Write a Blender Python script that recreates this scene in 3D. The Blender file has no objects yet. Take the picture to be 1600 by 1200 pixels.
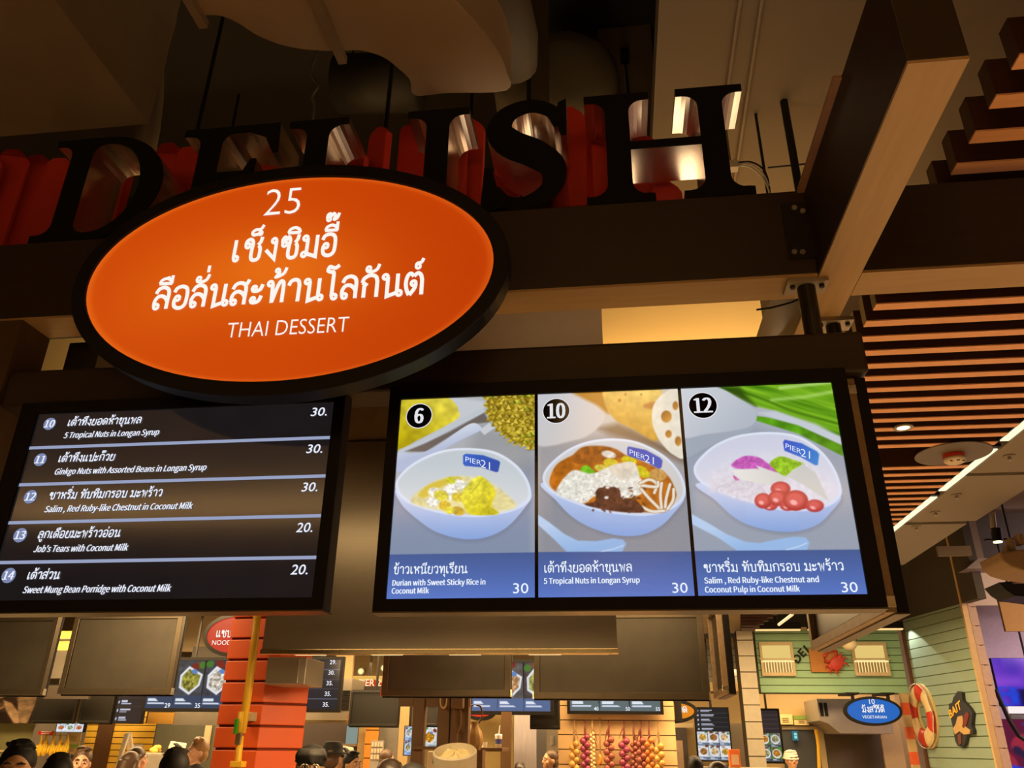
import bpy, bmesh, math, random
import numpy as np
from mathutils import Vector, Matrix

random.seed(7)
SC = bpy.context.scene
COL = SC.collection

# ------------------------------------------------------------------ camera
F_PX, YAW, PITCH, ROLL, EYE = 1239.03, -0.13005, 0.428806, 0.01215, 1.70
_cy, _sy, _cp, _sp = math.cos(YAW), math.sin(YAW), math.cos(PITCH), math.sin(PITCH)
FWD = np.array([_sy * _cp, _cy * _cp, _sp])
_r = np.array([_cy, -_sy, 0.0])
_u = np.cross(_r, FWD)
RGT = math.cos(ROLL) * _r + math.sin(ROLL) * _u
UPV = -math.sin(ROLL) * _r + math.cos(ROLL) * _u
CAM = np.array([0, 0, EYE])
cd = bpy.data.cameras.new('camera')
cam = bpy.data.objects.new('camera', cd)
COL.objects.link(cam)
cd.sensor_fit = 'HORIZONTAL'
cd.sensor_width = 36
cd.lens = F_PX * 36 / 1600
cd.clip_end = 200
cam.matrix_world = Matrix(((RGT[0], UPV[0], -FWD[0], 0), (RGT[1], UPV[1], -FWD[1], 0), (RGT[2], UPV[2], -FWD[2], EYE), (0, 0, 0, 1)))
SC.camera = cam

# ------------------------------------------------------------------ exposure, world
SC.view_settings.view_transform = 'Standard'
SC.view_settings.look = 'None'
SC.view_settings.gamma = 1
SC.view_settings.exposure = 0
SC.view_settings.use_curve_mapping = False
w = bpy.data.worlds.new('world')
SC.world = w
w.use_nodes = True
w.node_tree.nodes['Background'].inputs[0].default_value = (1, .62, .3, 1)
w.node_tree.nodes['Background'].inputs[1].default_value = 0.012

# ------------------------------------------------------------------ lights of the hall (several are added fills with no lamp behind them)
WARM = (1.0, .67, .32)
WARMW = (1.0, .80, .52)


def area(name, loc, size, power, color=WARM, rot=(0, 0, 0), sizey=None, spread=180):
    l = bpy.data.lights.new(name, 'AREA')
    l.energy = power
    l.color = color
    l.size = size
    if sizey:
        l.shape = 'RECTANGLE'
        l.size_y = sizey
    l.spread = math.radians(spread)
    o = bpy.data.objects.new(name, l)
    o.location = loc
    o.rotation_euler = rot
    COL.objects.link(o)
    return o


def spot(name, loc, power, angle=70, color=WARM, rot=(0, 0, 0), blend=.6, r=.05):
    l = bpy.data.lights.new(name, 'SPOT')
    l.energy = power
    l.color = color
    l.spot_size = math.radians(angle)
    l.spot_blend = blend
    l.shadow_soft_size = r
    o = bpy.data.objects.new(name, l)
    o.location = loc
    o.rotation_euler = rot
    COL.objects.link(o)
    return o


# downlights over the aisle in front of the stall: they light the floor, the floor lights the undersides
for lx, ly, pw in ((1.9, 1.2, 360), (3.0, 3.5, 480), (2.8, 6.0, 520), (-2.0, -1.5, 60), (1.5, -2.0, 120), (-5.0, -1.0, 15)):
    spot('aisle_downlight_lamp', (lx, ly, 3.95), pw, 95)
# fill added on the ceiling behind the viewer, for its reflection in the screens
area('aisle_ceiling_fill', (-4.5, -3.2, 3.5), 7.0, 150, WARM, (math.pi, 0, 0), .5)
area('aisle_ceiling_fill', (4.0, -3.2, 3.5), 7.0, 140, WARM, (math.pi, 0, 0), .5)
# lamps of the stalls behind
for lx, ly, sx, sy2, pw in ((-7.0, 10.6, 4, 1.2, 400), (-2.5, 10.6, 5, 1.2, 400), (1.6, 11.0, 3, 1.0, 190), (2.7, 11.4, 1.8, .8, 60)):
    area('stall_lamp', (lx, ly, 3.4), sx, pw, WARM, sizey=sy2)
area('kitchen_lamp', (3.0, 14.3, 2.9), 2.4, 70, WARM, sizey=.6)
area('kitchen_lamp', (-4.0, 13.2, 2.9), 6.0, 130, WARM, sizey=.6)
# cooking lamp under the dessert stall's steel hood, followed by added fills
area('hood_lamp', (-1.0, 5.0, 2.3), 1.7, 80, WARM, sizey=.3)
area('hood_front_fill', (-1.0, 3.75, 3.0), 2.2, 4, WARM, (math.radians(25), 0, 0), .15)  # added fill that brightens the hood face
area('counter_fill', (-4.6, 5.3, 3.2), 2.4, 75, WARM, (math.radians(52), 0, 0), .5, 115)  # added fill for the backs of the left rear screens
area('counter_fill', (-.4, 6.2, 3.0), 2.4, 34, WARM, (math.radians(45), 0, 0), .4)  # added fill for the backs of the right rear screens
area('counter_fill', (-.9, 3.35, 2.14), 1.9, 14, WARM, (math.radians(8), 0, 0), .1)  # added fill that brightens the chef hat
area('corner_fill', (6.0, 9.7, 3.85), 1.2, 60, WARM, (math.radians(20), 0, 0), 1.0)  # added fill for the column and trim at the right corner
# lilac fill added for the pink column and arcade wall at the far right
area('arcade_fill', (8.6, 10.4, 3.9), 2.0, 200, (1, .74, .80), (math.radians(20), math.radians(15), 0), 1.5)
area('arcade_fill', (10.0, 13.6, 4.6), 3.0, 260, (1, .74, .82), (math.radians(55), 0, 0), 1.0)
# cove lamps that wash the cream bulkhead behind the stall
area('cove_lamp', (.75, 5.75, 4.25), 2.3, 30, (1, .60, .20), (math.radians(150), 0, 0), .1)
area('cove_lamp', (-3.9, 5.75, 4.25), .8, 16, (1, .66, .25), (math.radians(150), 0, 0), .1)
area('letter_fill', (.1, 3.95, 3.72), 1.7, 9, WARMW, (math.radians(-165), 0, 0), .5)  # fill added to be mirrored in the polished sides of the big letters
# uplight on the brown slab above the stalls
area('slab_uplight', (1.6, 5.2, 4.4), 1.6, 7, WARM, (math.pi, 0, 0), .5)

# ------------------------------------------------------------------ pixel -> point on a plane of the hall
def ray(x, y):
    return RGT * (x - 800) / F_PX - UPV * (y - 600) / F_PX + FWD


def PY(x, y, Y):
    d = ray(x, y)
    return CAM + d * Y / d[1]


def PX(x, y, X):
    d = ray(x, y)
    return CAM + d * X / d[0]


def PZ(x, y, Z):
    d = ray(x, y)
    return CAM + d * (Z - EYE) / d[2]


def to_px(p):
    d = np.asarray(p) - CAM
    k = d @ FWD
    return 800 + F_PX * (d @ RGT) / k, 600 - F_PX * (d @ UPV) / k


# ------------------------------------------------------------------ materials
def srgb(c):
    c = np.asarray(c, float) / 255
    return np.where(c <= .04045, c / 12.92, ((c + .055) / 1.055) ** 2.4)


MATS = {}


def mat(name, col, rough=.6, metal=0., emit=0., noise=.12, nscale=18., stretch=(1, 1, 1), bump=0., col2=None, spec=.5, coat=0.):
    """principled material whose colour is broken up by procedural noise; col is linear rgb"""
    if name in MATS:
        return MATS[name]
    m = bpy.data.materials.new(name)
    m.use_nodes = True
    nt = m.node_tree
    b = nt.nodes['Principled BSDF']
    b.inputs['Roughness'].default_value = rough
    b.inputs['Metallic'].default_value = metal
    b.inputs['Specular IOR Level'].default_value = spec
    if coat:
        b.inputs['Coat Weight'].default_value = coat
        b.inputs['Coat Roughness'].default_value = .08
    tc = nt.nodes.new('ShaderNodeTexCoord')
    mp = nt.nodes.new('ShaderNodeMapping')
    mp.inputs['Scale'].default_value = stretch
    nz = nt.nodes.new('ShaderNodeTexNoise')
    nz.inputs['Scale'].default_value = nscale
    nz.inputs['Detail'].default_value = 4
    nt.links.new(tc.outputs['Object'], mp.inputs['Vector'])
    nt.links.new(mp.outputs[0], nz.inputs['Vector'])
    mx = nt.nodes.new('ShaderNodeMix')
    mx.data_type = 'RGBA'
    c = np.array(col[:3], float)
    c2 = np.array(col2[:3], float) if col2 is not None else c * (1 - noise)
    c1 = c * (1 + noise) if col2 is None else c
    mx.inputs['A'].default_value = (*np.clip(c1, 0, 1), 1)
    mx.inputs['B'].default_value = (*c2, 1)
    nt.links.new(nz.outputs['Fac'], mx.inputs['Factor'])
    nt.links.new(mx.outputs['Result'], b.inputs['Base Color'])
    if emit:
        nt.links.new(mx.outputs['Result'], b.inputs['Emission Color'])
        b.inputs['Emission Strength'].default_value = emit
    if bump:
        bp = nt.nodes.new('ShaderNodeBump')
        bp.inputs['Strength'].default_value = bump
        bp.inputs['Distance'].default_value = .01
        nt.links.new(nz.outputs['Fac'], bp.inputs['Height'])
        nt.links.new(bp.outputs[0], b.inputs['Normal'])
    MATS[name] = m
    return m


def wood(name, c1, c2, rough=.5, axis='X', scale=3.0):
    s = {'X': (1, 14, 14), 'Y': (14, 1, 14), 'Z': (14, 14, 1)}[axis]
    return mat(name, c1, rough, nscale=scale, stretch=s, col2=c2, bump=.08)


def glow(name, rgb255, strength=1., sample=False):
    """something that gives off light: lamp diffuser, lit lettering"""
    if name in MATS:
        return MATS[name]
    m = bpy.data.materials.new(name)
    m.use_nodes = True
    nt = m.node_tree
    b = nt.nodes['Principled BSDF']
    b.inputs['Base Color'].default_value = (.01, .01, .01, 1)
    b.inputs['Roughness'].default_value = .6
    b.inputs['Specular IOR Level'].default_value = .15
    b.inputs['Emission Color'].default_value = (*srgb(rgb255), 1)
    b.inputs['Emission Strength'].default_value = strength
    m.cycles.emission_sampling = 'AUTO' if sample else 'NONE'
    MATS[name] = m
    return m


def picture_mat(name, rough=.1, spec=.5, strength=1.0, lit=True):
    if name in MATS:
        return MATS[name]
    m = bpy.data.materials.new(name)
    m.use_nodes = True
    nt = m.node_tree
    b = nt.nodes['Principled BSDF']
    b.inputs['Base Color'].default_value = (.004, .004, .004, 1)
    b.inputs['Roughness'].default_value = rough
    b.inputs['Specular IOR Level'].default_value = spec
    a = nt.nodes.new('ShaderNodeAttribute')
    a.attribute_name = 'picture'
    if lit:
        nt.links.new(a.outputs['Color'], b.inputs['Emission Color'])
        b.inputs['Emission Strength'].default_value = strength
        m.cycles.emission_sampling = 'NONE'
    else:
        nt.links.new(a.outputs['Color'], b.inputs['Base Color'])
    MATS[name] = m
    return m


M_DARKWOOD = wood('dark_stained_timber', (.040, .021, .010), (.018, .009, .004), .55)
M_DARKWOODY = wood('dark_stained_timber_y', (.040, .021, .010), (.018, .009, .004), .55, 'Y')
M_PALEWOOD = wood('pale_timber_soffit', (.52, .36, .17), (.40, .26, .115), .5)
M_PALEWOODY = wood('pale_timber_soffit_y', (.52, .36, .17), (.40, .26, .115), .5, 'Y')
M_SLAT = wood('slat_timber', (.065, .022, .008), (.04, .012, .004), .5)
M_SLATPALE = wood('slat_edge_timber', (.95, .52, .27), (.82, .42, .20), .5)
M_BLACK = mat('black_plastic', (.008, .007, .006), .5, spec=.25)
M_BLACKMETAL = mat('black_painted_steel', (.018, .015, .013), .42, .3)
M_BEZEL = mat('black_bezel', (.005, .004, .004), .5, spec=.18)
M_STEEL = mat('brushed_steel', (.50, .44, .35), .36, .85, noise=.10, nscale=6, stretch=(1, 1, 60), bump=.04)
M_STEELD = mat('dull_steel', (.40, .36, .30), .45, .6, noise=.12, nscale=8)
M_BACKSHEET = mat('brown_back_sheet', (.06, .05, .035), .42, .5, noise=.25, nscale=5, bump=.12)
M_FRAME = mat('bronze_frame', (.085, .066, .042), .36, .7, noise=.15)
M_CONC = mat('brown_painted_concrete', (.20, .155, .105), .9, noise=.12, nscale=3, bump=.1)
M_CONCD = mat('dark_painted_concrete', (.06, .05, .036), .9, noise=.15, nscale=3)
M_CREAM = mat('cream_plaster', (.62, .50, .31), .8, noise=.04, nscale=3)
M_WHITEC = mat('white_ceiling_board', (.25, .225, .18), .85, noise=.04, nscale=2)


# ------------------------------------------------------------------ mesh helper
ORG = {}


class MB:
    def __init__(self):
        self.v = []
        self.f = []
        self.mi = []
        self.cur = 0

    def add(self, vs, fs):
        n = len(self.v)
        self.v += [tuple(map(float, p)) for p in vs]
        self.f += [tuple(i + n for i in f) for f in fs]
        self.mi += [self.cur] * len(fs)
        return self

    def box(self, x0, x1, y0, y1, z0, z1):
        x0, x1 = min(x0, x1), max(x0, x1)
        y0, y1 = min(y0, y1), max(y0, y1)
        z0, z1 = min(z0, z1), max(z0, z1)
        return self.add([(x0, y0, z0), (x1, y0, z0), (x1, y1, z0), (x0, y1, z0), (x0, y0, z1), (x1, y0, z1), (x1, y1, z1), (x0, y1, z1)],
                        [(0, 3, 2, 1), (4, 5, 6, 7), (0, 1, 5, 4), (1, 2, 6, 5), (2, 3, 7, 6), (3, 0, 4, 7)])

    def prism_y(self, poly, y0, y1):
        """poly: (x, z) outline, counter-clockwise seen from -y; extruded from y0 to y1"""
        a = sum(p[0] * q[1] - q[0] * p[1] for p, q in zip(poly, poly[1:] + poly[:1]))
        if a < 0:
            poly = poly[::-1]
        n = len(poly)
        vs = [(x, y0, z) for x, z in poly] + [(x, y1, z) for x, z in poly]
        fs = [tuple(range(n)), tuple(range(2 * n - 1, n - 1, -1))]
        fs += [(i, n + i, n + (i + 1) % n, (i + 1) % n) for i in range(n)]
        return self.add(vs, fs)

    def prism_z(self, poly, z0, z1):
        a = sum(p[0] * q[1] - q[0] * p[1] for p, q in zip(poly, poly[1:] + poly[:1]))
        if a < 0:
            poly = poly[::-1]
        n = len(poly)
        vs = [(x, y, z0) for x, y in poly] + [(x, y, z1) for x, y in poly]
        fs = [tuple(range(n - 1, -1, -1)), tuple(range(n, 2 * n))]
        fs += [(i, (i + 1) % n, n + (i + 1) % n, n + i) for i in range(n)]
        return self.add(vs, fs)

    def ring_y(self, outer, inner, y0, y1):
        """band between two outlines with the same number of points, extruded along y"""
        n = len(outer)
        vs = [(x, y0, z) for x, z in outer] + [(x, y0, z) for x, z in inner] + [(x, y1, z) for x, z in outer] + [(x, y1, z) for x, z in inner]
        fs = []
        for i in range(n):
            j = (i + 1) % n
            fs += [(i, j, n + j, n + i), (2 * n + i, 3 * n + i, 3 * n + j, 2 * n + j), (i, 2 * n + i, 2 * n + j, j), (n + i, n + j, 3 * n + j, 3 * n + i)]
        return self.add(vs, fs)

    def tube(self, pts, r, n=10, cap=True):
        pts = [Vector(p) for p in pts]
        rs = r if isinstance(r, (list, tuple)) else [r] * len(pts)
        vs, fs = [], []
        ref = None
        for i, p in enumerate(pts):
            t = (pts[min(i + 1, len(pts) - 1)] - pts[max(i - 1, 0)]).normalized()
            if ref is None:
                ref = Vector((0, 0, 1)) if abs(t.z) < .9 else Vector((1, 0, 0))
            a = t.cross(ref).normalized()
            b = t.cross(a).normalized()
            ref = -b if False else ref
            for k in range(n):
                th = 2 * math.pi * k / n
                vs.append(p + (a * math.cos(th) + b * math.sin(th)) * rs[i])
        for i in range(len(pts) - 1):
            for k in range(n):
                fs.append((i * n + k, i * n + (k + 1) % n, (i + 1) * n + (k + 1) % n, (i + 1) * n + k))
        if cap:
            fs.append(tuple(range(n - 1, -1, -1)))
            fs.append(tuple(range((len(pts) - 1) * n, len(pts) * n)))
        return self.add(vs, fs)

    def ell(self, c, r, nu=16, nv=10, z0=-1, z1=1):
        """ellipsoid (optionally only the band z0..z1 of its height)"""
        vs, fs = [], []
        t0, t1 = math.acos(max(-1, min(1, z1))), math.acos(max(-1, min(1, z0)))
        for i in range(nv + 1):
            t = t0 + (t1 - t0) * i / nv
            for k in range(nu):
                p = 2 * math.pi * k / nu
                vs.append((c[0] + r[0] * math.sin(t) * math.cos(p), c[1] + r[1] * math.sin(t) * math.sin(p), c[2] + r[2] * math.cos(t)))
        for i in range(nv):
            for k in range(nu):
                fs.append((i * nu + k, (i + 1) * nu + k, (i + 1) * nu + (k + 1) % nu, i * nu + (k + 1) % nu))
        return self.add(vs, fs)

    def lathe(self, c, prof, n=20, axis='Z', cap=True):
        vs, fs = [], []
        for r, h in prof:
            for k in range(n):
                t = 2 * math.pi * k / n
                a, b = r * math.cos(t), r * math.sin(t)
                vs.append({'Z': (c[0] + a, c[1] + b, c[2] + h), 'Y': (c[0] + a, c[1] + h, c[2] + b), 'X': (c[0] + h, c[1] + a, c[2] + b)}[axis])
        for i in range(len(prof) - 1):
            for k in range(n):
                fs.append((i * n + k, i * n + (k + 1) % n, (i + 1) * n + (k + 1) % n, (i + 1) * n + k))
        if cap:
            fs.append(tuple(range(n)))
            fs.append(tuple(range((len(prof) - 1) * n, len(prof) * n)))
        return self.add(vs, fs)

    def build(self, name, m, parent=None, org=None, xf=None, smooth=False, bevel=0., seg=2):
        vs = self.v
        if xf is not None:
            vs = [tuple(xf @ Vector(p)) for p in vs]
        o0 = Vector((0, 0, 0))
        if parent is not None:
            o0 = ORG[parent.name]
        elif org == 'base' or org is None:
            a = np.array(vs)
            lo, hi = a.min(0), a.max(0)
            o0 = Vector(((lo[0] + hi[0]) / 2, (lo[1] + hi[1]) / 2, lo[2]))
        else:
            o0 = Vector(org)
        me = bpy.data.meshes.new(name)
        me.from_pydata([(p[0] - o0.x, p[1] - o0.y, p[2] - o0.z) for p in vs], [], self.f)
        ms = m if isinstance(m, (list, tuple)) else [m]
        for q in ms:
            me.materials.append(q)
        if len(ms) > 1:
            me.polygons.foreach_set('material_index', self.mi)
        bm = bmesh.new()
        bm.from_mesh(me)
        bmesh.ops.recalc_face_normals(bm, faces=bm.faces)
        bm.to_mesh(me)
        bm.free()
        if smooth:
            me.polygons.foreach_set('use_smooth', [True] * len(me.polygons))
        me.update()
        o = bpy.data.objects.new(name, me)
        COL.objects.link(o)
        if parent is not None:
            o.parent = parent
        else:
            o.location = o0
        ORG[o.name] = o0
        if bevel:
            md = o.modifiers.new('bevel', 'BEVEL')
            md.width = bevel
            md.segments = seg
            md.limit_method = 'ANGLE'
        return o


def tag(o, label=None, cat=None, group=None, kind=None):
    if label:
        o['label'] = label
    if cat:
        o['category'] = cat
    if group:
        o['group'] = group
    if kind:
        o['kind'] = kind
    return o


def thing(name, label, cat, loc, group=None):
    o = bpy.data.objects.new(name, None)
    o.empty_display_size = .1
    o.location = Vector([float(c) for c in loc])
    COL.objects.link(o)
    ORG[o.name] = Vector([float(c) for c in loc])
    return tag(o, label, cat, group)


def struct(name, mb, m, label=None, **k):
    o = mb.build(name, m, **k)
    return tag(o, label, None, None, 'structure')


def hang(t, X, Y, z0):
    """drop rod from the top of a screen or sign to the slab above"""
    MB().tube([(X, Y, z0 - .01), (X, Y, 5.752 if X > CE and Y < 17 else 9.602)], .018, 8).build('drop_rod', M_BLACKMETAL, t)


def px_rect(x0, y0, x1, y1, Y):
    """the hall-aligned rectangle on the plane at depth Y whose middle lines pass through the pixel box's edges"""
    xm, ym = (x0 + x1) / 2, (y0 + y1) / 2
    return PY(x0, ym, Y)[0], PY(x1, ym, Y)[0], PY(xm, y1, Y)[2], PY(xm, y0, Y)[2]


def px_box(mb, x0, y0, x1, y1, Y, d=.05):
    X0, X1, Z0, Z1 = px_rect(x0, y0, x1, y1, Y)
    return mb.box(X0, X1, Y, Y + d, Z0, Z1)


# ------------------------------------------------------------------ curves for outlines
def spline(pts, closed=False, n=8):
    P = [np.array(p, float) for p in pts]
    out = []
    m = len(P)
    rng = range(m) if closed else range(m - 1)
    for i in rng:
        p1, p2 = P[i], P[(i + 1) % m]
        p0 = P[i - 1] if (closed or i > 0) else 2 * p1 - p2
        p3 = P[(i + 2) % m] if (closed or i + 2 < m) else 2 * p2 - p1
        for k in range(n):
            t = k / n
            out.append(.5 * ((2 * p1) + (p2 - p0) * t + (2 * p0 - 5 * p1 + 4 * p2 - p3) * t * t + (3 * p1 - p0 - 3 * p2 + p3) * t ** 3))
    if not closed:
        out.append(P[-1])
    return [tuple(p) for p in out]


def ribbon(pts, wd):
    """outline quads of a stroke of width wd (or list of widths) along 2-d points: returns verts2d, faces"""
    P = [np.array(p, float) for p in pts]
    Q = [P[0]]
    for p in P[1:]:
        if np.linalg.norm(p - Q[-1]) > 1e-6:
            Q.append(p)
    P = Q
    n = len(P)
    L, R_ = [], []
    for i in range(n):
        a = P[i] - P[i - 1] if i > 0 else P[1] - P[0]
        b = P[i + 1] - P[i] if i < n - 1 else P[i] - P[i - 1]
        a = a / np.linalg.norm(a)
        b = b / np.linalg.norm(b)
        t = a + b
        if np.linalg.norm(t) < .2:
            t = a
        t = t / np.linalg.norm(t)
        nn = np.array([-t[1], t[0]])
        k = max(.45, abs(float(np.dot(nn, [-a[1], a[0]]))))
        ww = wd[i] if isinstance(wd, (list, tuple)) else wd
        L.append(P[i] + nn * ww / 2 / k)
        R_.append(P[i] - nn * ww / 2 / k)
    return L, R_


# ------------------------------------------------------------------ looped Thai letters drawn as strokes
def _S(*p):
    return ('S', p)


def _P(*p):
    return ('P', p)


def _C(x, y, r=.105):
    return ('C', (x, y, r))


_I = [_S((.05, 1.18), (.12, 1.34), (.33, 1.42), (.54, 1.34), (.62, 1.18)), _P((.03, 1.18), (.64, 1.18))]
TH = {
    'อ': (.74, [_S((.06, .74), (.14, .92), (.36, 1.0), (.58, .92), (.66, .7), (.66, .28), (.58, .08), (.38, 0), (.18, .08), (.11, .26), (.13, .45)), _C(.24, .46)]),
    'ล': (.72, [_S((.04, .72), (.15, .93), (.36, 1), (.56, .92), (.64, .72), (.64, .3)), _P((.64, .4), (.64, 0)), _S((.05, .14), (.05, .38), (.16, .56), (.34, .6), (.52, .5), (.64, .34)), _C(.16, .12)]),
    'ส': (.76, [_S((.04, .72), (.15, .93), (.36, 1), (.56, .92), (.64, .72), (.64, .3)), _P((.64, .4), (.64, 0)), _S((.05, .14), (.05, .38), (.16, .56), (.34, .6), (.52, .5), (.64, .34)), _C(.16, .12), _P((.52, .9), (.66, .96), (.74, 1.14))]),
    'น': (.88, [_P((.25, .88), (.25, 0), (.66, .14)), _P((.68, 1), (.68, .14)), _C(.14, .88), _C(.78, .12)]),
    'ม': (.78, [_P((.25, .88), (.25, .14)), _P((.22, .16), (.70, .0), (.70, 1)), _C(.14, .88), _C(.14, .12)]),
    'ง': (.60, [_P((.52, .86), (.52, .0), (.06, .44)), _C(.41, .86)]),
    'ช': (.92, [_S((.1, .74), (.13, .9), (.26, .99), (.4, .92), (.44, .76), (.42, .5), (.42, .2), (.48, .04), (.62, 0), (.76, .05), (.82, .2), (.82, .52), (.74, .68)), _P((.70, .70), (.81, .86), (.85, 1.08)), _C(.2, .7)]),
    'ซ': (.92, [_S((.1, .72), (.1, .88), (.19, .99), (.28, .88), (.37, .99), (.45, .84), (.42, .5), (.42, .2), (.48, .04), (.62, 0), (.76, .05), (.82, .2), (.82, .52), (.74, .68)), _P((.70, .70), (.81, .86), (.85, 1.08)), _C(.2, .66)]),
    'ท': (.82, [_P((.25, .88), (.30, 0)), _S((.31, .06), (.48, .72), (.6, .96), (.72, .92), (.75, .74)), _P((.75, .8), (.76, 0)), _C(.14, .88)]),
    'า': (.60, [_S((.04, .74), (.12, .93), (.3, 1), (.46, .93), (.52, .72)), _P((.52, .78), (.52, 0))]),
    'ะ': (.58, [_S((.04, .74), (.1, .6), (.26, .58), (.42, .66), (.5, .88)), _C(.14, .72, .09), _S((.04, .22), (.1, .08), (.26, .06), (.42, .14), (.5, .36)), _C(.14, .2, .09)]),
    'เ': (.40, [_P((.12, 1), (.12, .14)), _C(.23, .12)]),
    'แ': (.84, [_P((.12, 1), (.12, .14)), _C(.23, .12), _P((.56, 1), (.56, .14)), _C(.67, .12)]),
    'โ': (.56, [_P((.28, .14), (.28, 1.12)), _C(.39, .12), _S((.28, 1.1), (.25, 1.24), (.1, 1.27), (.0, 1.34), (.06, 1.5), (.2, 1.46), (.34, 1.44), (.5, 1.56))]),
    'ก': (.80, [_P((.16, 0), (.16, .5), (.22, .58), (.07, .68)), _S((.06, .67), (.14, .87), (.4, 1), (.64, .92), (.72, .7)), _P((.72, .74), (.72, 0))]),
    'ต': (.82, [_S((.48, .5), (.42, .28), (.22, .0)), _S((.2, .0), (.09, .25), (.04, .55), (.1, .85), (.23, .97), (.38, .84)), _S((.38, .84), (.54, .97), (.68, .88), (.74, .66)), _P((.74, .7), (.74, 0)), _C(.38, .52)]),
    'ด': (.80, [_S((.48, .5), (.42, .28), (.22, .0)), _S((.2, .0), (.09, .25), (.04, .55), (.12, .86), (.38, 1), (.64, .88), (.72, .64)), _P((.72, .7), (.72, 0)), _C(.38, .52)]),
    'ย': (.76, [_S((.1, .86), (.12, .66), (.26, .56)), _S((.26, .56), (.12, .46), (.1, .2), (.2, .04), (.4, 0), (.6, .04), (.68, .2)), _P((.68, .2), (.68, 1)), _C(.21, .88)]),
    'ห': (.80, [_P((.25, .88), (.25, 0)), _S((.25, .42), (.45, .62), (.58, .76)), _C(.66, .86), _S((.40, .58), (.58, .48), (.68, .25), (.70, 0)), _C(.14, .88)]),
    'ข': (.76, [_S((.1, .8), (.14, .95), (.27, .99), (.37, .88), (.30, .66), (.24, .45), (.24, .2), (.32, .04), (.48, 0), (.62, .05), (.68, .2)), _P((.68, .2), (.68, 1)), _C(.2, .78)]),
    'พ': (.86, [_P((.25, .88), (.30, 0), (.49, .78), (.66, 0), (.76, 1)), _C(.14, .88)]),
    'ว': (.64, [_S((.05, .74), (.15, .93), (.33, 1), (.5, .93), (.56, .72), (.56, .12)), _C(.45, .12)]),
    'ร': (.58, [_P((.46, .14), (.46, .55)), _S((.46, .5), (.4, .66), (.22, .71), (.06, .78), (.1, .95), (.3, .93), (.54, 1.0)), _C(.35, .12)]),
    'บ': (.78, [_P((.25, .88), (.25, .02), (.7, .02), (.7, 1)), _C(.14, .88)]),
    'ป': (.78, [_P((.25, .88), (.25, .02), (.7, .02), (.7, 1.42)), _C(.14, .88)]),
    'ิ': (.64, _I), 'ี': (.64, _I + [_P((.60, 1.16), (.60, 1.58))]), 'ึ': (.64, _I + [_C(.60, 1.42, .07)]),
    'ื': (.64, _I + [_P((.60, 1.16), (.60, 1.56)), _P((.42, 1.36), (.42, 1.52))]),
    'ั': (.62, [_S((.03, 1.32), (.1, 1.18), (.3, 1.16), (.5, 1.26), (.6, 1.5)), _C(.13, 1.31, .09)]),
    '็': (.62, [_S((.1, 1.17), (.04, 1.32), (.18, 1.44), (.42, 1.46), (.55, 1.66)), _S((.08, 1.18), (.3, 1.22), (.48, 1.2)), _C(.44, 1.27, .075)]),
    '่': (.14, [_P((.07, 1.2), (.07, 1.52))]),
    '้': (.56, [_S((.22, 1.48), (.22, 1.34), (.1, 1.18), (.3, 1.24), (.46, 1.36), (.54, 1.6)), _C(.14, 1.48, .08)]),
    '๊': (.62, [_S((.04, 1.36), (.06, 1.52), (.16, 1.58), (.24, 1.48), (.33, 1.58), (.42, 1.48), (.38, 1.3), (.52, 1.36), (.6, 1.6)), _C(.13, 1.32, .085)]),
    '์': (.44, [_S((.07, 1.32), (.14, 1.42), (.3, 1.46), (.4, 1.64)), _C(.17, 1.28, .095)]),
    'ุ': (.26, [_P((.2, -.2), (.2, -.5)), _C(.12, -.22, .075)]),
    'ู': (.46, [_S((.18, -.2), (.18, -.42), (.28, -.5), (.4, -.42)), _P((.4, -.44), (.4, -.14)), _C(.1, -.22, .075)]),
}
ABOVE = 'ิีึืั็'
TONE = '่้๊์'
BELOW = 'ุู'


def thai_width(s):
    x = 0
    for ch in s:
        if ch == ' ':
            x += .45
        elif ch in ABOVE + TONE + BELOW:
            pass
        else:
            x += TH[ch][0] + .13
    return x - .13


def thai_strokes(s, sw=.145):
    """list of (left outline, right outline) ribbons of the word, height of a consonant = 1"""
    out = []
    x = 0
    last = (0, .7)
    has_up = False
    for ch in s:
        if ch == ' ':
            x += .45
            continue
        adv, st = TH[ch]
        dy, k = 0., 1.
        if ch in ABOVE + TONE + BELOW:
            ox = last[0] + last[1] - adv - .02
            if ch in BELOW:
                ox = last[0] + last[1] - adv + .04
            if ch in TONE:
                if ch == '่':
                    ox -= .04
                if has_up:
                    dy = .40
            if ch in ABOVE:
                has_up = True
        else:
            ox = x
            last = (x, adv)
            has_up = False
            x += adv + .13
        for kind, p in st:
            thin = sw * (.86 if ch in ABOVE + TONE + BELOW else 1)
            if kind == 'C':
                pts = [(p[0] + p[2] * math.cos(t), p[1] + p[2] * math.sin(t)) for t in np.linspace(0, 2 * math.pi, 17)]
                thin *= .82
            elif kind == 'S':
                pts = spline(p, n=6)
            else:
                pts = p
            out.append(ribbon([(a + ox, b + dy) for a, b in pts], thin))
    return out


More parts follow.
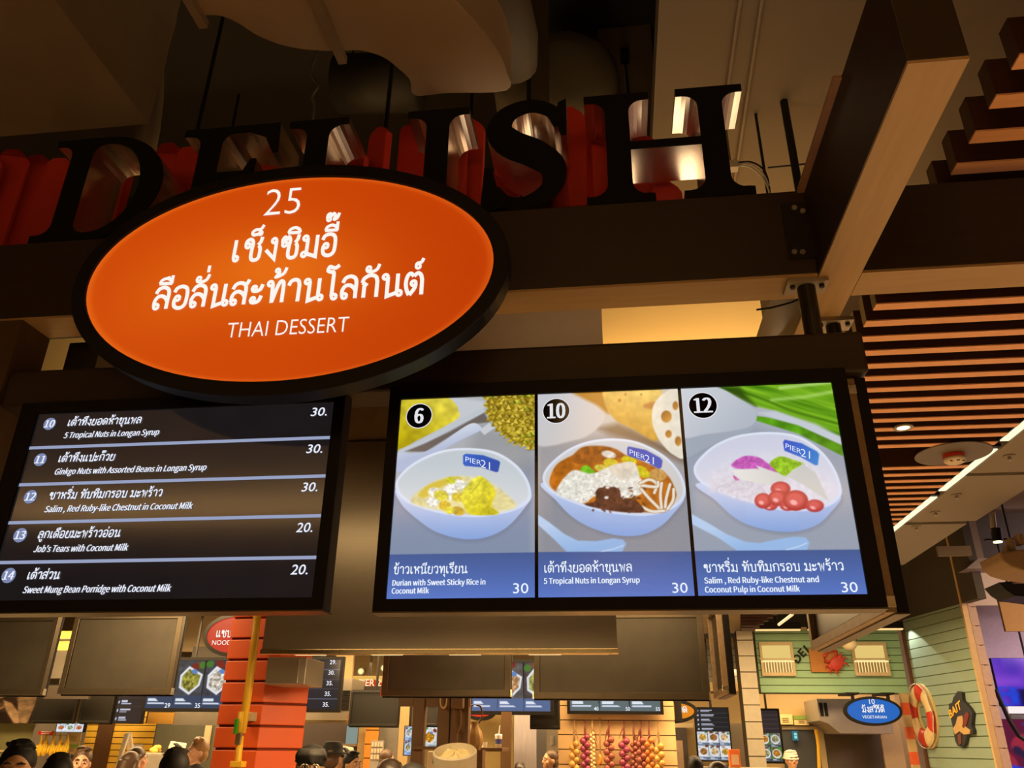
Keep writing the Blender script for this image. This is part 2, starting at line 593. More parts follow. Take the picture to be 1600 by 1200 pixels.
def thai(s, x0, x1, z0, h, y, m, parent, name='lettering', sw=.145, shear=0., dup_mb=None, xf=None):
    """word with its baseline at z0 from x0 to x1 on the plane y (facing -y), consonant height h"""
    kx = (x1 - x0) / thai_width(s)
    mb = dup_mb or MB()
    for i, (L, R_) in enumerate(thai_strokes(s, sw)):
        vs, fs = [], []
        n = len(L)
        yy = y - .00002 * (i % 5)
        for a, b in zip(L, R_):
            for q in (a, b):
                vs.append((x0 + q[0] * kx + shear * q[1] * h, yy, z0 + q[1] * h))
        for j in range(n - 1):
            fs.append((2 * j, 2 * j + 1, 2 * j + 3, 2 * j + 2))
        mb.add(vs, fs)
    if dup_mb is None:
        return mb.build(name, m, parent, xf=xf)
    return mb


CAPH = []
GROT = None
try:
    GROT = bpy.data.fonts.load(bpy.utils.system_resource('DATAFILES', path='fonts') + '/Noto Sans CJK Regular.woff2')
except Exception:
    GROT = None


def latin(s, x0, z0, h, y, mb, x1=None, bold=0., shear=0., align='L', grot=False):
    """text in one of Blender's own faces added to mb; h = height of a capital, x1 fits the width"""
    c = bpy.data.curves.new('text', 'FONT')
    if grot and GROT:
        c.font = GROT
    c.body = s
    if not grot:
        c.offset = bold
    c.resolution_u = 3
    o = bpy.data.objects.new('text', c)
    COL.objects.link(o)
    bpy.context.view_layer.update()
    me = bpy.data.meshes.new_from_object(o.evaluated_get(bpy.context.evaluated_depsgraph_get()))
    vs = [tuple(v.co) for v in me.vertices]
    fs = [tuple(p.vertices) for p in me.polygons]
    bpy.data.objects.remove(o)
    bpy.data.curves.remove(c)
    bpy.data.meshes.remove(me)
    a = np.array(vs)
    lo, hi = a[:, 0].min(), a[:, 0].max()
    k = h / .70
    if grot and GROT:
        if not CAPH:
            CAPH.append(1)
            t_ = latin('H', 0, 0, .70, 0, MB(), None, 0, 0, 'L', True)
            CAPH[0] = max(v[2] for v in t_.v) / .70
        k = h / CAPH[0]
    kx = k if x1 is None else (x1 - x0) / (hi - lo)
    off = {'L': lo, 'C': (lo + hi) / 2, 'R': hi}[align]
    for j, dx in enumerate((0, -1, 1, -.5, .5) if (grot and bold) else (0,)):
        mb.add([(x0 + (p[0] - off) * kx + shear * p[1] * k + dx * bold * h, y - .00004 * j, z0 + p[1] * k) for p in vs], fs)
    return mb


# ------------------------------------------------------------------ pictures shown by screens and prints (colour per grid point)
def vnoise(x, y, seed=0):
    xi, yi = np.floor(x), np.floor(y)
    xf, yf = x - xi, y - yi

    def h(a, b):
        return np.modf(np.abs(np.sin(a * 127.1 + b * 311.7 + seed * 17.3) * 43758.5453))[0]
    u, v = xf * xf * (3 - 2 * xf), yf * yf * (3 - 2 * yf)
    return (h(xi, yi) * (1 - u) + h(xi + 1, yi) * u) * (1 - v) + (h(xi, yi + 1) * (1 - u) + h(xi + 1, yi + 1) * u) * v


class Pic:
    def __init__(self, px, py, base):
        self.x, self.y = px, py
        self.c = np.ones((len(px), 3)) * np.array(base, float)

    def put(self, m, col):
        col = np.asarray(col, float)
        self.c = self.c * (1 - m[:, None]) + (col if col.ndim == 2 else col[None, :]) * m[:, None]

    def ell(self, cx, cy, rx, ry, rot=0, soft=1.):
        t = math.radians(rot)
        R_ = max(rx, ry) + 2 * soft + 1
        out = np.zeros(len(self.x))
        k = np.nonzero((np.abs(self.x - cx) < R_) & (np.abs(self.y - cy) < R_))[0]
        dx, dy = self.x[k] - cx, self.y[k] - cy
        a, b = dx * math.cos(t) + dy * math.sin(t), -dx * math.sin(t) + dy * math.cos(t)
        d = (np.sqrt((a / rx) ** 2 + (b / ry) ** 2) - 1) * min(rx, ry)
        out[k] = np.clip(.5 - d / (2 * soft), 0, 1)
        return out

    def poly(self, pts, soft=.8):
        P = np.array(pts, float)
        lo, hi = P.min(0) - 2 * soft - 1, P.max(0) + 2 * soft + 1
        out = np.zeros(len(self.x))
        k = np.nonzero((self.x > lo[0]) & (self.x < hi[0]) & (self.y > lo[1]) & (self.y < hi[1]))[0]
        X, Y = self.x[k], self.y[k]
        ins = np.zeros(len(X), bool)
        d2 = np.full(len(X), 1e9)
        for a, b in zip(P, np.roll(P, -1, 0)):
            e = b - a
            wx, wy = X - a[0], Y - a[1]
            t = np.clip((wx * e[0] + wy * e[1]) / max(e @ e, 1e-9), 0, 1)
            d2 = np.minimum(d2, (wx - e[0] * t) ** 2 + (wy - e[1] * t) ** 2)
            c1 = (a[1] <= Y) != (b[1] <= Y)
            if b[1] != a[1]:
                xi = a[0] + (Y - a[1]) / (b[1] - a[1]) * e[0]
                ins ^= c1 & (X < xi)
        d = np.where(ins, -1, 1) * np.sqrt(d2)
        out[k] = np.clip(.5 - d / (2 * soft), 0, 1)
        return out

    def ramp(self, c0, c1, x0, y0, x1, y1):
        dx, dy = x1 - x0, y1 - y0
        t = np.clip(((self.x - x0) * dx + (self.y - y0) * dy) / (dx * dx + dy * dy), 0, 1)[:, None]
        return np.array(c0, float)[None] * (1 - t) + np.array(c1, float)[None] * t

    def noisy(self, col, amp, s, seed=0):
        n = vnoise(self.x / s, self.y / s, seed) - .5
        n2 = vnoise(self.x / s * 2.3, self.y / s * 2.3, seed + 5) - .5
        col = np.asarray(col, float)
        col = col if col.ndim == 2 else np.ones((len(self.x), 1)) * col[None]
        return np.clip(col * (1 + amp * (n + .6 * n2))[:, None], 0, 255)


def picture(name, X0, X1, Z0, Z1, Y, nx, nz, paint, m, parent, local=False, xf=None):
    """flat grid facing -y that carries the picture; paint(px, py) works in photo pixels, or in 0..1 panel coordinates"""
    gx, gz = np.meshgrid(np.linspace(X0, X1, nx), np.linspace(Z0, Z1, nz))
    gx, gz = gx.ravel(), gz.ravel()
    if local:
        a, b = (gx - X0) / (X1 - X0), (Z1 - gz) / (Z1 - Z0)
    else:
        d = np.stack([gx, np.full_like(gx, Y), gz], 1) - CAM
        k = d @ FWD
        a, b = 800 + F_PX * (d @ RGT) / k, 600 - F_PX * (d @ UPV) / k
    col = paint(a, b)
    o0 = ORG[parent.name]
    vs = np.stack([gx, np.full_like(gx, Y), gz], 1)
    if xf is not None:
        vs = np.array([tuple(xf @ Vector(p)) for p in vs])
    vs = vs - np.array(o0)
    me = bpy.data.meshes.new(name)
    ii = (np.arange(nz - 1)[:, None] * nx + np.arange(nx - 1)[None]).ravel()
    F = np.stack([ii, ii + 1, ii + 1 + nx, ii + nx], 1)
    me.from_pydata(vs.tolist(), [], F.tolist())
    at = me.color_attributes.new('picture', 'FLOAT_COLOR', 'POINT')
    buf = np.ones((len(gx), 4))
    buf[:, :3] = srgb(np.clip(col, 0, 255))
    at.data.foreach_set('color', buf.ravel())
    me.materials.append(m)
    me.update()
    o = bpy.data.objects.new(name, me)
    COL.objects.link(o)
    o.parent = parent
    ORG[o.name] = o0
    return o

# ================================================================== THE SETTING
struct('floor', MB().box(-16, 14, -7, 20, -.1, 0), mat('warm_floor_tile', (.50, .40, .28), .5, nscale=2), 'pale tiled floor of the food hall')
M_CEIL = mat('brown_ceiling_paint', (.135, .100, .064), .9, noise=.12, nscale=1.2, bump=.05)
CE = PZ(1030, 0, 5.75)[0]
struct('ceiling', MB().box(CE, 14, -1, 17.4, 5.75, 5.95), M_CEIL, 'dim brown painted slab over the stalls at the right')
struct('ceiling_upper', MB().box(-16, 14, -7, 17.6, 9.6, 9.8), mat('black_upper_slab', (.022, .018, .012), .9), 'dark slab high over the stalls')
struct('wall_upper', MB().box(-16, CE, 9.4, 9.6, 3.4, 9.6), mat('dark_olive_wall', (.045, .036, .020), .9, noise=.2, nscale=1.5), 'dark wall high behind the letters')
# lower ceiling over the aisle behind the camera, with a curved dark cut-out
mb = MB()
edge = spline([(-16, -.2), (-9, -.6), (-5.5, .2), (-3.2, -.1), (-1.6, -1.3), (.5, -2.2), (2.5, -1.2), (6, -.4), (14, -.6)], n=8)
mb.prism_z([(-16, -7), (14, -7)] + edge[::-1], 4.4, 4.5)
struct('ceiling_aisle', mb, mat('brown_aisle_ceiling', (.62, .50, .36), .9, nscale=1.5), 'brown ceiling over the aisle in front of the stall')
struct('wall_back', MB().box(-16, 14, 17.4, 17.6, 0, 9.8), mat('tan_back_wall', (.42, .32, .17), .8, noise=.08), 'tan wall closing the food hall')
struct('wall_front', MB().box(-16, 14, -7.1, -7, 0, 9.8), mat('brown_front_wall', (.12, .085, .055), .9))
struct('wall_left', MB().box(-16.1, -16, -7, 17.6, 0, 9.8), mat('brown_left_wall', (.14, .10, .06), .9))
struct('wall_right', MB().box(14, 14.1, -7, 17.6, 0, 9.8), mat('lilac_right_wall', (.45, .36, .40), .9))

# ------------------------------------------------------------------ timber frame of the dessert stall
ZB0, ZB1 = 3.53, 3.975


def beam(name, x0, x1, y0, y1, z0, z1, m, mp, label):
    t = MB().box(x0, x1, y0, y1, z0 + .012, z1).build(name, m, bevel=.004)
    tag(t, label, 'beam', None, 'structure')
    MB().box(x0 + .002, x1 - .002, y0 + .002, y1 - .002, z0, z0 + .012).build('soffit_board', mp, t)
    return t


beam('timber_beam', -6.5, .912, 3.0, 3.19, ZB0, ZB1, M_DARKWOOD, M_PALEWOOD, 'long dark timber beam carrying the big metal letters')
beam('timber_beam', 1.087, 6.0, 3.0, 3.19, ZB0, ZB1 - .01, M_DARKWOOD, M_PALEWOOD, 'dark timber beam running right from the cross beam under the slats')
beam('cross_beam', .912, 1.087, 1.846, 6.19, ZB0 - .002, ZB1, M_DARKWOODY, M_PALEWOODY, 'thick cross beam running towards the viewer over the right screen')
t = MB().box(-2.78, 1.05, 3.02, 3.2, 3.085, 3.268).build('screen_rail', M_DARKWOOD, bevel=.015, seg=3)
tag(t, 'dark timber rail right above the two front menu screens', 'rail', None, 'structure')
x0 = PY(0, 495, 3)[0]
x1 = PY(37, 495, 3)[0]
MBP = MB().box(-3.6, x1, 3.0, 3.2, 0, ZB0)
tag(MBP.build('timber_post', wood('brown_post_timber', (.10, .055, .022), (.06, .03, .012), .55, 'Z')), 'brown timber post at the left end of the stall front', 'post', None, 'structure')
MB().box(.882, .9125, 2.33, 3.0, 3.962, 3.978).build('edge_strip', mat('pinkish_timber_strip', (.42, .24, .14), .55), bpy.data.objects['cross_beam'])
# dark steel splice plate on the beam and pipe hangers
t = thing('splice_plate', 'black bolted steel plate on the beam beside the cross beam', 'plate', (.85, 2.995, 3.6))
X0, X1, Z0, Z1 = px_rect(1226, 318, 1268, 404, 2.995)
MB().box(X0, .911, 2.985, 2.999, Z0, Z1).build('plate', M_BLACKMETAL, t)
for bx, by in ((1241, 325), (1254, 394), (1241, 394), (1254, 330)):
    p = PY(bx, by, 2.985)
    MB().lathe((p[0], 2.978, p[2]), [(.012, 0), (.012, .008)], 8, 'Y').build('bolt', M_STEELD, t)
for (a, b, Y, lab) in ((1250, 1279, 3.06, 'front black pipe hanger between beam and screen rail'), (1285, 1308, 3.42, 'rear black pipe hanger behind the front one')):
    xa, xb = PY(a, 480, Y)[0], PY(b, 480, Y)[0]
    xc, rr = (xa + xb) / 2, (xb - xa) / 2
    zt = ZB0 - .001
    t = thing('pipe_hanger', lab, 'hanger', (xc, Y, 3.268), 'pipe hangers of the screen rail')
    MB().lathe((xc, Y, 3.2), [(rr, 0), (rr, zt - 3.2 - .02)], 20).build('pipe', M_BLACKMETAL, t, smooth=False)
    MB().box(xc - .085, xc + .085, Y - .05, Y + .06, zt - .022, zt).build('top_plate', M_STEELD, t, bevel=.003)
    for s in (-1, 1):
        MB().lathe((xc + s * .06, Y - .02, zt - .035), [(.011, 0), (.011, .014)], 8).build('bolt', M_BLACKMETAL, t)
p0, p1, p2, p3 = (PY(a, b, 3.15) for a, b in ((1182, 484), (1205, 481), (1235, 473), (1252, 466)))
tag(MB().tube([p0, p1, p2, p3], .0045, 6).build('loose_wire', M_BLACK), 'thin dark wire sticking out from the front pipe hanger', 'wire')
# black post seen between beam and rail left of the oval sign
X0, X1, _, _ = px_rect(117, 520, 148, 580, 3.3)
t = MB().box(X0, X1, 3.25, 3.33, 3.1, ZB0).build('steel_upright', M_BLACKMETAL)
tag(t, 'black steel upright behind the left edge of the oval sign', 'upright')
# shelf behind the beam that carries the red pickets
tag(MB().box(-6.5, -.75, 3.19, 3.85, 3.90, 3.955).box(-.75, .9, 3.19, 3.47, 3.90, 3.955).build('letter_shelf', M_DARKWOOD), 'dark ledge behind the letter beam', 'shelf', None, 'structure')
t = MB().box(-9, 1.36, 6.2, 6.3, 3.9, 5.745)
struct('wall_bulkhead', t, mat('cream_bulkhead', (.72, .56, .30), .8, noise=.02, nscale=2), 'cream bulkhead over the rear screens, washed by a cove lamp')

# ------------------------------------------------------------------ big metal letters DELISH on the beam
M_LFACE = mat('black_letter_face', (.006, .005, .004), .75, noise=.5, nscale=120, spec=.15)
M_LSIDE = mat('copper_letter_return', (.72, .60, .50), .27, 1.0, noise=.08, nscale=9, bump=.05)
LH = .655
Z_L = ZB1 + .002


def serif_stem(x0, x1, z0, z1, ol, orr, t=.042, br=.07, top=True, bot=True):
    """outline of an upright with bracketed serifs"""
    o = []

    def arc(cx, cz, r, a0, a1):
        return [(cx + r * math.cos(a), cz + r * math.sin(a)) for a in np.linspace(math.radians(a0), math.radians(a1), 6)]
    r = min(br, .09)
    if bot:
        o += [(x0 - ol, z0), (x1 + orr, z0), (x1 + orr, z0 + t)]
        o += [(x1 + r, z0 + t + .004)] + arc(x1 + r, z0 + t + r, r, 270, 180)[1:] if orr > r else arc(x1 + r, z0 + t + r, r, 270, 180)
    else:
        o += [(x0, z0), (x1, z0)]
    if top:
        o += arc(x1 + r, z1 - t - r, r, 180, 90) + [(x1 + orr, z1 - t), (x1 + orr, z1), (x0 - ol, z1), (x0 - ol, z1 - t)] + arc(x0 - r, z1 - t - r, r, 90, 0)
    else:
        o += [(x1, z1), (x0, z1)]
    if bot:
        o += arc(x0 - r, z0 + t + r, r, 0, -90) + [(x0 - ol, z0 + t)]
    return o


def letter_polys(ch):
    h = LH
    if ch == 'I':
        return [serif_stem(.10, .215, 0, h, .10, .10)]
    if ch == 'H':
        return [serif_stem(.10, .215, 0, h, .10, .10), serif_stem(.545, .66, 0, h, .10, .10), [(.2, .31), (.56, .31), (.56, .352), (.2, .352)]]
    if ch == 'L':
        return [serif_stem(.10, .215, 0, h, .10, .10), [(.2, 0), (.52, 0), (.55, .19), (.52, .19), (.46, .085), (.36, .042), (.2, .042)]]
    if ch == 'E':
        return [serif_stem(.10, .215, 0, h, .10, .0001), [(.2, 0), (.54, 0), (.58, .19), (.55, .19), (.48, .085), (.38, .042), (.2, .042)],
                [(.2, h), (.52, h), (.53, h - .19), (.50, h - .19), (.45, h - .085), (.36, h - .042), (.2, h - .042)],
                [(.2, .315), (.36, .315), (.39, .24), (.42, .24), (.42, .43), (.39, .43), (.36, .357), (.2, .357)]]
    if ch == 'D':
        ou = [(.30 + .35 * math.sin(t), h / 2 + h / 2 * math.cos(t)) for t in np.linspace(0, math.pi, 25)]
        inn = [(.30 + .225 * math.sin(t), h / 2 + (h / 2 - .042) * math.cos(t)) for t in np.linspace(0, math.pi, 25)]
        return [serif_stem(.10, .215, 0, h, .10, .0001), [(.2, h), (.30, h)] + ou[1:] + [(.2, 0), (.2, .042)] + inn[::-1] + [(.2, h - .042)]]
    if ch == 'S':
        sp = spline([(.385, .50), (.34, .585), (.235, .628), (.125, .585), (.085, .49), (.14, .40), (.26, .325), (.345, .235), (.335, .115), (.225, .036), (.12, .05), (.06, .12)], n=7)
        n = len(sp)
        wd = []
        for i in range(n):
            s = i / (n - 1)
            wd.append(.072 + .092 * math.exp(-((s - .5) / .2) ** 2))
        L, R_ = ribbon(sp, wd)
        return [[tuple(p) for p in L] + [tuple(p) for p in R_[::-1]], [(.375, .635), (.415, .655), (.415, .43), (.385, .43), (.36, .54)], [(.0, 0), (.05, 0), (.13, .03), (.085, .12), (.05, .26), (.015, .26)]]
    return []


for ch, xl, lab in (('D', -2.86, 'first big letter, a D, left of the oval sign top'), ('E', -2.14, 'big letter E rising behind the number on the oval sign'),
                    ('L', -1.565, 'big letter L half hidden behind the oval sign'), ('I', -.94, 'big letter I standing between L and S'),
                    ('S', -.555, 'big curved letter S with polished inner sides'), ('H', -.053, 'last big letter, an H, with polished inner sides')):
    t = thing('sign_letter', 'black faced ' + lab, 'letter', (xl, 3.0, Z_L), 'big letters on the timber beam')
    mf, mr = MB(), MB()
    for i, poly in enumerate(letter_polys(ch)):
        pl = [(xl + a, Z_L + b) for a, b in poly]
        mf.prism_y(pl, 3.000 - .0006 * i, 3.008)
        mr.prism_y(pl, 3.008, 3.265 - .001 * i)
    mf.build('letter_face', M_LFACE, t)
    mr.build('letter_return', M_LSIDE, t)

# ------------------------------------------------------------------ red pickets behind the letters
M_RED = mat('red_painted_board', (.52, .030, .012), .45, noise=.12, nscale=9)
PK = [(-12, 378, 240, 26), (30, 378, 236, 26), (68, 378, 245, 26), (104, 372, 250, 26), (200, 372, 240, -20), (272, 372, 226, 18), (305, 372, 232, 18), (345, 360, 250, 22), (418, 360, 246, 10),
      (556, 350, 234, -16), (596, 350, 200, -35), (648, 340, 196, 5), (712, 340, 190, 14), (738, 340, 188, -12), (790, 330, 264, 10), (838, 330, 268, -14), (893, 325, 170, 8), (922, 325, 200, -42), (945, 322, 214, 6),
      (1008, 315, 214, -12), (1040, 315, 284, 20)]
for i, (x, yb, yt, ang) in enumerate(PK):
    Y = 3.44 + .115 * (i % 3) if x < 700 else 3.335 + .085 * (i % 2)
    ang = ang if x < 700 else ang * .25
    p = PY(x, yt, Y)
    wv, th_ = (.17 if x < 700 else .15), .05
    zt = p[2]
    a = math.radians(ang)
    poly = [(-wv / 2, 0), (wv / 2, 0), (wv / 2, zt - 3.955 - .085), (wv / 2 - .02, zt - 3.955 - .05), (.0, zt - 3.955), (-wv / 2 + .02, zt - 3.955 - .02), (-wv / 2, zt - 3.955 - .06)]
    m4 = Matrix.Translation((p[0], Y, 3.955)) @ Matrix.Rotation(a, 4, 'Z')
    o = MB().prism_y(poly, -th_ / 2, th_ / 2).build('picket', M_RED, xf=m4, org=(p[0], Y, 3.955), bevel=.006)
    near = ['left of the letter D', 'behind the letter D', 'behind the letter E', 'between letters E and L', 'between letters L and I', 'between letters I and S', 'behind the letter S', 'between letters S and H', 'behind the letter H']
    x_ = x
    k = 0 if x_ < 120 else 1 if x_ < 280 else 2 if x_ < 400 else 3 if x_ < 500 else 4 if x_ < 660 else 5 if x_ < 750 else 6 if x_ < 860 else 7 if x_ < 930 else 8
    PKN = globals().setdefault('PKN', {})
    PKN.setdefault(k, []).append(o)
    tag(o, None, 'picket', 'red pickets behind the letters')
ORDN = {1: [''], 2: ['leftmost ', 'rightmost '], 3: ['leftmost ', 'middle ', 'rightmost '], 4: ['leftmost ', 'second ', 'third ', 'rightmost ']}
for k, os_ in PKN.items():
    for o, w_ in zip(os_, ORDN[len(os_)]):
        o['label'] = w_ + 'red pointed picket standing ' + near[k]

# ------------------------------------------------------------------ oval sign
YS = 2.72
L_, R__ = PY(135, 455, YS), PY(772, 420, YS)
T_, B_ = PY(450, 280, YS), PY(460, 596, YS)
OC = ((L_[0] + R__[0]) / 2, (T_[2] + B_[2]) / 2)
OA, OB = (R__[0] - L_[0]) / 2, (T_[2] - B_[2]) / 2
t = thing('oval_sign', 'large backlit orange oval sign reading 25 THAI DESSERT', 'sign', (OC[0], YS, OC[1] - OB))


def oval(a, b, n=96, c=OC):
    return [(c[0] + a * math.cos(q), c[1] + b * math.sin(q)) for q in np.linspace(0, 2 * math.pi, n, endpoint=False)]


MB().ring_y(oval(OA + .062, OB + .062), oval(OA - .002, OB - .002), YS - .012, YS + .08).build('rim', M_BLACK, t, bevel=.004)
MB().prism_y(oval(OA + .03, OB + .03), YS + .07, YS + .08).build('back_panel', M_BLACK, t)
# face: polar grid with the uneven light of the tubes inside
nr, na = 24, 96
vs, fs, cols = [], [], []
for i in range(nr + 1):
    for k in range(na):
        q = 2 * math.pi * k / na
        s = max(i / nr, 1e-4)
        x, z = OA * s * math.cos(q), OB * s * math.sin(q)
        vs.append((OC[0] + x, YS, OC[1] + z))
        gl = math.exp(-((x + .02) / .42) ** 2 - ((z - .02 + .10 * x) / .22) ** 2)
        gl2 = .35 * math.exp(-((x + .55) / .3) ** 2 - ((z + .1) / .25) ** 2)
        ed = max(0, (s - .955) / .045)
        c = np.array([203, 70, 6]) + np.array([26, 38, 14]) * min(1, gl + gl2) - np.array([12, 10, 3]) * max(0, x / OA) + np.array([40, 45, 25]) * ed * .6
        cols.append(c)
for i in range(nr):
    for k in range(na):
        fs.append((i * na + k, i * na + (k + 1) % na, (i + 1) * na + (k + 1) % na, (i + 1) * na + k))
fs.append(tuple(range(na)))
fa = MB().add(vs, fs).build('lit_face', picture_mat('sign_face_light', .35, .3), t)
at = fa.data.color_attributes.new('picture', 'FLOAT_COLOR', 'POINT')
bf = np.ones((len(vs), 4))
bf[:, :3] = srgb(np.clip(np.array(cols), 0, 255))
at.data.foreach_set('color', bf.ravel())
M_SIGNW = glow('lit_white_lettering', (250, 246, 238))
yt = YS - .004


def sx(x, y):
    return PY(x, y, yt)


a, b = sx(411, 337), sx(467, 333)
latin('25', a[0], a[2], sx(440, 294)[2] - sx(440, 335.5)[2], yt, MB(), b[0], bold=-.012).build('stall_number', M_SIGNW, t)
a, b = sx(353, 528), sx(543.5, 518)
zc = (sx(448, 523)[2])
latin('THAI DESSERT', a[0], zc, sx(448, 499)[2] - zc, yt, MB(), b[0], bold=-.008).build('lettering', M_SIGNW, t)
a, b = sx(360, 408), sx(524, 397)
z0 = (sx(367, 408.5)[2] + sx(510, 399)[2]) / 2
thai('เช็งซิมอี๊', a[0], b[0], z0, sx(440, 371)[2] - sx(440, 404)[2], yt, M_SIGNW, t, 'shop_name', .172)
a, b = sx(237, 485), sx(661, 458)
z0 = (sx(240, 485.5)[2] + sx(655, 458)[2]) / 2
thai('ลือลั่นสะท้านโลกันต์', a[0], b[0], z0, sx(450, 438)[2] - sx(450, 472)[2], yt, M_SIGNW, t, 'shop_name', .172)
for bx in (-1.9, -.95):
    MB().box(bx - .02, bx + .02, YS + .08, 3.0, 3.60, 3.64).build('mounting_arm', M_BLACKMETAL, t)

# ------------------------------------------------------------------ front menu screens
M_SCREEN = picture_mat('lit_screen', .06, .8)
M_SCRTXT = glow('screen_white_text', (236, 240, 255))
M_SCRTXT2 = glow('screen_caption_text', (238, 246, 255))
M_BAR = glow('screen_blue_bar', (150, 160, 192))
M_DISC = glow('screen_grey_disc', (122, 134, 172))
M_NUMBLACK = mat('screen_black_disc', (.008, .007, .006), .06, spec=.8)
YT = 3.0


def screen_shell(t, X0, X1, Z0, Z1, b, Y):
    MB().ring_y([(X0, Z0), (X1, Z0), (X1, Z1), (X0, Z1)], [(X0 + b[0], Z0 + b[2]), (X1 - b[1], Z0 + b[2]), (X1 - b[1], Z1 - b[3]), (X0 + b[0], Z1 - b[3])], Y - .012, Y + .012).build('bezel', M_BEZEL, t, bevel=.003)
    MB().box(X0 + .004, X1 - .004, Y + .012, Y + .085, Z0 + .004, Z1 - .004).build('housing', M_BLACK, t)
    MB().box(X0, X1, Y - .012, Y + .09, Z0 - .006, Z0 - .0005).build('bottom_trim', M_FRAME, t)


# --- left screen: the price list
XL = (-2.532, -1.157)
ZL = (2.213, 3.033)
t = thing('menu_screen', 'dark price list screen under the left half of the oval sign', 'screen', (-1.86, YT, 2.165), 'front menu screens')
screen_shell(t, XL[0] - .085, XL[1] + .05, 2.167, 3.085, (.085, .05, ZL[0] - 2.167, 3.085 - ZL[1]), YT)


def paint_list(x, y):
    p = Pic(x, y, (27, 23, 24))
    p.c = p.noisy(p.c, .1, 40)
    return p.c


picture('display', XL[0], XL[1], ZL[0], ZL[1], YT, 60, 36, paint_list, M_SCREEN, t)


def q3(x, y):
    return PY(x, y, YT - .004)


ROWS = [((77, 662), '10', 'เต้าทึงยอดห้าขุนพล', 104.5, 219, 665.5, '5 Tropical Nuts in Longan Syrup', 99, 247, 684, '30.', 485, 510, 650, 9.3),
        ((62.5, 718), '11', 'เต้าทึงแปะก๊วย', 90, 177.5, 722, 'Ginkgo Nuts with Assorted Beans in Longan Syrup', 84.5, 321, 741, '30.', 478, 503, 708, 9.6),
        ((47, 776), '12', 'ซาหริ่ม ทับทิมกรอบ มะพร้าว', 75, 252, 780, 'Salim , Red Ruby-like Chestnut in Coconut Milk', 69, 299.5, 799.7, '30.', 470.5, 495.5, 768, 10),
        ((31, 836), '13', 'ลูกเดือยมะพร้าวอ่อน', 58.5, 186.5, 841, "Job's Tears with Coconut Milk", 52, 198.5, 862, '20.', 462, 487.5, 831.5, 10.4),
        ((13, 899), '14', 'เต้าส่วน', 41, 91.5, 905, 'Sweet Mung Bean Porridge with Coconut Milk', 35, 266, 926, '20.', 453.5, 480, 897.5, 10.8)]
PXM = (3.033 - 2.213) / 300.
for (c, num, th_, ta, tb, ty, en, ea, eb, ey, pr, pa, pb, py_, rr) in ROWS:
    cc = q3(*c)
    r_ = abs(q3(c[0] + rr, c[1])[0] - cc[0])
    dk = MB().add([(cc[0] + r_ * math.cos(q), YT - .002, cc[2] + r_ * math.sin(q)) for q in np.linspace(0, 2 * math.pi, 28, endpoint=False)], [tuple(range(28))]).build('number_disc', M_DISC, t)
    hh = 12.5 * PXM
    latin(num, cc[0], cc[2] - hh / 2, hh, YT - .004, MB(), None, .045, .12, 'C', True).build('number', M_SCRTXT, dk)
    a, b = q3(ta, ty), q3(tb, ty - (tb - ta) * .03)
    thai(th_, a[0], b[0], a[2], 10.5 * PXM, YT - .004, M_SCRTXT, t, 'dish_name', sw=.17, shear=.12)
    a, b = q3(ea, ey), q3(eb, ey - (eb - ea) * .03)
    latin(en, a[0], a[2] - .002, 9.8 * PXM, YT - .004, MB(), b[0], .04, .2, 'L', True).build('dish_name_english', M_SCRTXT, t)
    a, b = q3(pa, py_), q3(pb, py_)
    latin(pr, a[0], a[2], 14 * PXM, YT - .004, MB(), b[0], .006, .16).build('price', M_SCRTXT, t)
for (ax, ay, bx, by) in ((50, 700.3, 517, 682.5), (34, 758, 510, 742.5), (17, 817.7, 503, 804.4), (0, 879.5, 495.5, 870)):
    za = (q3(ax, ay)[2] + q3(bx, by)[2]) / 2
    MB().box(XL[0] + .002, XL[1] - .002, YT - .0022, YT - .0012, za - .0068, za + .0068).build('divider_bar', M_BAR, t)

# --- right screen: three pictured dishes
def Zm(ox, oy, pts, s=5.3333):
    return [(ox + a / s, oy + b / s) for a, b in pts]


def stroke(p, pts, wd, soft=.8):
    d2 = np.full(len(p.x), 1e9)
    P = np.array(pts, float)
    for a, b in zip(P[:-1], P[1:]):
        e = b - a
        wx, wy = p.x - a[0], p.y - a[1]
        t = np.clip((wx * e[0] + wy * e[1]) / max(e @ e, 1e-9), 0, 1)
        d2 = np.minimum(d2, (wx - e[0] * t) ** 2 + (wy - e[1] * t) ** 2)
    return np.clip(.5 - (np.sqrt(d2) - wd / 2) / (2 * soft), 0, 1)


def weave(p, c, amp=18):
    w_ = np.sin(p.x * 1.55 + p.y * .75) * np.sin(p.y * 1.7 - p.x * .28)
    return np.clip(np.array(c, float)[None] + amp * w_[:, None], 0, 255)


def band(p, ya, xa, yb, xb):
    m = np.clip((p.y - (ya + (yb - ya) * (p.x - xa) / (xb - xa))) + .5, 0, 1)
    c = p.ramp((70, 92, 148), (92, 120, 198), xa, ya, xa, 934)
    p.put(m, c)


def bowl(p, rim, inner, body, cin0, cin1):
    cx = sum(a for a, b in rim) / len(rim)
    y0, y1 = min(b for a, b in rim), max(b for a, b in body)
    p.put(p.poly(spline([(a + 1, b + 3) for a, b in body], True), 5) * .35, (80, 88, 110))
    p.put(p.poly(spline(body, True)), p.ramp((196, 208, 236), (134, 164, 220), cx, (y0 + y1) / 2, cx, y1))
    p.put(p.poly(spline(body, True), 3) * np.clip((p.y - y0) / (y1 - y0) * 2 - 1, 0, 1) * .35 * (np.abs(p.x - cx) > 40), (150, 170, 214))
    p.put(p.poly(spline(rim, True)), p.ramp((224, 230, 244), (196, 210, 240), cx, y0, cx, y1))
    p.put(p.poly(spline(inner, True), 1.6), p.ramp(cin0, cin1, cx, y0, cx, y1))


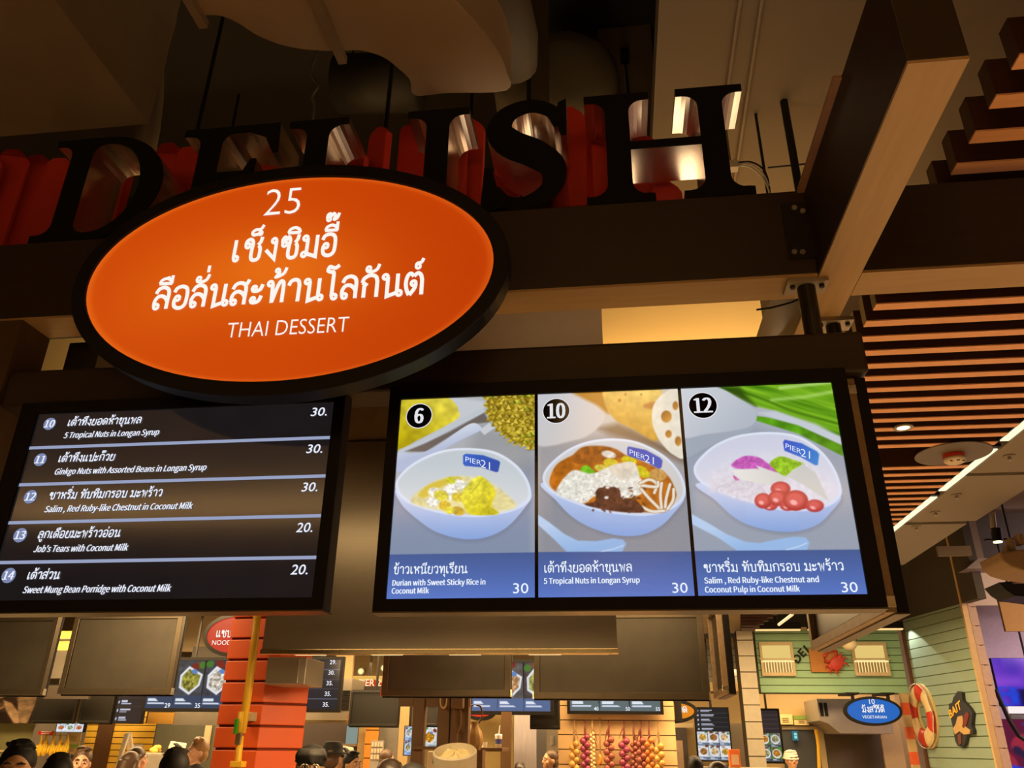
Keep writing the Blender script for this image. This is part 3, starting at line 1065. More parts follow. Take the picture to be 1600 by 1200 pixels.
def shrink(rim, k, dy=0.):
    cx = sum(a for a, b in rim) / len(rim)
    cy = sum(b for a, b in rim) / len(rim)
    return [(cx + (a - cx) * k, cy + (b - cy) * k + dy) for a, b in rim]


def paint6(x, y):
    p = Pic(x, y, (172, 175, 180))
    A = lambda q: Zm(560, 580, q)
    p.put(p.poly(A([(200, 1010), (700, 900), (1480, 760), (1480, 1700), (150, 1700)]), 14), weave(p, (128, 142, 168)))
    p.put(p.poly(A([(1000, 420), (1480, 620), (1480, 900), (900, 700)]), 12) * .6, (140, 142, 146))
    p.put(p.poly(A([(300, 650), (1050, 330), (1050, 250), (700, 200), (300, 640)]), 3), (196, 200, 206))
    p.put(p.poly(spline(A([(330, 215), (700, 215), (800, 262), (838, 340), (830, 392), (690, 475), (480, 580), (320, 650)]), True)), p.noisy(p.ramp((222, 206, 70), (176, 158, 10), 690, 625, 640, 700), .25, 16, 2))
    p.put(p.poly(A([(335, 655), (480, 592), (840, 402), (1045, 300), (1050, 345), (840, 450), (420, 672), (335, 690)])), (190, 196, 204))
    p.put(p.poly(A([(390, 668), (560, 600), (760, 505), (1050, 345), (1090, 425), (960, 440), (800, 520), (560, 672)]), 1.5), (108, 98, 92))
    p.put(p.poly(spline(A([(300, 690), (450, 682), (560, 668), (700, 590), (880, 465), (960, 432), (1012, 455), (1024, 490), (900, 550), (760, 625), (640, 700), (480, 790), (400, 828), (300, 830)]), True)), p.ramp((222, 226, 236), (176, 186, 214), 690, 665, 700, 700))
    p.put(p.poly(A([(1010, 490), (1090, 430), (1140, 470), (1050, 532)])), (200, 204, 210))
    dz = [(1035, 215), (1072, 250), (1040, 287), (1078, 310), (1052, 348), (1085, 372), (1066, 418), (1122, 420), (1106, 460), (1152, 462), (1136, 506), (1192, 502), (1172, 540), (1232, 532), (1206, 566), (1262, 556), (1232, 606), (1302, 582), (1288, 622), (1352, 602), (1338, 636), (1392, 622), (1426, 658), (1490, 640), (1490, 170), (1050, 170)]
    m = p.poly(A(dz))
    n1 = vnoise((x + y) / 6.5, (y - x * .6) / 5.5, 3)
    n2 = vnoise(x / 3.2 + 7, y / 4.1, 9)
    k = np.clip(np.abs(n1 * 2 - 1) * .9 + .5 * n2, 0, 1.2)[:, None]
    p.put(m, np.array([[112, 88, 8]]) * (1 - k) + np.array([[214, 190, 64]]) * k)
    rs = random.Random(4)
    for j in range(9):
        for i in range(9):
            gx, gy = 1055 + i * 54 + (j % 2) * 27 + rs.uniform(-10, 10), 205 + j * 54 + rs.uniform(-10, 10)
            if gy > 225 + (gx - 1040) * 1.08:
                continue
            tx, ty = gx + rs.uniform(-26, 2), gy - rs.uniform(14, 34)
            w1 = rs.uniform(28, 38)
            g = rs.uniform(.8, 1.1)
            grn = rs.random() < .3
            p.put(p.poly(A([(gx - w1, gy + 8), (tx, ty), (gx + 2, gy + 15)]), .6), (208 * g, 186 * g, 74 * g) if not grn else (176 * g, 182 * g, 60 * g))
            p.put(p.poly(A([(gx + 2, gy + 15), (tx, ty), (gx + w1, gy + 6)]), .6), (134 * g, 106 * g, 14 * g) if not grn else (118 * g, 116 * g, 14 * g))
            p.put(p.poly(A([(gx - w1 * .8, gy + 12), (gx + 2, gy + 18), (gx + w1 * .8, gy + 11), (gx, gy + 22)]), .8) * .7, (78, 60, 4))
    rim = A([(310, 965), (345, 865), (480, 752), (680, 665), (900, 640), (1130, 668), (1300, 765), (1400, 885), (1440, 1005), (1420, 1090), (1290, 1165), (1100, 1206), (930, 1216), (720, 1192), (520, 1140), (370, 1070)])
    body = A([(312, 985), (360, 1110), (480, 1225), (640, 1335), (850, 1396), (1050, 1388), (1230, 1305), (1365, 1165), (1432, 1050), (1300, 1050), (900, 1080), (500, 1020)])
    inn = A([(330, 960), (362, 876), (490, 768), (690, 682), (900, 658), (1120, 686), (1285, 780), (1382, 895), (1416, 1005), (1392, 1075), (1270, 1145), (1100, 1180), (930, 1192), (720, 1168), (530, 1118), (390, 1050)])
    bowl(p, rim, inn, body, (188, 198, 204), (208, 216, 226))
    p.put(p.poly(spline(A([(440, 1092), (520, 985), (700, 895), (900, 876), (1100, 930), (1250, 1040), (1312, 1130), (1120, 1180), (900, 1192), (640, 1150)]), True), 2.5), p.noisy((216, 208, 150), .15, 9))
    p.put(p.poly(spline(A([(500, 1030), (600, 940), (800, 880), (860, 905), (700, 960), (560, 1050)]), True), 2), (206, 184, 60))
    for (a, b, r1, r2, c) in ((640, 1010, 60, 40, (222, 224, 216)), (830, 940, 90, 40, (220, 222, 214)), (760, 1010, 60, 60, (226, 226, 220)), (620, 1090, 55, 40, (218, 220, 214)), (770, 910, 40, 28, (196, 196, 40)), (690, 1035, 62, 42, (208, 200, 60)), (830, 1050, 55, 36, (210, 190, 50)), (720, 1120, 50, 40, (206, 176, 40)), (830, 1165, 55, 36, (196, 164, 40)), (760, 1160, 40, 30, (214, 206, 60))):
        q = A([(a, b)])[0]
        p.put(p.ell(q[0], q[1], r1 / 5.33, r2 / 5.33, 12, 1.2), p.noisy(c, .3, 4, 8))
    p.put(p.poly(spline(A([(858, 1040), (895, 960), (1000, 874), (1082, 915), (1142, 1010), (1112, 1120), (1165, 1190), (950, 1196), (885, 1140)]), True), 1), p.noisy(p.ramp((222, 216, 70), (196, 186, 10), 730, 750, 765, 800), .25, 7, 4))
    p.put(stroke(p, spline(A([(930, 1020), (990, 960), (1030, 890)])), 1.2), (178, 172, 20))
    p.put(stroke(p, spline(A([(960, 1120), (1030, 1030), (1060, 920)])), 1.2), (182, 174, 20))
    lg = A([(872, 702), (895, 687), (1040, 700), (1168, 745), (1182, 760), (1166, 835), (1150, 843), (1020, 800), (888, 790), (872, 772)])
    p.put(p.poly(lg), p.ramp((42, 96, 200), (30, 74, 168), 730, 710, 770, 735))
    band(p, 866.5, 608, 863, 835)
    return p.c


def paint10(x, y):
    p = Pic(x, y, (196, 190, 184))
    B = lambda q: Zm(820, 590, q)
    B2 = lambda q: Zm(820, 780, q)
    p.put(p.poly(B([(500, 480), (900, 400), (1100, 600), (1400, 620), (1400, 1500), (90, 1500), (90, 560)]), 10), (160, 156, 158))
    p.put(p.poly(B([(600, 420), (780, 380), (1100, 520), (1320, 660), (1340, 720), (1000, 560), (700, 470)]), 6) * .8, (104, 84, 62))
    p.put(p.poly(B([(90, 960), (1440, 900), (1440, 1600), (90, 1600)]), 16), weave(p, (140, 142, 152)))
    p.put(p.poly(spline(B([(80, 100), (410, 118), (600, 230), (664, 312), (648, 372), (560, 460), (420, 520), (80, 545)]), True), 1.6), p.ramp((196, 198, 208), (206, 200, 196), 840, 610, 900, 690))
    p.put(p.poly(spline(B([(400, 110), (700, 100), (668, 180), (700, 300), (600, 230), (470, 165)]), True), 3), (170, 116, 36))
    p.put(p.poly(spline(B([(665, 200), (690, 95), (1110, 85), (1120, 200), (1070, 360), (1100, 530), (900, 430), (740, 340)]), True), 1.5), p.noisy(p.ramp((222, 190, 104), (190, 142, 48), 1000, 610, 980, 680), .14, 12, 3))
    for a, b, r in ((840, 140, 10), (790, 190, 14), (970, 140, 8)):
        q = B([(a, b)])[0]
        p.put(p.ell(*q, r / 5.3, r / 5.3), (170, 116, 50))
    p.put(p.poly(spline(B([(1000, 220), (1100, 200), (1080, 260), (1000, 250)]), True), 2) * .7, (170, 100, 50))
    p.put(p.poly(spline(B([(1058, 330), (1078, 220), (1160, 130), (1290, 95), (1330, 400), (1330, 660), (1240, 645), (1150, 560), (1080, 440)]), True), 1), p.noisy((226, 220, 204), .06, 10))
    for a, b, r1, r2 in ((1180, 325, 44, 50), (1256, 235, 24, 36), (1198, 470, 27, 32), (1278, 530, 27, 40)):
        q = B([(a, b)])[0]
        p.put(p.ell(q[0], q[1], r1 / 5.33, r2 / 5.33), p.ramp((150, 92, 30), (206, 150, 70), q[0] - 6, q[1] - 6, q[0] + 6, q[1] + 6))
    rim = B([(148, 842), (195, 735), (340, 610), (520, 532), (740, 507), (950, 538), (1150, 640), (1272, 760), (1332, 880), (1336, 985), (1280, 1060), (1190, 1112), (1060, 1146), (900, 1150), (620, 1113), (350, 1024), (205, 945)])
    body = B2([(150, -140), (260, 10), (400, 150), (560, 240), (760, 300), (960, 300), (1120, 232), (1230, 130), (1325, -20), (1100, -60), (700, -100)])
    inn = B([(168, 842), (212, 748), (350, 626), (525, 550), (740, 525), (945, 556), (1138, 656), (1256, 770), (1312, 884), (1314, 978), (1262, 1044), (1180, 1092), (1060, 1124), (900, 1128), (630, 1092), (365, 1005), (222, 930)])
    bowl(p, rim, inn, body, (206, 206, 208), (200, 196, 190))
    p.put(p.poly(spline(B([(205, 872), (262, 730), (400, 645), (560, 585), (700, 585), (830, 640), (1000, 705), (1180, 805), (1252, 930), (1258, 1005), (1190, 1090), (980, 1122), (560, 1068), (400, 1010), (260, 950)]), True), 1.2), p.noisy((176, 100, 22), .3, 10, 6))
    p.put(p.poly(spline(B([(390, 675), (470, 585), (600, 568), (740, 588), (830, 655), (700, 690), (560, 710), (450, 722)]), True), 1.5), p.noisy((150, 84, 24), .3, 7))
    for a, b, r1, r2, c in ((700, 640, 60, 30, (220, 212, 200)), (720, 715, 66, 40, (206, 186, 40)), (870, 690, 66, 36, (204, 188, 20)), (960, 775, 62, 40, (196, 184, 20)), (1000, 805, 52, 30, (202, 190, 30)), (640, 755, 60, 30, (206, 190, 70)), (1110, 810, 70, 50, (196, 150, 80)), (510, 770, 44, 38, (104, 188, 30)), (545, 785, 38, 26, (92, 170, 24))):
        q = B([(a, b)])[0]
        p.put(p.ell(q[0], q[1], r1 / 5.33, r2 / 5.33, 12, 1), p.noisy(c, .2, 4, 3))
    p.put(p.poly(spline(B([(265, 965), (305, 865), (375, 790), (430, 770), (560, 800), (700, 745), (900, 705), (960, 830), (1000, 900), (960, 975), (800, 1010), (600, 985), (500, 1046), (400, 1024)]), True), 1.4), p.noisy((226, 224, 214), .22, 4, 2))
    p.put(p.poly(spline(B([(700, 745), (890, 708), (930, 800), (800, 850)]), True), 2), p.noisy((216, 206, 188), .12, 8))
    rs = random.Random(12)
    for _ in range(150):
        a, b = rs.uniform(300, 960), rs.uniform(790, 1030)
        if b < 1010 - (a - 300) * .12 and b > 960 - (a - 280) * .55 and b > 770:
            q = B([(a, b)])[0]
            g = rs.uniform(.82, 1.0)
            p.put(p.ell(q[0], q[1], rs.uniform(1.2, 3.4), rs.uniform(.8, 1.8), rs.uniform(-70, 70), .6), (240 * g, 238 * g, 226 * g))
    for _ in range(46):
        a, b = rs.uniform(560, 1000), rs.uniform(910, 1120)
        q = B([(a, b)])[0]
        if 930 < b + abs(a - 770) * .18:
            p.put(p.ell(q[0], q[1], rs.uniform(1.5, 4), rs.uniform(1, 2.2), rs.uniform(-60, 60), .8) * .7, (58, 28, 22) if rs.random() < .6 else (116, 72, 54))
    for pts in ([(960, 880), (1040, 850), (1100, 890), (1080, 960)], [(970, 930), (1040, 1010), (1120, 1090)], [(1140, 880), (1130, 980), (1140, 1090)], [(1210, 890), (1180, 1000), (1170, 1080)], [(1240, 930), (1235, 1020), (1190, 1095)], [(980, 1080), (1060, 1115), (1160, 1110)], [(980, 900), (1100, 910), (1110, 870)]):
        p.put(stroke(p, spline(B(pts), n=5), 5.6), (150, 96, 40))
        p.put(stroke(p, spline(B(pts), n=5), 4.4), (228, 220, 206))
    p.put(p.poly(spline(B([(500, 1052), (585, 1030), (600, 935), (690, 903), (785, 930), (812, 1010), (900, 1010), (966, 1060), (985, 1122), (780, 1118), (560, 1078)]), True), 1), p.noisy((82, 46, 34), .5, 5, 11))
    for a, b in ((640, 905), (690, 915), (720, 900), (680, 1000)):
        q = B([(a, b)])[0]
        p.put(p.ell(q[0], q[1], 3.2, 2.2), (226, 222, 216))
    lg = B([(853, 590), (862, 572), (1010, 603), (1128, 668), (1148, 692), (1140, 748), (1118, 762), (1010, 702), (870, 657), (853, 640)])
    p.put(p.poly(lg), (62, 84, 184))
    sp = B2([(90, 115), (200, 190), (330, 290), (440, 345), (600, 350), (740, 325), (820, 338), (846, 372), (810, 440), (350, 440), (240, 330), (90, 195)])
    p.put(p.poly(sp, 1.2), p.ramp((186, 206, 236), (146, 180, 226), 880, 815, 890, 862))
    p.put(stroke(p, B2([(640, 436), (740, 415), (820, 385)]), 1.2), (206, 222, 244))
    band(p, 862.5, 840, 861.5, 1082)
    return p.c


def paint12(x, y):
    p = Pic(x, y, (176, 180, 190))
    Cc = lambda q: Zm(1050, 580, q)
    C2 = lambda q: Zm(1060, 780, q)
    p.put(p.poly(Cc([(60, 640), (700, 440), (1600, 700), (1700, 1600), (60, 1600)]), 12), weave(p, (150, 158, 174)))
    gl = .65 * vnoise((y - .22 * x) / 6.5, (x + .3 * y) / 80., 4) + .35 * vnoise((y - .30 * x) / 2.6, (x + .3 * y) / 60., 8)
    gg = np.clip(gl, 0, 1)[:, None]
    green = np.array([[48, 104, 6]]) * (1 - gg) + np.array([[150, 206, 44]]) * gg
    p.put(p.poly(Cc([(360, 120), (1340, 80), (1412, 550), (1100, 420), (860, 330), (690, 290), (540, 210)]), 1.5), green)
    p.put(p.poly(Cc([(380, 130), (560, 130), (620, 200), (700, 290), (560, 225)]), 4) * .8, (40, 62, 14))
    p.put(stroke(p, Cc([(900, 140), (1340, 90)]), 3, 3) * .8, (214, 240, 170))
    p.put(stroke(p, Cc([(830, 240), (1100, 215), (1345, 170)]), 3.5, 3) * .7, (196, 230, 140))
    p.put(stroke(p, spline(Cc([(560, 160), (800, 250), (1000, 330), (1390, 440)])), 2.2, 2) * .8, (44, 84, 8))
    p.put(p.poly(Cc([(720, 348), (860, 332), (1200, 440), (1405, 548), (1412, 630), (1100, 490)]), 3), (196, 202, 212))
    p.put(p.poly(Cc([(695, 372), (800, 385), (1050, 450), (1425, 620), (1428, 710), (1050, 520), (700, 412)]), 1.2), p.noisy((84, 146, 22), .3, 14, 2))
    p.put(p.poly(spline(Cc([(120, 520), (300, 525), (600, 475), (692, 420), (640, 505), (420, 580), (260, 650), (120, 710)]), True), 1.5), (160, 168, 182))
    p.put(p.poly(spline(Cc([(50, 120), (360, 130), (560, 228), (680, 310), (706, 372), (690, 425), (600, 478), (300, 522), (50, 530)]), True), 1.2), p.ramp((204, 208, 216), (178, 184, 196), 1080, 610, 1150, 680))
    rim = Cc([(180, 832), (218, 735), (360, 612), (560, 532), (820, 507), (1050, 540), (1230, 650), (1350, 800), (1410, 960), (1402, 1048), (1320, 1118), (1180, 1158), (1020, 1168), (860, 1150), (640, 1092), (400, 1012), (240, 930)])
    body = C2([(150, -130), (310, 10), (450, 140), (600, 220), (800, 266), (980, 268), (1150, 216), (1260, 120), (1352, -30), (1100, -80), (600, -120)])
    inn = Cc([(202, 832), (236, 748), (370, 628), (565, 549), (820, 524), (1042, 557), (1216, 664), (1330, 808), (1386, 960), (1378, 1036), (1300, 1098), (1176, 1136), (1020, 1146), (866, 1130), (650, 1074), (412, 994), (258, 914)])
    bowl(p, rim, inn, body, (204, 206, 224), (214, 216, 232))
    p.put(p.poly(spline(Cc([(300, 900), (420, 780), (620, 700), (900, 690), (1140, 760), (1290, 900), (1330, 1030), (1200, 1120), (900, 1120), (600, 1050), (400, 980)]), True), 8) * .7, p.noisy((216, 214, 226), .08, 6))
    p.put(p.poly(spline(Cc([(496, 775), (600, 708), (720, 718), (800, 768), (885, 822), (860, 845), (700, 818), (545, 812)]), True), 1.2), p.noisy((190, 84, 180), .25, 5, 7))
    p.put(p.poly(spline(Cc([(510, 868), (560, 905), (530, 912)]), True), 1), (190, 40, 130))
    p.put(p.poly(spline(Cc([(815, 768), (900, 710), (1010, 738), (1105, 778), (1010, 820), (950, 876), (880, 840)]), True), 1.2), p.noisy((140, 190, 34), .3, 5, 5))
    p.put(p.poly(spline(Cc([(300, 1000), (420, 920), (640, 900), (820, 960), (800, 1060), (600, 1080), (400, 1010)]), True), 5) * .8, p.noisy((206, 202, 216), .16, 4, 6))
    for q in ([(495, 825), (700, 812), (900, 880), (830, 950), (580, 905)], [(700, 785), (860, 840), (960, 890), (900, 940), (760, 870)], [(950, 872), (1090, 770), (1200, 850), (1310, 1085), (1100, 950)]):
        p.put(p.poly(Cc(q), 1), p.ramp((226, 226, 222), (196, 198, 196), 1150, 735, 1230, 775))
    for a, b, r1, r2 in ((1085, 1110, 60, 40), (905, 980, 82, 60), (820, 1120, 60, 40), (760, 1080, 72, 64), (880, 1058, 78, 66), (965, 1120, 66, 44), (1030, 1078, 104, 86), (1190, 1122, 76, 52)):
        q = Cc([(a, b)])[0]
        p.put(p.ell(q[0], q[1], r1 / 5.33, r2 / 5.33, 0, 1), (168, 34, 48))
        p.put(p.ell(q[0] - 1, q[1] - 1.5, r1 / 7.5, r2 / 7.5, 0, 3), (206, 78, 84))
        p.put(p.ell(q[0] - 3, q[1] + 3, r1 / 18, r2 / 22, 20, 1.2), (236, 168, 168))
    lg = Cc([(925, 592), (938, 570), (1080, 600), (1208, 668), (1226, 692), (1216, 782), (1192, 784), (1080, 720), (936, 662)])
    p.put(p.poly(lg), p.ramp((58, 84, 200), (40, 130, 206), 1225, 690, 1280, 720))
    sp = C2([(90, 112), (250, 200), (400, 290), (560, 355), (680, 365), (820, 335), (970, 312), (1060, 320), (1094, 358), (1070, 430), (490, 430), (330, 320), (90, 195)])
    p.put(p.poly(sp, 1.2), p.ramp((180, 204, 236), (150, 184, 228), 1130, 820, 1140, 860))
    p.put(stroke(p, C2([(900, 422), (1000, 395), (1070, 365)]), 1.2), (210, 224, 244))
    band(p, 861, 1088, 858.5, 1342)
    return p.c


XR = (-.864, .887)
ZR = (2.204, 3.030)
t = thing('menu_screen', 'wide bright screen showing three numbered dessert bowls', 'screen', (0, YT, 2.155), 'front menu screens')
screen_shell(t, XR[0] - .05, XR[1] + .06, 2.158, 3.09, (.05, .06, ZR[0] - 2.158, 3.09 - ZR[1]), YT)
xd1 = (PY(835.5, 775, YT)[0], PY(840.8, 775, YT)[0])
xd2 = (PY(1072.5, 775, YT)[0], PY(1078, 775, YT)[0])
PANEL = []
for nm, a, b, fn in (('durian_picture', XR[0], xd1[0], paint6), ('nuts_picture', xd1[1], xd2[0], paint10), ('ruby_picture', xd2[1], XR[1], paint12)):
    PANEL.append(picture(nm, a, b, ZR[0], ZR[1], YT, 236, 324, fn, M_SCREEN, t))
for a, b in (xd1, xd2):
    MB().box(a, b, YT - .001, YT + .004, ZR[0], ZR[1]).build('divider', mat('screen_black_gap', (.008, .007, .006), .06, spec=.8), t)
M_NUMW = glow('screen_number_white', (228, 228, 232))
for P_, (cx, cy, r, s, hp) in zip(PANEL, ((654.7, 649.4, 19.6, '6', 23), (869, 641.6, 20.6, '10', 23), (1098.3, 633, 22, '12', 23))):
    c0 = q3(cx, cy)
    rr = (abs(q3(cx + r, cy)[0] - q3(cx - r, cy)[0]) / 2)
    MB().add([(c0[0] + rr * math.cos(q), YT - .0015, c0[2] + rr * math.sin(q)) for q in np.linspace(0, 2 * math.pi, 40, endpoint=False)], [tuple(range(40))]).build('number_disc', M_NUMBLACK, P_)
    rw = rr * 1.055
    MB().ring_y([(c0[0] + rw * math.cos(q), c0[2] + rw * math.sin(q)) for q in np.linspace(0, 2 * math.pi, 40, endpoint=False)], [(c0[0] + rr * .99 * math.cos(q), c0[2] + rr * .99 * math.sin(q)) for q in np.linspace(0, 2 * math.pi, 40, endpoint=False)], YT - .0016, YT - .0012).build('disc_edge', M_NUMW, P_)
    h = abs(q3(cx, cy - hp / 2)[2] - q3(cx, cy + hp / 2)[2])
    wn = h * .50 * len(s) + (0 if len(s) == 1 else h * .06)
    latin(s, c0[0] - wn / 2, c0[2] - h / 2, h, YT - .003, MB(), c0[0] + wn / 2, .05, grot=True).build('number', M_NUMW, P_)
for P_, (s, a, b, y, h) in zip(PANEL, (('ข้าวเหนียวทุเรียน', 614.5, 729.7, 894.7, 11.2), ('เต้าทึงยอดห้าขุนพล', 850, 987.5, 892.3, 11.4), ('ซาหริ่ม ทับทิมกรอบ มะพร้าว', 1099.7, 1319, 891, 11.6))):
    pa, pb = q3(a, y), q3(b, y)
    hh = q3(a, y - h)[2] - pa[2]
    thai(s, pa[0], pb[0], (pa[2] + pb[2]) / 2 - .003, hh, YT - .003, M_SCRTXT2, P_, 'dish_name', sw=.14)
for k_, (s, a, b, y, h) in ((0, ('Durian with Sweet Sticky Rice in', 613, 758, 913.7, 8.6)), (0, ('Coconut Milk', 611.8, 669.7, 926.8, 8.6)), (1, ('5 Tropical Nuts in Longan Syrup', 850, 999.5, 910.8, 8.8)),
                            (2, ('Salim , Red Ruby-like Chestnut and', 1101, 1280, 910, 9)), (2, ('Coconut Pulp in Coconut Milk', 1102, 1250, 924.5, 9))):
    pa, pb = q3(a, y), q3(b, y)
    latin(s, pa[0], (pa[2] + pb[2]) / 2 - .001, q3(a, y - h)[2] - pa[2], YT - .003, MB(), pb[0], .04, grot=True).build('dish_name_english', M_SCRTXT2, PANEL[k_])
for P_, (a, b, y) in zip(PANEL, ((801.5, 825.5, 927), (1051, 1075, 926.3), (1316, 1341.5, 925.3))):
    pa, pb = q3(a, y), q3(b, y)
    latin('30', pa[0], pa[2], q3(a, y - 16)[2] - pa[2], YT - .003, MB(), pb[0], 0).build('price', M_SCRTXT2, P_)


def slanted(s, x0, y0, x1, y1, h, mb, Y):
    """word along the line (x0,y0)-(x1,y1) of photo pixels on the plane Y"""
    tmp = latin(s, 0, 0, 1, 0, MB(), 1.0, -.01)
    P0, P1, P2 = PY(x0, y0, Y), PY(x1, y1, Y), PY(x0, y0 - h, Y)
    mb.add([tuple(P0 + (P1 - P0) * v[0] + (P2 - P0) * v[2]) for v in tmp.v], tmp.f)


for P_, (a, b, a2, b2, c, d) in zip(PANEL, ((727.3, 721, 752, 727.5, 751.5, 729.5), (983.8, 709.5, 1008, 719.5, 1007.5, 721.5), (1227.5, 700, 1252, 710, 1251.5, 712.5))):
    mw = MB()
    slanted('PIER', a, b, a2, b2, 8, mw, YT - .003)
    slanted('21', c, d, c + 14, d + 4.5, 12, mw, YT - .003)
    mw.build('bowl_logo', M_SCRTXT2, P_)

# --- screen at right angles on the right side of the stall, seen from its back and end
M_CHROME = mat('bright_corner_steel', (.75, .68, .52), .25, 1.0)


def side_screen(label, xa, xb, ya, yb, z0, z1):
    """screen facing +x with its back frame towards -x; back sheet set back between the frame bars"""
    t = thing('menu_screen', label, 'screen', ((xa + xb) / 2, (ya + yb) / 2, z0), 'side menu screens')
    xm = xa + (xb - xa) * .48
    fw = .045
    MB().box(xm, xb, ya, yb, z0, z1).build('bezel', M_BEZEL, t, bevel=.004)
    m = MB()
    m.box(xa, xm, ya, ya + fw, z0, z1)
    m.box(xa, xm, yb - fw, yb, z0, z1)
    m.box(xa, xm, ya + fw, yb - fw, z0, z0 + fw)
    m.box(xa, xm, ya + fw, yb - fw, z1 - fw, z1)
    m.build('back_frame', mat('bronze_stile_lit', (.27, .19, .11), .5, .45, noise=.3, nscale=30), t, bevel=.004)  # frame bronze made lighter: light on the near stile put into its colour
    MB().box(xm - .012, xm - .002, ya + fw, yb - fw, z0 + fw, z1 - fw).build('back_sheet', M_BACKSHEET, t)
    for zc in (z0 + .03, z1 - .06):
        MB().box(xa - .004, xm, ya - .004, ya, zc - .012, zc + .03).build('corner_bracket', M_CHROME, t, bevel=.003)
    MB().box(xm - .008, xb + .002, ya, yb, z0 - .006, z0 - .0005).build('bottom_trim', M_FRAME, t)
    if 'CE' in globals() and ya > 4:
        hang(t, xb - .02, (ya + yb) / 2, z1)
    return t


side_screen('dark screen turned sideways at the right end of the stall front', .958, 1.04, 3.06, 4.3, 2.15, 3.075)

# ================================================================== INSIDE THE DESSERT STALL
HX0, HX1, HZ0, HZ1 = -2.0, .0, 2.158, 3.42
t = thing('range_hood', 'long brushed steel extractor hood hanging behind the front screens', 'hood', (-1, 4.6, HZ0))
MB().box(HX0, HX1, 4.5, 4.68, HZ0 + .02, HZ1).build('hood_body', M_STEEL, t)
MB().box(HX0 - .006, HX1 + .006, 4.49, 4.53, HZ0, HZ0 + .028).build('hood_lip', mat('bright_brass_lip', (.8, .62, .34), .25, 1.0), t, bevel=.004)
MB().box(HX0 - .004, HX1 + .004, 4.494, 4.51, HZ1, HZ1 + .012).build('top_trim', M_FRAME, t)
MB().box(HX0 + .05, HX1 - .05, 4.54, 4.67, HZ0 + .012, HZ0 + .02).build('grease_filter', M_STEELD, t)
for xx in (-1.75, -1.3, -.85, -.4):
    MB().box(xx - .09, xx + .09, 4.56, 4.62, HZ0 + .006, HZ0 + .016).build('hood_light', glow('hood_lamp_glow', (255, 225, 160), 1.2), t)
MB().box(-2.0, -.012, 4.5, 5.3, HZ1 + .013, 4.85).build('hood_shroud', mat('tan_shroud_panel', (.30, .21, .115), .6, noise=.06), t)
hang(t, -1.62, 4.62, 4.85)
hang(t, -.50, 4.62, 4.85)
X0, X1, Z0, Z1 = px_rect(145, 530, 250, 590, 5.0)
tag(MB().box(X0, X1 + .6, 5.0, 5.6, 3.3, 5.2).build('duct_casing', mat('grey_duct_casing', (.32, .26, .20), .7)), 'grey boxed duct behind the lower left of the oval sign', 'duct cover')
hang(bpy.data.objects['duct_casing'], X0 + .3, 5.2, 5.2)

# rear screens hanging with their backs to the viewer
M_BACKDARK = mat('dark_screen_back', (.016, .014, .011), .35, .2)


def back_screen(label, x0, y0, x1, y1, Y, group='rear screens of the dessert stall', dark=False, name='menu_screen', brackets=True):
    X0, X1, Z0, Z1 = px_rect(x0, y0, x1, y1, Y)
    t = thing(name, label, 'screen', ((X0 + X1) / 2, Y, Z0), group)
    fw = .055 if not dark else .03
    MB().ring_y([(X0, Z0), (X1, Z0), (X1, Z1), (X0, Z1)], [(X0 + fw, Z0 + fw), (X1 - fw, Z0 + fw), (X1 - fw, Z1 - fw), (X0 + fw, Z1 - fw)], Y, Y + .06).build('back_frame', M_FRAME if not dark else M_BACKDARK, t, bevel=.004)
    MB().box(X0 + fw, X1 - fw, Y + .018, Y + .03, Z0 + fw, Z1 - fw).build('back_sheet', M_BACKSHEET if not dark else M_BACKDARK, t)
    MB().box(X0 - .003, X1 + .003, Y + .06, Y + .085, Z0 - .012, Z1 + .012).build('bezel', M_BEZEL, t)
    hang(t, (X0 + X1) / 2, Y + .07, Z1)
    if not dark and brackets:
        for xx, s in ((X0, 1), (X1, -1)):
            MB().box(xx - .012 if s > 0 else xx, xx if s > 0 else xx + .012, Y + .01, Y + .055, Z0 + .0, Z0 + .06).build('corner_bracket', M_CHROME, t)
    return t


back_screen('brown backed rear screen cut by the left edge of the photo', -78, 962, 78, 1086, 7.5)
back_screen('brown backed rear screen with dented back sheet under the price list', 104, 958, 276, 1085, 7.45)
back_screen('brown backed rear screen half hidden behind the steel hood', 600, 955, 798, 1088, 7.4)
back_screen('wide brown backed rear screen under the right front screen', 834, 956, 1103, 1092, 7.55)
side_screen('dark side screen turned edge-on right of the wide rear screen', .80, .90, 6.75, 7.45, PY(1130, 1088, 7.1)[2], PY(1130, 950, 7.1)[2])

# ------------------------------------------------------------------ orange pillar with its yellow pipe
M_ORANGE = mat('orange_painted_boards', (.70, .105, .018), .45, noise=.08, nscale=5)
M_ORANGED = mat('orange_board_joint', (.16, .02, .006), .8)
YP = 6.0
pa, pc, pb = PY(343, 1080, YP), PY(413, 1080, YP), PY(482, 1080, YP)
A_, C_, B_2 = (pa[0], YP + .03), (pc[0], YP), (pb[0] * 6.22 / 6, YP + .22)
B_3 = (B_2[0] * 6.62 / 6.22 - .03, 6.62)
t = thing('boarded_pillar', 'orange boarded pillar behind the price list screen', 'pillar', (pc[0], YP + .2, 0))
core = MB()
core.prism_z([(A_[0] + .012, A_[1] + .02), (C_[0], C_[1] + .018), (B_2[0] - .012, B_2[1] + .01), (B_3[0] - .012, B_3[1]), (A_[0] + .012, A_[1] + .55)], 0, 3.4)
core.build('pillar_core', M_ORANGED, t)
bd = MB()
zz = 0
seams = [PY(350, y, YP)[2] for y in (965, 998, 1031, 1066, 1099, 1134, 1170)]
step = (seams[0] - seams[-1]) / 6
z = seams[-1] - 10 * step
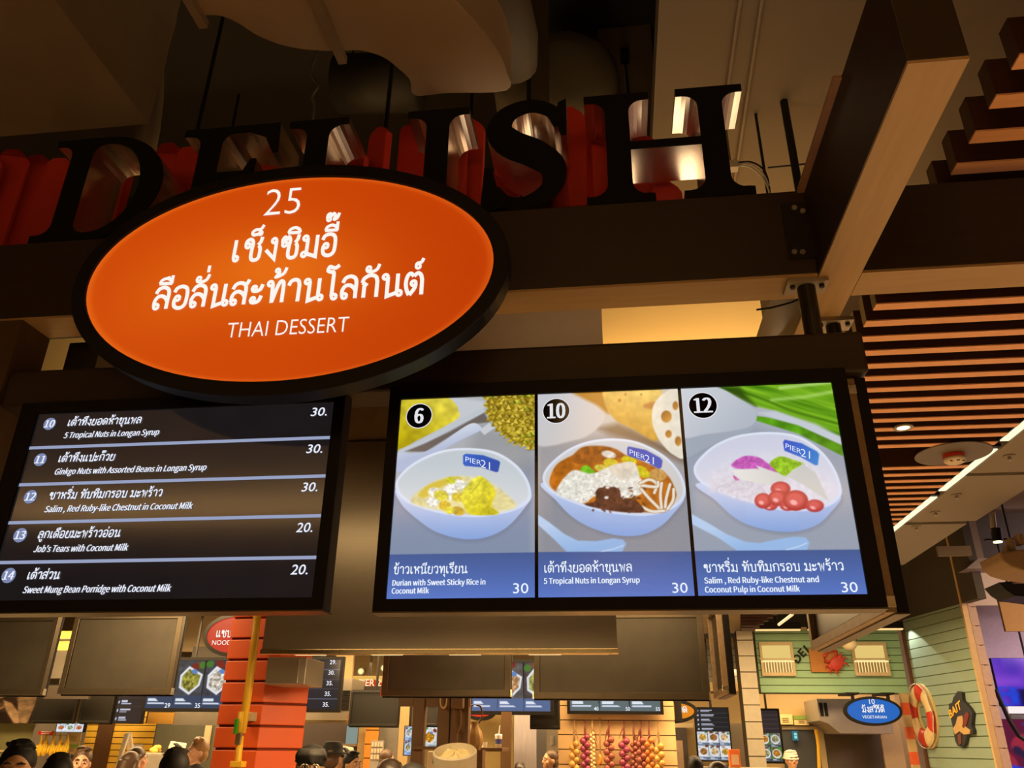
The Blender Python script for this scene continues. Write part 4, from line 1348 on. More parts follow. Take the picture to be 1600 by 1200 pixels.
while z < 3.35:
    bd.prism_z([A_, C_, B_2, (B_3[0], B_3[1] + .01), (A_[0], A_[1] + .56)], max(.0, z + .008), z + step - .008)
    z += step
bd.build('boards', M_ORANGE, t, bevel=.006)
t = thing('gas_pipe', 'yellow gas pipe running down in front of the orange pillar', 'pipe', tuple(PY(376, 1195, 5.9)))
M_YEL = mat('yellow_pipe_paint', (.85, .50, .03), .4, noise=.06)
pts = [PY(x, y, 5.85) for x, y in ((404, 940), (397, 1010), (388, 1080), (378, 1145))]
MB().tube(pts, .029, 16).build('pipe', M_YEL, t, smooth=True)
MB().tube([PY(376, 1150, 5.85), PY(372, 1187, 5.85), PY(371, 1260, 5.85)], .024, 14).build('lower_pipe', M_YEL, t, smooth=True)
a = PY(377, 1118, 5.85)
MB().tube([PY(380, 1112, 5.85), PY(376, 1145, 5.85)], .034, 16).build('pipe_collar', M_YEL, t, smooth=True)
a = PY(374, 1152, 5.84)
MB().box(a[0] - .022, a[0] + .022, 5.82, 5.87, a[2] - .05, a[2] + .03).build('valve_body', mat('valve_brass', (.62, .52, .32), .3, .9), t, bevel=.006)
a = PY(370, 1135, 5.82)
MB().box(a[0] - .014, a[0] + .010, 5.80, 5.83, a[2] - .05, a[2] + .05).build('valve_handle', mat('green_valve_handle', (.03, .28, .02), .4), t, bevel=.005)
a = PY(371, 1194, 5.85)
MB().box(a[0] - .045, a[0] + .045, 5.82, 5.90, a[2] - .02, a[2] + .02).build('pipe_foot', M_YEL, t, bevel=.006)
a = PY(389, 1120, 5.99)
tag(MB().box(a[0] - .03, a[0] + .055, 5.93, 6.02, a[2] - .03, a[2] + .03).build('socket_box', mat('beige_socket_box', (.50, .40, .24), .5), bevel=.005), 'small beige socket box on the orange pillar beside the yellow pipe', 'socket box')
X0, X1, Z0, Z1 = px_rect(416, 1027, 462, 1069, 5.75)
t = thing('steel_box', 'small square steel box under the hood in front of the orange pillar', 'box', ((X0 + X1) / 2, 5.8, Z0))
MB().box(X0, X1 + .075, 5.75, 6.12, Z0, Z1).build('box_body', M_STEELD, t, bevel=.004)
MB().box(X0 + .012, X1 + .02, 5.745, 5.752, Z0 + .01, Z1 - .012).build('box_front', M_STEEL, t)
MB().box(X0 + .02, X1, 5.8, 6.0, Z1, HZ0 + .02).build('box_hanger', M_BLACKMETAL, t)

# ================================================================== SLATTED CEILING AT THE RIGHT
ZS = 4.05
ys = []
y = 1.97
k = 0
while y < 10.4:
    ys.append(y)
    y += .2035 if k % 1 == 0 else 0
    k += 1
SLOT = 3.215
det = PZ(1489, 708, ZS)
names = []
for i, y in enumerate(ys):
    if abs(y - (det[1] - .12)) < .11 or abs(y - (det[1] + .08)) < .11:
        continue
    t = thing('ceiling_slat', None, 'slat', (2.4, y, ZS), 'timber slats of the ceiling')
    xr = SLOT if y > 4.2 else SLOT + 2.6
    if y <= 4.2:
        xr = 6.0
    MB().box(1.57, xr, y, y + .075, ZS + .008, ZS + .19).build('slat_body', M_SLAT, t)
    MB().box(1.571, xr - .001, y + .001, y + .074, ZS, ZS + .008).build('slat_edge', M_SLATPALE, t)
    t['label'] = 'long reddish timber slat of the ceiling seen above the right timber beam' if y < 3.1 else 'reddish timber slat of the ceiling right of the front screens'
tag(MB().box(1.6, SLOT, det[1] - .16, det[1] + .22, ZS + .19, ZS + .22).build('slat_panel', M_SLAT), 'plain reddish board over the gap in the slats around the detector', 'board', None, 'structure')
# white board ceiling with the slot lights
mb = MB()
YG1 = PZ(1540, 738, ZS)[1]
mb.box(SLOT + .085, PZ(1550, 797, ZS)[0], 4.2, YG1, ZS - .005, ZS + .10)
mb.box(SLOT + .085, PZ(1550, 797, ZS)[0], YG1 + .09, 9.25, ZS - .005, ZS + .10)
mb.box(SLOT + .085, PZ(1550, 797, ZS)[0], 4.2, 11.6, ZS + .08, ZS + .13)
mb.box(SLOT + .085, PZ(1550, 797, ZS)[0] - .05, 9.37, 11.6, ZS - .005, ZS + .10)
struct('ceiling_board', mb, M_WHITEC, 'off-white lowered ceiling strip beside the slats')
for (x, y, lab) in ((1576, 711, 'small sprinkler on the lowered ceiling strip nearest the right edge'), (1494, 772, 'second small sprinkler on the lowered ceiling strip'), (1461, 799, 'third small sprinkler on the lowered ceiling strip'), (1431, 822, 'farthest small sprinkler on the lowered ceiling strip')):
    p = PZ(x, y, ZS)
    t = thing('sprinkler', lab, 'sprinkler', (p[0], p[1], ZS - .04), 'sprinklers of the ceiling strip')
    MB().lathe((p[0], p[1], ZS - .015), [(.05, 0), (.05, .010)], 16).build('rose', M_WHITEC, t)
    MB().lathe((p[0], p[1], ZS - .05), [(.012, 0), (.02, .005), (.012, .036)], 12).build('nozzle', M_STEELD, t)
M_SLOTL = glow('slot_light_glow', (255, 246, 206), 1.15, True)
segs = [(4.2, 5.2), (5.42, 6.52), (6.72, 8.02), (8.22, 9.3), (9.5, 10.3)]
yy = [PZ(*q, ZS)[1] for q in ((1600, 655), (1555, 690), (1552, 703), (1455, 768), (1446, 778), (1390, 822))]
segs = [(yy[0] - 1.0, yy[1]), (yy[2], yy[3]), (yy[4], yy[5] + .4)]
for (a, b), lab in zip(segs, ('slot light nearest the right edge of the photo', 'middle slot light passing beside the smoke detector', 'far slot light disappearing behind the sideways screen')):
    t = thing('slot_light', 'bright ' + lab, 'ceiling light', (SLOT + .045, a, ZS), 'slot lights along the slats')
    MB().box(SLOT + .012, SLOT + .078, a, b, ZS + .002, ZS + .012).build('diffuser', M_SLOTL, t)
    MB().box(SLOT + .002, SLOT + .088, a - .06, b + .06, ZS + .012, ZS + .08).build('light_tray', M_BLACK, t)
t = thing('smoke_detector', 'white and red smoke detector on a round dark plate', 'smoke detector', (det[0], det[1], ZS - .04))
MB().lathe((det[0], det[1], ZS - .012), [(.30, 0), (.305, .006), (.30, .012)], 40).build('mounting_plate', mat('grey_mounting_plate', (.16, .14, .11), .5), t)
MB().lathe((det[0], det[1], ZS - .095), [(.0, 0), (.06, .002), (.085, .02), (.09, .045), (.075, .048)], 28).build('detector_head', mat('ivory_plastic', (.75, .66, .50), .5), t, smooth=True)
MB().lathe((det[0], det[1], ZS - .05), [(.085, 0), (.087, .02), (.085, .038)], 28).build('red_collar', mat('red_plastic', (.55, .04, .015), .4), t)
for q in (-50, -90, -130):
    ca, sa = math.cos(math.radians(q)), math.sin(math.radians(q))
    MB().box(det[0] + .07 * ca - .012, det[0] + .07 * ca + .012, det[1] + .07 * sa - .004, det[1] + .07 * sa + .004, ZS - .090, ZS - .080).build('vent_slot', M_BLACK, t)
dl = PZ(1411, 667, ZS)
t = thing('downlight', 'round recessed downlight glowing between the ceiling slats', 'downlight', (dl[0], dl[1], ZS - .01))
MB().lathe((dl[0], dl[1], ZS - .012), [(.05, .012), (.05, 0), (.075, 0), (.075, .012)], 28, cap=False).build('trim_ring', M_STEELD, t)
MB().lathe((dl[0], dl[1], ZS - .008), [(.048, 0), (.048, .008)], 24).build('lens', glow('downlight_glow', (255, 244, 200), 3, True), t)
MB().lathe((dl[0], dl[1], ZS), [(.07, 0), (.07, .15)], 20).build('can', M_BLACK, t)

# ------------------------------------------------------------------ ducts, soffits and rods overhead
M_DUCT = mat('brown_duct_board', (.30, .215, .14), .8, noise=.12, nscale=2, bump=.05)
a, b = PZ(90, 0, 5.0), PZ(207, 165, 5.0)
far = PZ(100, 205, 5.0)[1]
tag(MB().box(-12, (a[0] + b[0]) / 2, 1.5, far, 5.0, 9.6).build('concrete_soffit', M_CONC), 'broad brown concrete soffit at the upper left', 'soffit', None, 'structure')
pts = [(300, 28), (322, 25), (345, 26), (372, 37), (400, 55), (430, 68), (462, 76), (500, 80), (540, 80), (566, 80), (598, 90), (622, 108), (640, 126), (648, 150), (700, 146), (792, 142), (791, 110), (778, 80), (752, 45), (725, 15), (700, -10), (640, -60), (400, -60), (300, -20)]
pl = [tuple(PZ(x, y, 4.95)[:2]) for x, y in spline(pts, True, 4)]
SUPPLY = t = thing('supply_duct', 'wide brown duct with a curved edge at the top of the photo', 'duct', (pl[0][0], pl[0][1], 4.95))
MB().prism_z(pl, 4.95, 5.45).build('duct_shell', M_DUCT, t, bevel=.01)
for q in (6, 40, 80):
    MB().tube([(pl[q][0], pl[q][1], 5.4), (pl[q][0], pl[q][1], 9.602)], .012, 6).build('drop_rod', M_BLACKMETAL, t)
for (xa, ya, xb, yb, lab) in ((278, -30, 319, 40, 'left'), (482, -30, 536, 96, 'right')):
    pA, pB = PZ(xa, ya, 4.925), PZ(xb, yb, 4.925)
    d = (pB - pA)
    n = np.array([-d[1], d[0], 0]) / np.linalg.norm(d) * .022
    MB().prism_z([tuple((pA + n)[:2]), tuple((pB + n)[:2]), tuple((pB - n)[:2]), tuple((pA - n)[:2])], 4.905, 4.948).build('hanger_channel', mat('galvanised_channel', (.30, .24, .17), .5, .4), t)
pts = [PZ(x, y, 5.25) for x, y in ((735, -20), (760, 10), (785, 50), (797, 95), (798, 140))]
MB().tube([tuple(PZ(690, -60, 5.5))] + [tuple(p + np.array([0, 0, .2])) for p in pts], .16, 16).build('round_branch', mat('dark_round_duct', (.075, .062, .042), .7), SUPPLY, smooth=True)
c0, c1 = PY(545, 130, 6.0), PY(655, 130, 6.0)
t = MB().tube([(c0[0] - .1, 6.0, c0[2]), (c1[0] + .0, 6.0, c1[2])], .30, 24)
tag(t.tube([(c0[0], 6.0, c0[2] + .25), (c0[0], 6.0, 9.598)], .012, 6).tube([(c1[0], 6.0, c1[2] + .25), (c1[0], 6.0, 9.598)], .012, 6).build('insulated_duct', mat('black_duct_wrap', (.020, .016, .011), .6, noise=.4, nscale=6, bump=.5), smooth=True), 'black wrapped duct behind the letters E L I', 'duct')
pts = [PY(x, y, 5.2) for x, y in ((268, -40), (262, 30), (252, 70), (246, 105), (240, 150), (232, 200), (222, 260))]
tag(MB().tube(pts, [.09, .08, .07, .06, .09, .10, .09], 14).build('duct_elbow', M_CONC, smooth=True), 'brown flexible duct drooping at the upper left', 'duct')
c = PY(868, 130, 6.6)
t = MB().lathe((c[0], 6.35, c[2] - .05), [(.40, 0), (.60, .03), (.68, .12), (.70, .9)], 44, 'Y')
tag(t.build('duct_end', mat('dull_galvanised_duct', (.34, .30, .22), .42, .35, noise=.2, nscale=3), smooth=True), 'dull round galvanised duct end behind the letter S', 'duct')
X0, X1, _, _ = px_rect(826, 80, 858, 160, 6.2)
tag(MB().box(X0, X1, 6.1, 6.22, 3.96, 9.6).build('steel_upright', mat('brown_steel', (.12, .09, .05), .6)), 'dark steel upright in front of the round duct end', 'upright')
X0, X1, _, _ = px_rect(940, 100, 1028, 250, 7.0)
tag(MB().box(X0, X1, 7.0, 7.6, 4.95, 9.6).build('concrete_downstand', M_CONC), 'brown concrete downstand between the letter tops and the ceiling', 'soffit', None, 'structure')
Z0, Z1 = PY(360, 190, 8.0)[2], PY(360, 158, 8.0)[2]
tag(MB().box(-9, X0 - 1.2, 8.0, 8.4, Z0, Z1).build('rear_downstand', M_CONC), 'dark rear downstand behind the letters', 'soffit', None, 'structure')
for (x0_, y0_, x1_, y1_, lab) in ((1158, -10, 1141, 110, 'left'), (1192, -10, 1165, 170, 'right')):
    pts = [PZ(x, y, 5.72) for x, y in ((x0_, y0_), (x1_, y1_), (x1_ - (x0_ - x1_) * .95, y1_ * 2))]
    pts[2] = pts[1] + (pts[1] - pts[0]) * .9
    tag(MB().tube(pts, .013, 8).build('conduit', mat('brown_conduit', (.16, .115, .07), .6)), lab + ' of the two brown conduits along the ceiling right of the letter H', 'conduit')
for (xa, ya, xb, yb, r, lab) in ((1181, 180, 1199, 298, .010, 'thin dark drop rod right of the letter H'), (1225, 160, 1246, 292, .026, 'thick black drop pipe left of the cross beam')):
    Y = PZ(xa, ya, 5.74)[1]
    p, q = PY(xa, ya, Y), PY(xb, yb, Y)
    tag(MB().tube([(p[0], Y, 5.75), (p[0], Y, q[2] - .4)], r, 10).build('drop_rod', M_BLACK), lab, 'rod')
p = PY(976, 84, 6.9)
t = thing('ceiling_junction_box', 'small black box on the brown downstand with a rod under it', 'junction box', (p[0], 6.9, p[2]))
MB().box(p[0] - .05, p[0] + .05, 6.86, 6.999, p[2] - .06, p[2] + .06).build('box_body', M_BLACK, t)
MB().tube([(p[0], 6.93, p[2] - .06), (p[0] + .03, 6.93, p[2] - 1.2)], .012, 8).build('rod', M_BLACK, t)
p = PY(1146, 258, 4.3)
t = thing('junction_box', 'white cable box with pale cables beside the letter H', 'junction box', (p[0], 4.3, p[2]))
MB().box(p[0] - .035, p[0] + .03, 4.28, 4.34, p[2] - .03, p[2] + .03).build('box_body', mat('ivory_box', (.42, .34, .22), .5), t, bevel=.004)
MB().tube([(p[0] - .02, 4.31, p[2]), (p[0] - .02, 4.31, 5.752)], .012, 8).build('conduit', mat('brown_conduit', (.16, .115, .07), .6), t)
for k, off in enumerate((0, 7, 14)):
    pts = [PY(x, y, 4.3) for x, y in spline([(1153, 254 + off * .3), (1172, 253 + off * .6), (1190, 262 + off), (1200, 280 + off), (1204, 312)], n=5)]
    MB().tube(pts, .006, 8).build('cable', mat('pale_cable', (.42, .36, .26), .5) if k else M_BLACK, t, smooth=True)
YR_ = PZ(1225, 160, 5.74)[1]
p, q = PY(1200, 262, YR_), PY(1262, 256, YR_)
tag(MB().tube([p, q], .006, 6).build('thin_rod', M_BLACK), 'thin horizontal rod between the cable box and the cross beam', 'rod')

# ================================================================== OTHER STALLS BEHIND
M_FARSCR = picture_mat('far_screen', .12, .3, 1.0)
M_PRINT = picture_mat('printed_sheet', .5, .3, lit=False)


class PicL(Pic):
    """panel coordinates 0..1 stretched by the panel's proportions so that circles stay round"""
    pass


def far_list(n, seed, bg=(36, 30, 32), line=(120, 122, 136), left=True):
    rnd = random.Random(seed)
    rows = [(rnd.uniform(.35, .65), rnd.uniform(.3, .6)) for _ in range(n)]

    def fn(a, b):
        p = Pic(a * 100, b * 100, bg)
        for i, (l1, l2) in enumerate(rows):
            y0 = (i + .5) * 100 / n
            if i:
                p.put(p.poly([(0, i * 100 / n - .5), (100, i * 100 / n - .5), (100, i * 100 / n + .5), (0, i * 100 / n + .5)], .4), line)
            h = 100 / n * .11
            if left:
                p.put(p.ell(7, y0, 3, h * 1.6, 0, .6), (190, 194, 214))
                p.put(p.poly([(16, y0 - h * 1.9), (16 + 70 * l2, y0 - h * 1.9), (16 + 70 * l2, y0 - h * .2), (16, y0 - h * .2)], .8), (214, 218, 236))
                p.put(p.poly([(16, y0 + h * .9), (16 + 70 * l1, y0 + h * .9), (16 + 70 * l1, y0 + h * 2.), (16, y0 + h * 2.)], .8), (196, 200, 224))
        return p.c
    return fn


def far_food(n, seed, cap=(74, 92, 128), bgs=((70, 74, 80), (84, 88, 96)), foods=((150, 110, 40), (120, 140, 60), (190, 160, 120)), capy=.74, bowl_=False, rows=1, asp=1.6):
    rnd = random.Random(seed)

    def fn(a, b):
        p = Pic(a * 100 * asp, b * 100, bgs[0])
        for r in range(rows):
            for i in range(n):
                x0, x1 = i * 100 * asp / n, (i + 1) * 100 * asp / n
                y0, y1 = r * 100 / rows, (r + 1) * 100 / rows
                cy = y0 + (y1 - y0) * capy
                w_ = x1 - x0
                cx, hh = (x0 + x1) / 2, cy - y0
                p.put(p.poly([(x0, y0), (x1, y0), (x1, y1), (x0, y1)], .4), p.noisy(bgs[(i + r) % 2], .3, 9, seed + i))
                for k in range(3):
                    p.put(p.ell(x0 + w_ * rnd.uniform(.1, .9), y0 + hh * rnd.uniform(.02, .2), w_ * .14, hh * .1, rnd.uniform(-40, 40), 1) * .9, rnd.choice([(120, 30, 20), (60, 120, 40), (180, 180, 180), (110, 60, 40)]))
                if bowl_:
                    p.put(p.ell(cx, y0 + hh * .55, w_ * .42, hh * .40, 0, 1), (226, 228, 236))
                    p.put(p.ell(cx, y0 + hh * .52, w_ * .34, hh * .30, 0, 1.5), p.noisy(foods[(i + r) % len(foods)], .7, 4, seed + i))
                else:
                    q = [(cx - w_ * .40, y0 + hh * .42), (cx - w_ * .12, y0 + hh * .16), (cx + w_ * .42, y0 + hh * .40), (cx + w_ * .36, y0 + hh * .72), (cx + w_ * .02, y0 + hh * .98), (cx - w_ * .38, y0 + hh * .78)]
                    p.put(p.poly(q, 1), (224, 228, 236))
                    p.put(p.poly([(cx + (x - cx) * .8, y0 + hh * .57 + (y - y0 - hh * .57) * .8) for x, y in q], 1.5), p.noisy(foods[(i + r) % len(foods)], .8, 5, seed + i))
                    p.put(p.ell(cx + w_ * .1, y0 + hh * .32, w_ * .12, hh * .06, 20, 1), (90, 130, 190))
                p.put(p.poly([(x0, cy), (x1, cy), (x1, y1), (x0, y1)], .4), cap)
                h = (y1 - cy)
                p.put(p.poly([(x0 + w_ * .07, cy + h * .22), (x0 + w_ * rnd.uniform(.3, .5), cy + h * .22), (x0 + w_ * .45, cy + h * .45), (x0 + w_ * .07, cy + h * .45)], .7), (220, 228, 240))
                p.put(p.poly([(x0 + w_ * .07, cy + h * .55), (x0 + w_ * rnd.uniform(.55, .75), cy + h * .55), (x0 + w_ * .7, cy + h * .68), (x0 + w_ * .07, cy + h * .68)], .7), (206, 214, 232))
                p.put(p.poly([(x1 - .06 * w_ - .5, y0), (x1, y0), (x1, y1), (x1 - .5, y1)], .3) * (1 if i < n - 1 else 0), (24, 22, 24))
        return p.c
    return fn


def far_screen(label, x0, y0, x1, y1, Y, fn, nx=70, nz=44, group='lit menu screens of the stalls behind', bz=.03, texts=(), name='menu_screen'):
    X0, X1, Z0, Z1 = px_rect(x0, y0, x1, y1, Y)
    t = thing(name, label, 'screen', ((X0 + X1) / 2, Y, Z0), group)
    MB().ring_y([(X0, Z0), (X1, Z0), (X1, Z1), (X0, Z1)], [(X0 + bz, Z0 + bz), (X1 - bz, Z0 + bz), (X1 - bz, Z1 - bz), (X0 + bz, Z1 - bz)], Y - .01, Y + .01).build('bezel', M_BEZEL, t)
    MB().box(X0, X1, Y + .01, Y + .07, Z0, Z1).build('housing', M_BLACK, t)
    picture('display', X0 + bz, X1 - bz, Z0 + bz, Z1 - bz, Y, nx, nz, fn, M_FARSCR, t, local=True)
    hang(t, (X0 + X1) / 2, Y + .04, Z1)
    if texts:
        m = MB()
        for (s, u, v, h) in texts:
            latin(s, X0 + (X1 - X0) * u, Z1 - (Z1 - Z0) * v, h, Y - .006, m, None, .01)
        m.build('price', M_SCRTXT, t)
    return t


def planks(name, label, x0, y0, x1, y1, Y, m, ph=.12, gap=.008, d=.05, kind='structure', mg=None, zbot=0.):
    X0, X1, Z0, Z1 = px_rect(x0, y0, x1, y1, Y)
    Z0 = zbot if zbot is not None else Z0
    mb = MB()
    mb.cur = 1
    mb.box(X0, X1, Y + .012, Y + d, Z0, Z1)
    mb.cur = 0
    z = Z0
    while z < Z1 - .01:
        mb.box(X0, X1, Y, Y + .02, z + gap / 2, min(z + ph, Z1) - gap / 2)
        z += ph
    o = mb.build(name, [m, mg or mat('plank_groove', (.06, .035, .012), .9)])
    return tag(o, label, None, None, kind)


def slab(name, label, x0, y0, x1, y1, Y, m, d=.06, cat=None, kind='structure', group=None, zbot=None, bevel=0.):
    X0, X1, Z0, Z1 = px_rect(x0, y0, x1, y1, Y)
    o = MB().box(X0, X1, Y, Y + d, zbot if zbot is not None else Z0, Z1).build(name, m, bevel=bevel)
    return tag(o, label, cat, group, kind if not cat else None)


M_OLIVE = mat('olive_wall_paint', (.22, .21, .085), .7, noise=.06)
M_YELP = mat('yellow_wall_boards', (.80, .52, .06), .55, noise=.07)
M_GREYG = mat('grey_green_panel', (.11, .105, .07), .6, noise=.1)
M_TAN = mat('tan_plaster', (.46, .33, .155), .75, noise=.06)
M_DKHEAD = mat('dark_header_board', (.035, .024, .014), .6)
M_CREAMW = mat('cream_soffit', (.60, .48, .29), .75, noise=.04)

# ---- far left: mural, olive wall, steel hatch, yellow boards
slab('wall_olive', 'olive wall under the mural at the far left', -160, 1129, 104, 1260, 12.8, M_OLIVE, zbot=0)
slab('trim_olive', 'thin pale ledge across the olive wall', -160, 1171, 60, 1174, 12.78, M_CREAMW)


def paint_mural(a, b):
    p = Pic(a * 160, b * 100, (58, 44, 34))
    p.c = p.noisy(p.c, .5, 14, 3)
    for k in range(9):
        r = random.Random(k)
        p.put(p.ell(20 + 9 * k, 14 + 10 * r.random(), 5 + 6 * r.random(), 8 + 10 * r.random(), r.uniform(-30, 30), 1.5), p.noisy((150 + 50 * r.random(), 126 + 40 * r.random(), 100), .5, 6, k))
    p.put(p.ell(64, 50, 42, 16, 0, 1), (150, 122, 94))
    p.put(p.ell(64, 47, 39, 13, 0, 1), (86, 64, 48))
    p.put(p.ell(50, 55, 22, 7, 6, 2), (206, 176, 140))
    p.put(p.poly([(100, 30), (116, 40), (148, 96), (128, 100), (110, 62)], 1), p.noisy((168, 140, 110), .3, 9))
    p.put(p.poly([(120, 4), (160, 0), (150, 100), (136, 96)], 1), p.noisy((140, 116, 92), .4, 11))
    p.put(p.poly([(20, 66), (110, 66), (126, 100), (20, 100)], 3), (40, 30, 24))
    return p.c


X0, X1, Z0, Z1 = px_rect(-90, 1078, 58, 1130, 12.6)
t = thing('mural', 'brown and cream kitchen photograph of a wok on the wall at the far left', 'picture', ((X0 + X1) / 2, 12.6, Z0))
MB().box(X0, X1, 12.605, 12.66, Z0, Z1).build('mural_board', M_DKHEAD, t)
picture('mural_print', X0, X1, Z0, Z1, 12.6, 90, 50, paint_mural, M_PRINT, t, local=True)
slab('steel_hatch', 'plain steel wall panel behind the hanging chickens', 40, 1128, 130, 1260, 12.7, M_STEELD, cat='panel', zbot=0)
back_screen('small black screen back at the far left over the hanging chickens', 55, 1070, 118, 1129, 11.8, 'dark screen backs of the stalls behind', True)
back_screen('small black screen back left of the narrow lit price list', 127, 1066, 177, 1130, 11.75, 'dark screen backs of the stalls behind', True)
far_screen('narrow dark price list screen over the yellow boards', 182, 1064, 226, 1131, 11.8, far_list(5, 3, (52, 42, 38), (70, 60, 56)), bz=.012)
far_screen('white lit picture strip over the hanging chickens', 88, 1130, 131, 1144, 12.3, far_food(3, 4, (206, 214, 226), ((216, 222, 232), (224, 228, 236)), ((190, 110, 60), (150, 160, 120)), capy=.85, asp=3), 60, 20, bz=.004)
X0, X1, Z0, Z1 = px_rect(60, 1142, 86, 1149, 12.3)
t = thing('red_sign', 'small red sign with white lines above the hanging chickens', 'sign', ((X0 + X1) / 2, 12.3, Z0))
MB().box(X0, X1, 12.3, 12.33, Z0, Z1).build('sign_board', mat('red_sign_board', (.60, .02, .012), .5), t)
m = MB()
m.box(X0 + .04, X1 - .06, 12.296, 12.299, Z0 + .045, Z0 + .058)
m.box(X0 + .05, X1 - .09, 12.296, 12.299, Z0 + .018, Z0 + .03)
m.build('sign_lines', mat('white_print', (.8, .76, .7), .5), t)
M_CHICK = mat('yellow_chicken_skin', (.80, .52, .03), .4, noise=.2, nscale=14)
t = MB().tube([PY(56, 1149, 12.15), PY(106, 1149, 12.15)], .008, 8).build('hanging_rail', M_STEELD)
tag(t, 'thin steel rail that the yellow chickens hang from', 'rail')
for k, (cx, top) in enumerate(((63, 1151), (70, 1149), (82, 1146), (93, 1148), (103, 1150))):
    p = PY(cx, 1168, 12.15)
    q = PY(cx + 2, top, 12.15)
    t = thing('hanging_chicken', ('leftmost', 'second', 'middle', 'fourth', 'rightmost')[k] + ' of the yellow chickens hanging on the steel rail', 'chicken', (p[0], 12.15, p[2] - .1), 'yellow chickens on the rail')
    m = MB()
    m.ell((p[0], 12.15, p[2] - .02), (.046, .045, .10), 14, 10)
    m.tube([(p[0], 12.15, p[2] + .05), ((p[0] + q[0]) / 2 + .01, 12.15, (p[2] + q[2]) / 2 + .02), (q[0], 12.15, q[2] + .02)], [.04, .022, .014], 10)
    m.build('carcass', M_CHICK, t, smooth=True)
    for s in (-1, 1):
        MB().tube([(p[0] + s * .036, 12.13, p[2] + .03), (p[0] + s * .045, 12.12, p[2] - .04), (p[0] + s * .035, 12.10, p[2] - .08)], [.018, .016, .008], 8).build('wing', M_CHICK, t, smooth=True)
    MB().tube([(q[0], 12.15, q[2] + .01), (q[0], 12.15, PY(80, 1149, 12.15)[2] + .012)], .005, 6).build('hook', M_STEELD, t)
for (r, lab, gr) in (((104, 1145, 125, 1162), 'brown framed certificate on the steel panel beside the chickens', 0), ((102, 1163, 122, 1178), 'certificate with a green header under the brown framed one', 1)):
    X0, X1, Z0, Z1 = px_rect(*r, 12.4)
    t = thing('certificate', lab, 'certificate', ((X0 + X1) / 2, 12.4, Z0), 'certificates at the far left')
    MB().box(X0, X1, 12.41, 12.43, Z0, Z1).build('sheet', mat('parchment', (.50, .40, .20), .7), t)
    m = MB()
    for i in range(3):
        m.box(X0 + .06, X1 - .06, 12.405, 12.409, Z0 + (Z1 - Z0) * (.25 + .17 * i), Z0 + (Z1 - Z0) * (.29 + .17 * i))
    m.build('print_lines', mat('brown_print', (.22, .15, .06), .7), t)
    if gr:
        MB().box(X0, X1, 12.404, 12.409, Z1 - .05, Z1).build('green_header', mat('green_print', (.20, .32, .05), .7), t)
planks('wall_yellow', 'yellow boarded wall at the lower left', 124, 1128, 232, 1260, 12.6, M_YELP, .088, .012)
slab('trim_brown', 'brown upright board on the yellow wall', 141, 1128, 165, 1260, 12.56, wood('brown_board', (.11, .05, .016), (.07, .03, .01), .6, 'Z'), zbot=0)
planks('wall_yellow_pier', 'narrow yellow boarded pier right of the narrow price list', 222, 1060, 233, 1130, 12.4, M_YELP, .088, .012, zbot=None)
slab('wall_yellow_fascia', 'yellow timber fascia under the lit noodle screen', 231, 1113, 271, 1131, 12.3, mat('yellow_timber', (.55, .30, .05), .55))
slab('wall_steel_fascia', 'dull steel fascia right of the yellow timber fascia', 271, 1110, 350, 1133, 12.32, M_STEELD)
slab('wall_stall', 'grey green rear wall of the noodle stall', 226, 1129, 360, 1260, 13.6, M_GREYG, zbot=0)
slab('door_frame_stall', 'pale door frame beside the blond man', 318, 1128, 326, 1180, 13.5, M_CREAMW)
X0, X1, Z0, Z1 = px_rect(222, 1180, 262, 1186, 11.6)
tag(MB().box(X0, X1, 11.5, 12.2, 0, Z1).build('serving_counter', M_STEELD), 'steel serving counter under the food tray at the lower left', 'counter')
p = PY(245, 1180, 11.7)
t = thing('food_tray', 'small tray heaped with yellow food on the steel counter', 'tray', (p[0], 11.7, Z1))
MB().box(p[0] - .14, p[0] + .14, 11.58, 11.82, Z1 + .001, Z1 + .03).build('tray', M_STEELD, t, bevel=.006)
m = MB()
for k in range(9):
    m.ell((p[0] + random.uniform(-.07, .07), 11.7 + random.uniform(-.06, .06), Z1 + .05 + .05 * random.random()), (.045, .045, .035), 8, 6)
tag(m.build('food_heap', mat('yellow_food', (.70, .45, .06), .5, noise=.3, nscale=30), t, smooth=True), None, None, None, 'stuff')
# white step ladder
t = thing('step_ladder', 'white A-shaped step ladder in front of the yellow boards', 'ladder', tuple(PY(196, 1300, 9.0)))
top = PY(198, 1146, 9.0)
M_LAD = mat('white_ladder', (.62, .60, .50), .5)
for (s, bx, by) in ((0, 183, 9.0), (1, 201, 9.3)):
    q = PY(bx, 1200, by)
    dirv = (q - top)
    k = (top[2] - .02) / (top[2] - q[2])
    f = top + dirv * k
    MB().tube([top + np.array([.0, s * .03, 0]), f], .022, 8).build('ladder_leg', M_LAD, t)
    f2 = f + np.array([.06, .25 * (1 if s else -1), 0])
    MB().tube([top + np.array([.02, s * .03, 0]), f2], .02, 8).build('ladder_leg', M_LAD, t)
X0, X1, Z0, Z1 = px_rect(229, 1163, 243, 1172, 12.5)
X0, X1, Z0, Z1 = px_rect(205, 1163, 218, 1176, 12.5)
t = thing('paper_notice', 'small white notice with a dark figure on the yellow boards', 'notice', ((X0 + X1) / 2, 12.5, Z0))
MB().box(X0, X1, 12.53, 12.59, Z0, Z1).build('sheet', mat('white_paper', (.66, .60, .48), .7), t)
MB().lathe(((X0 + X1) / 2, 12.525, (Z0 + Z1) / 2), [(.035, 0), (.035, .004)], 14, 'Y').build('printed_figure', mat('blue_print', (.10, .10, .18), .7), t)

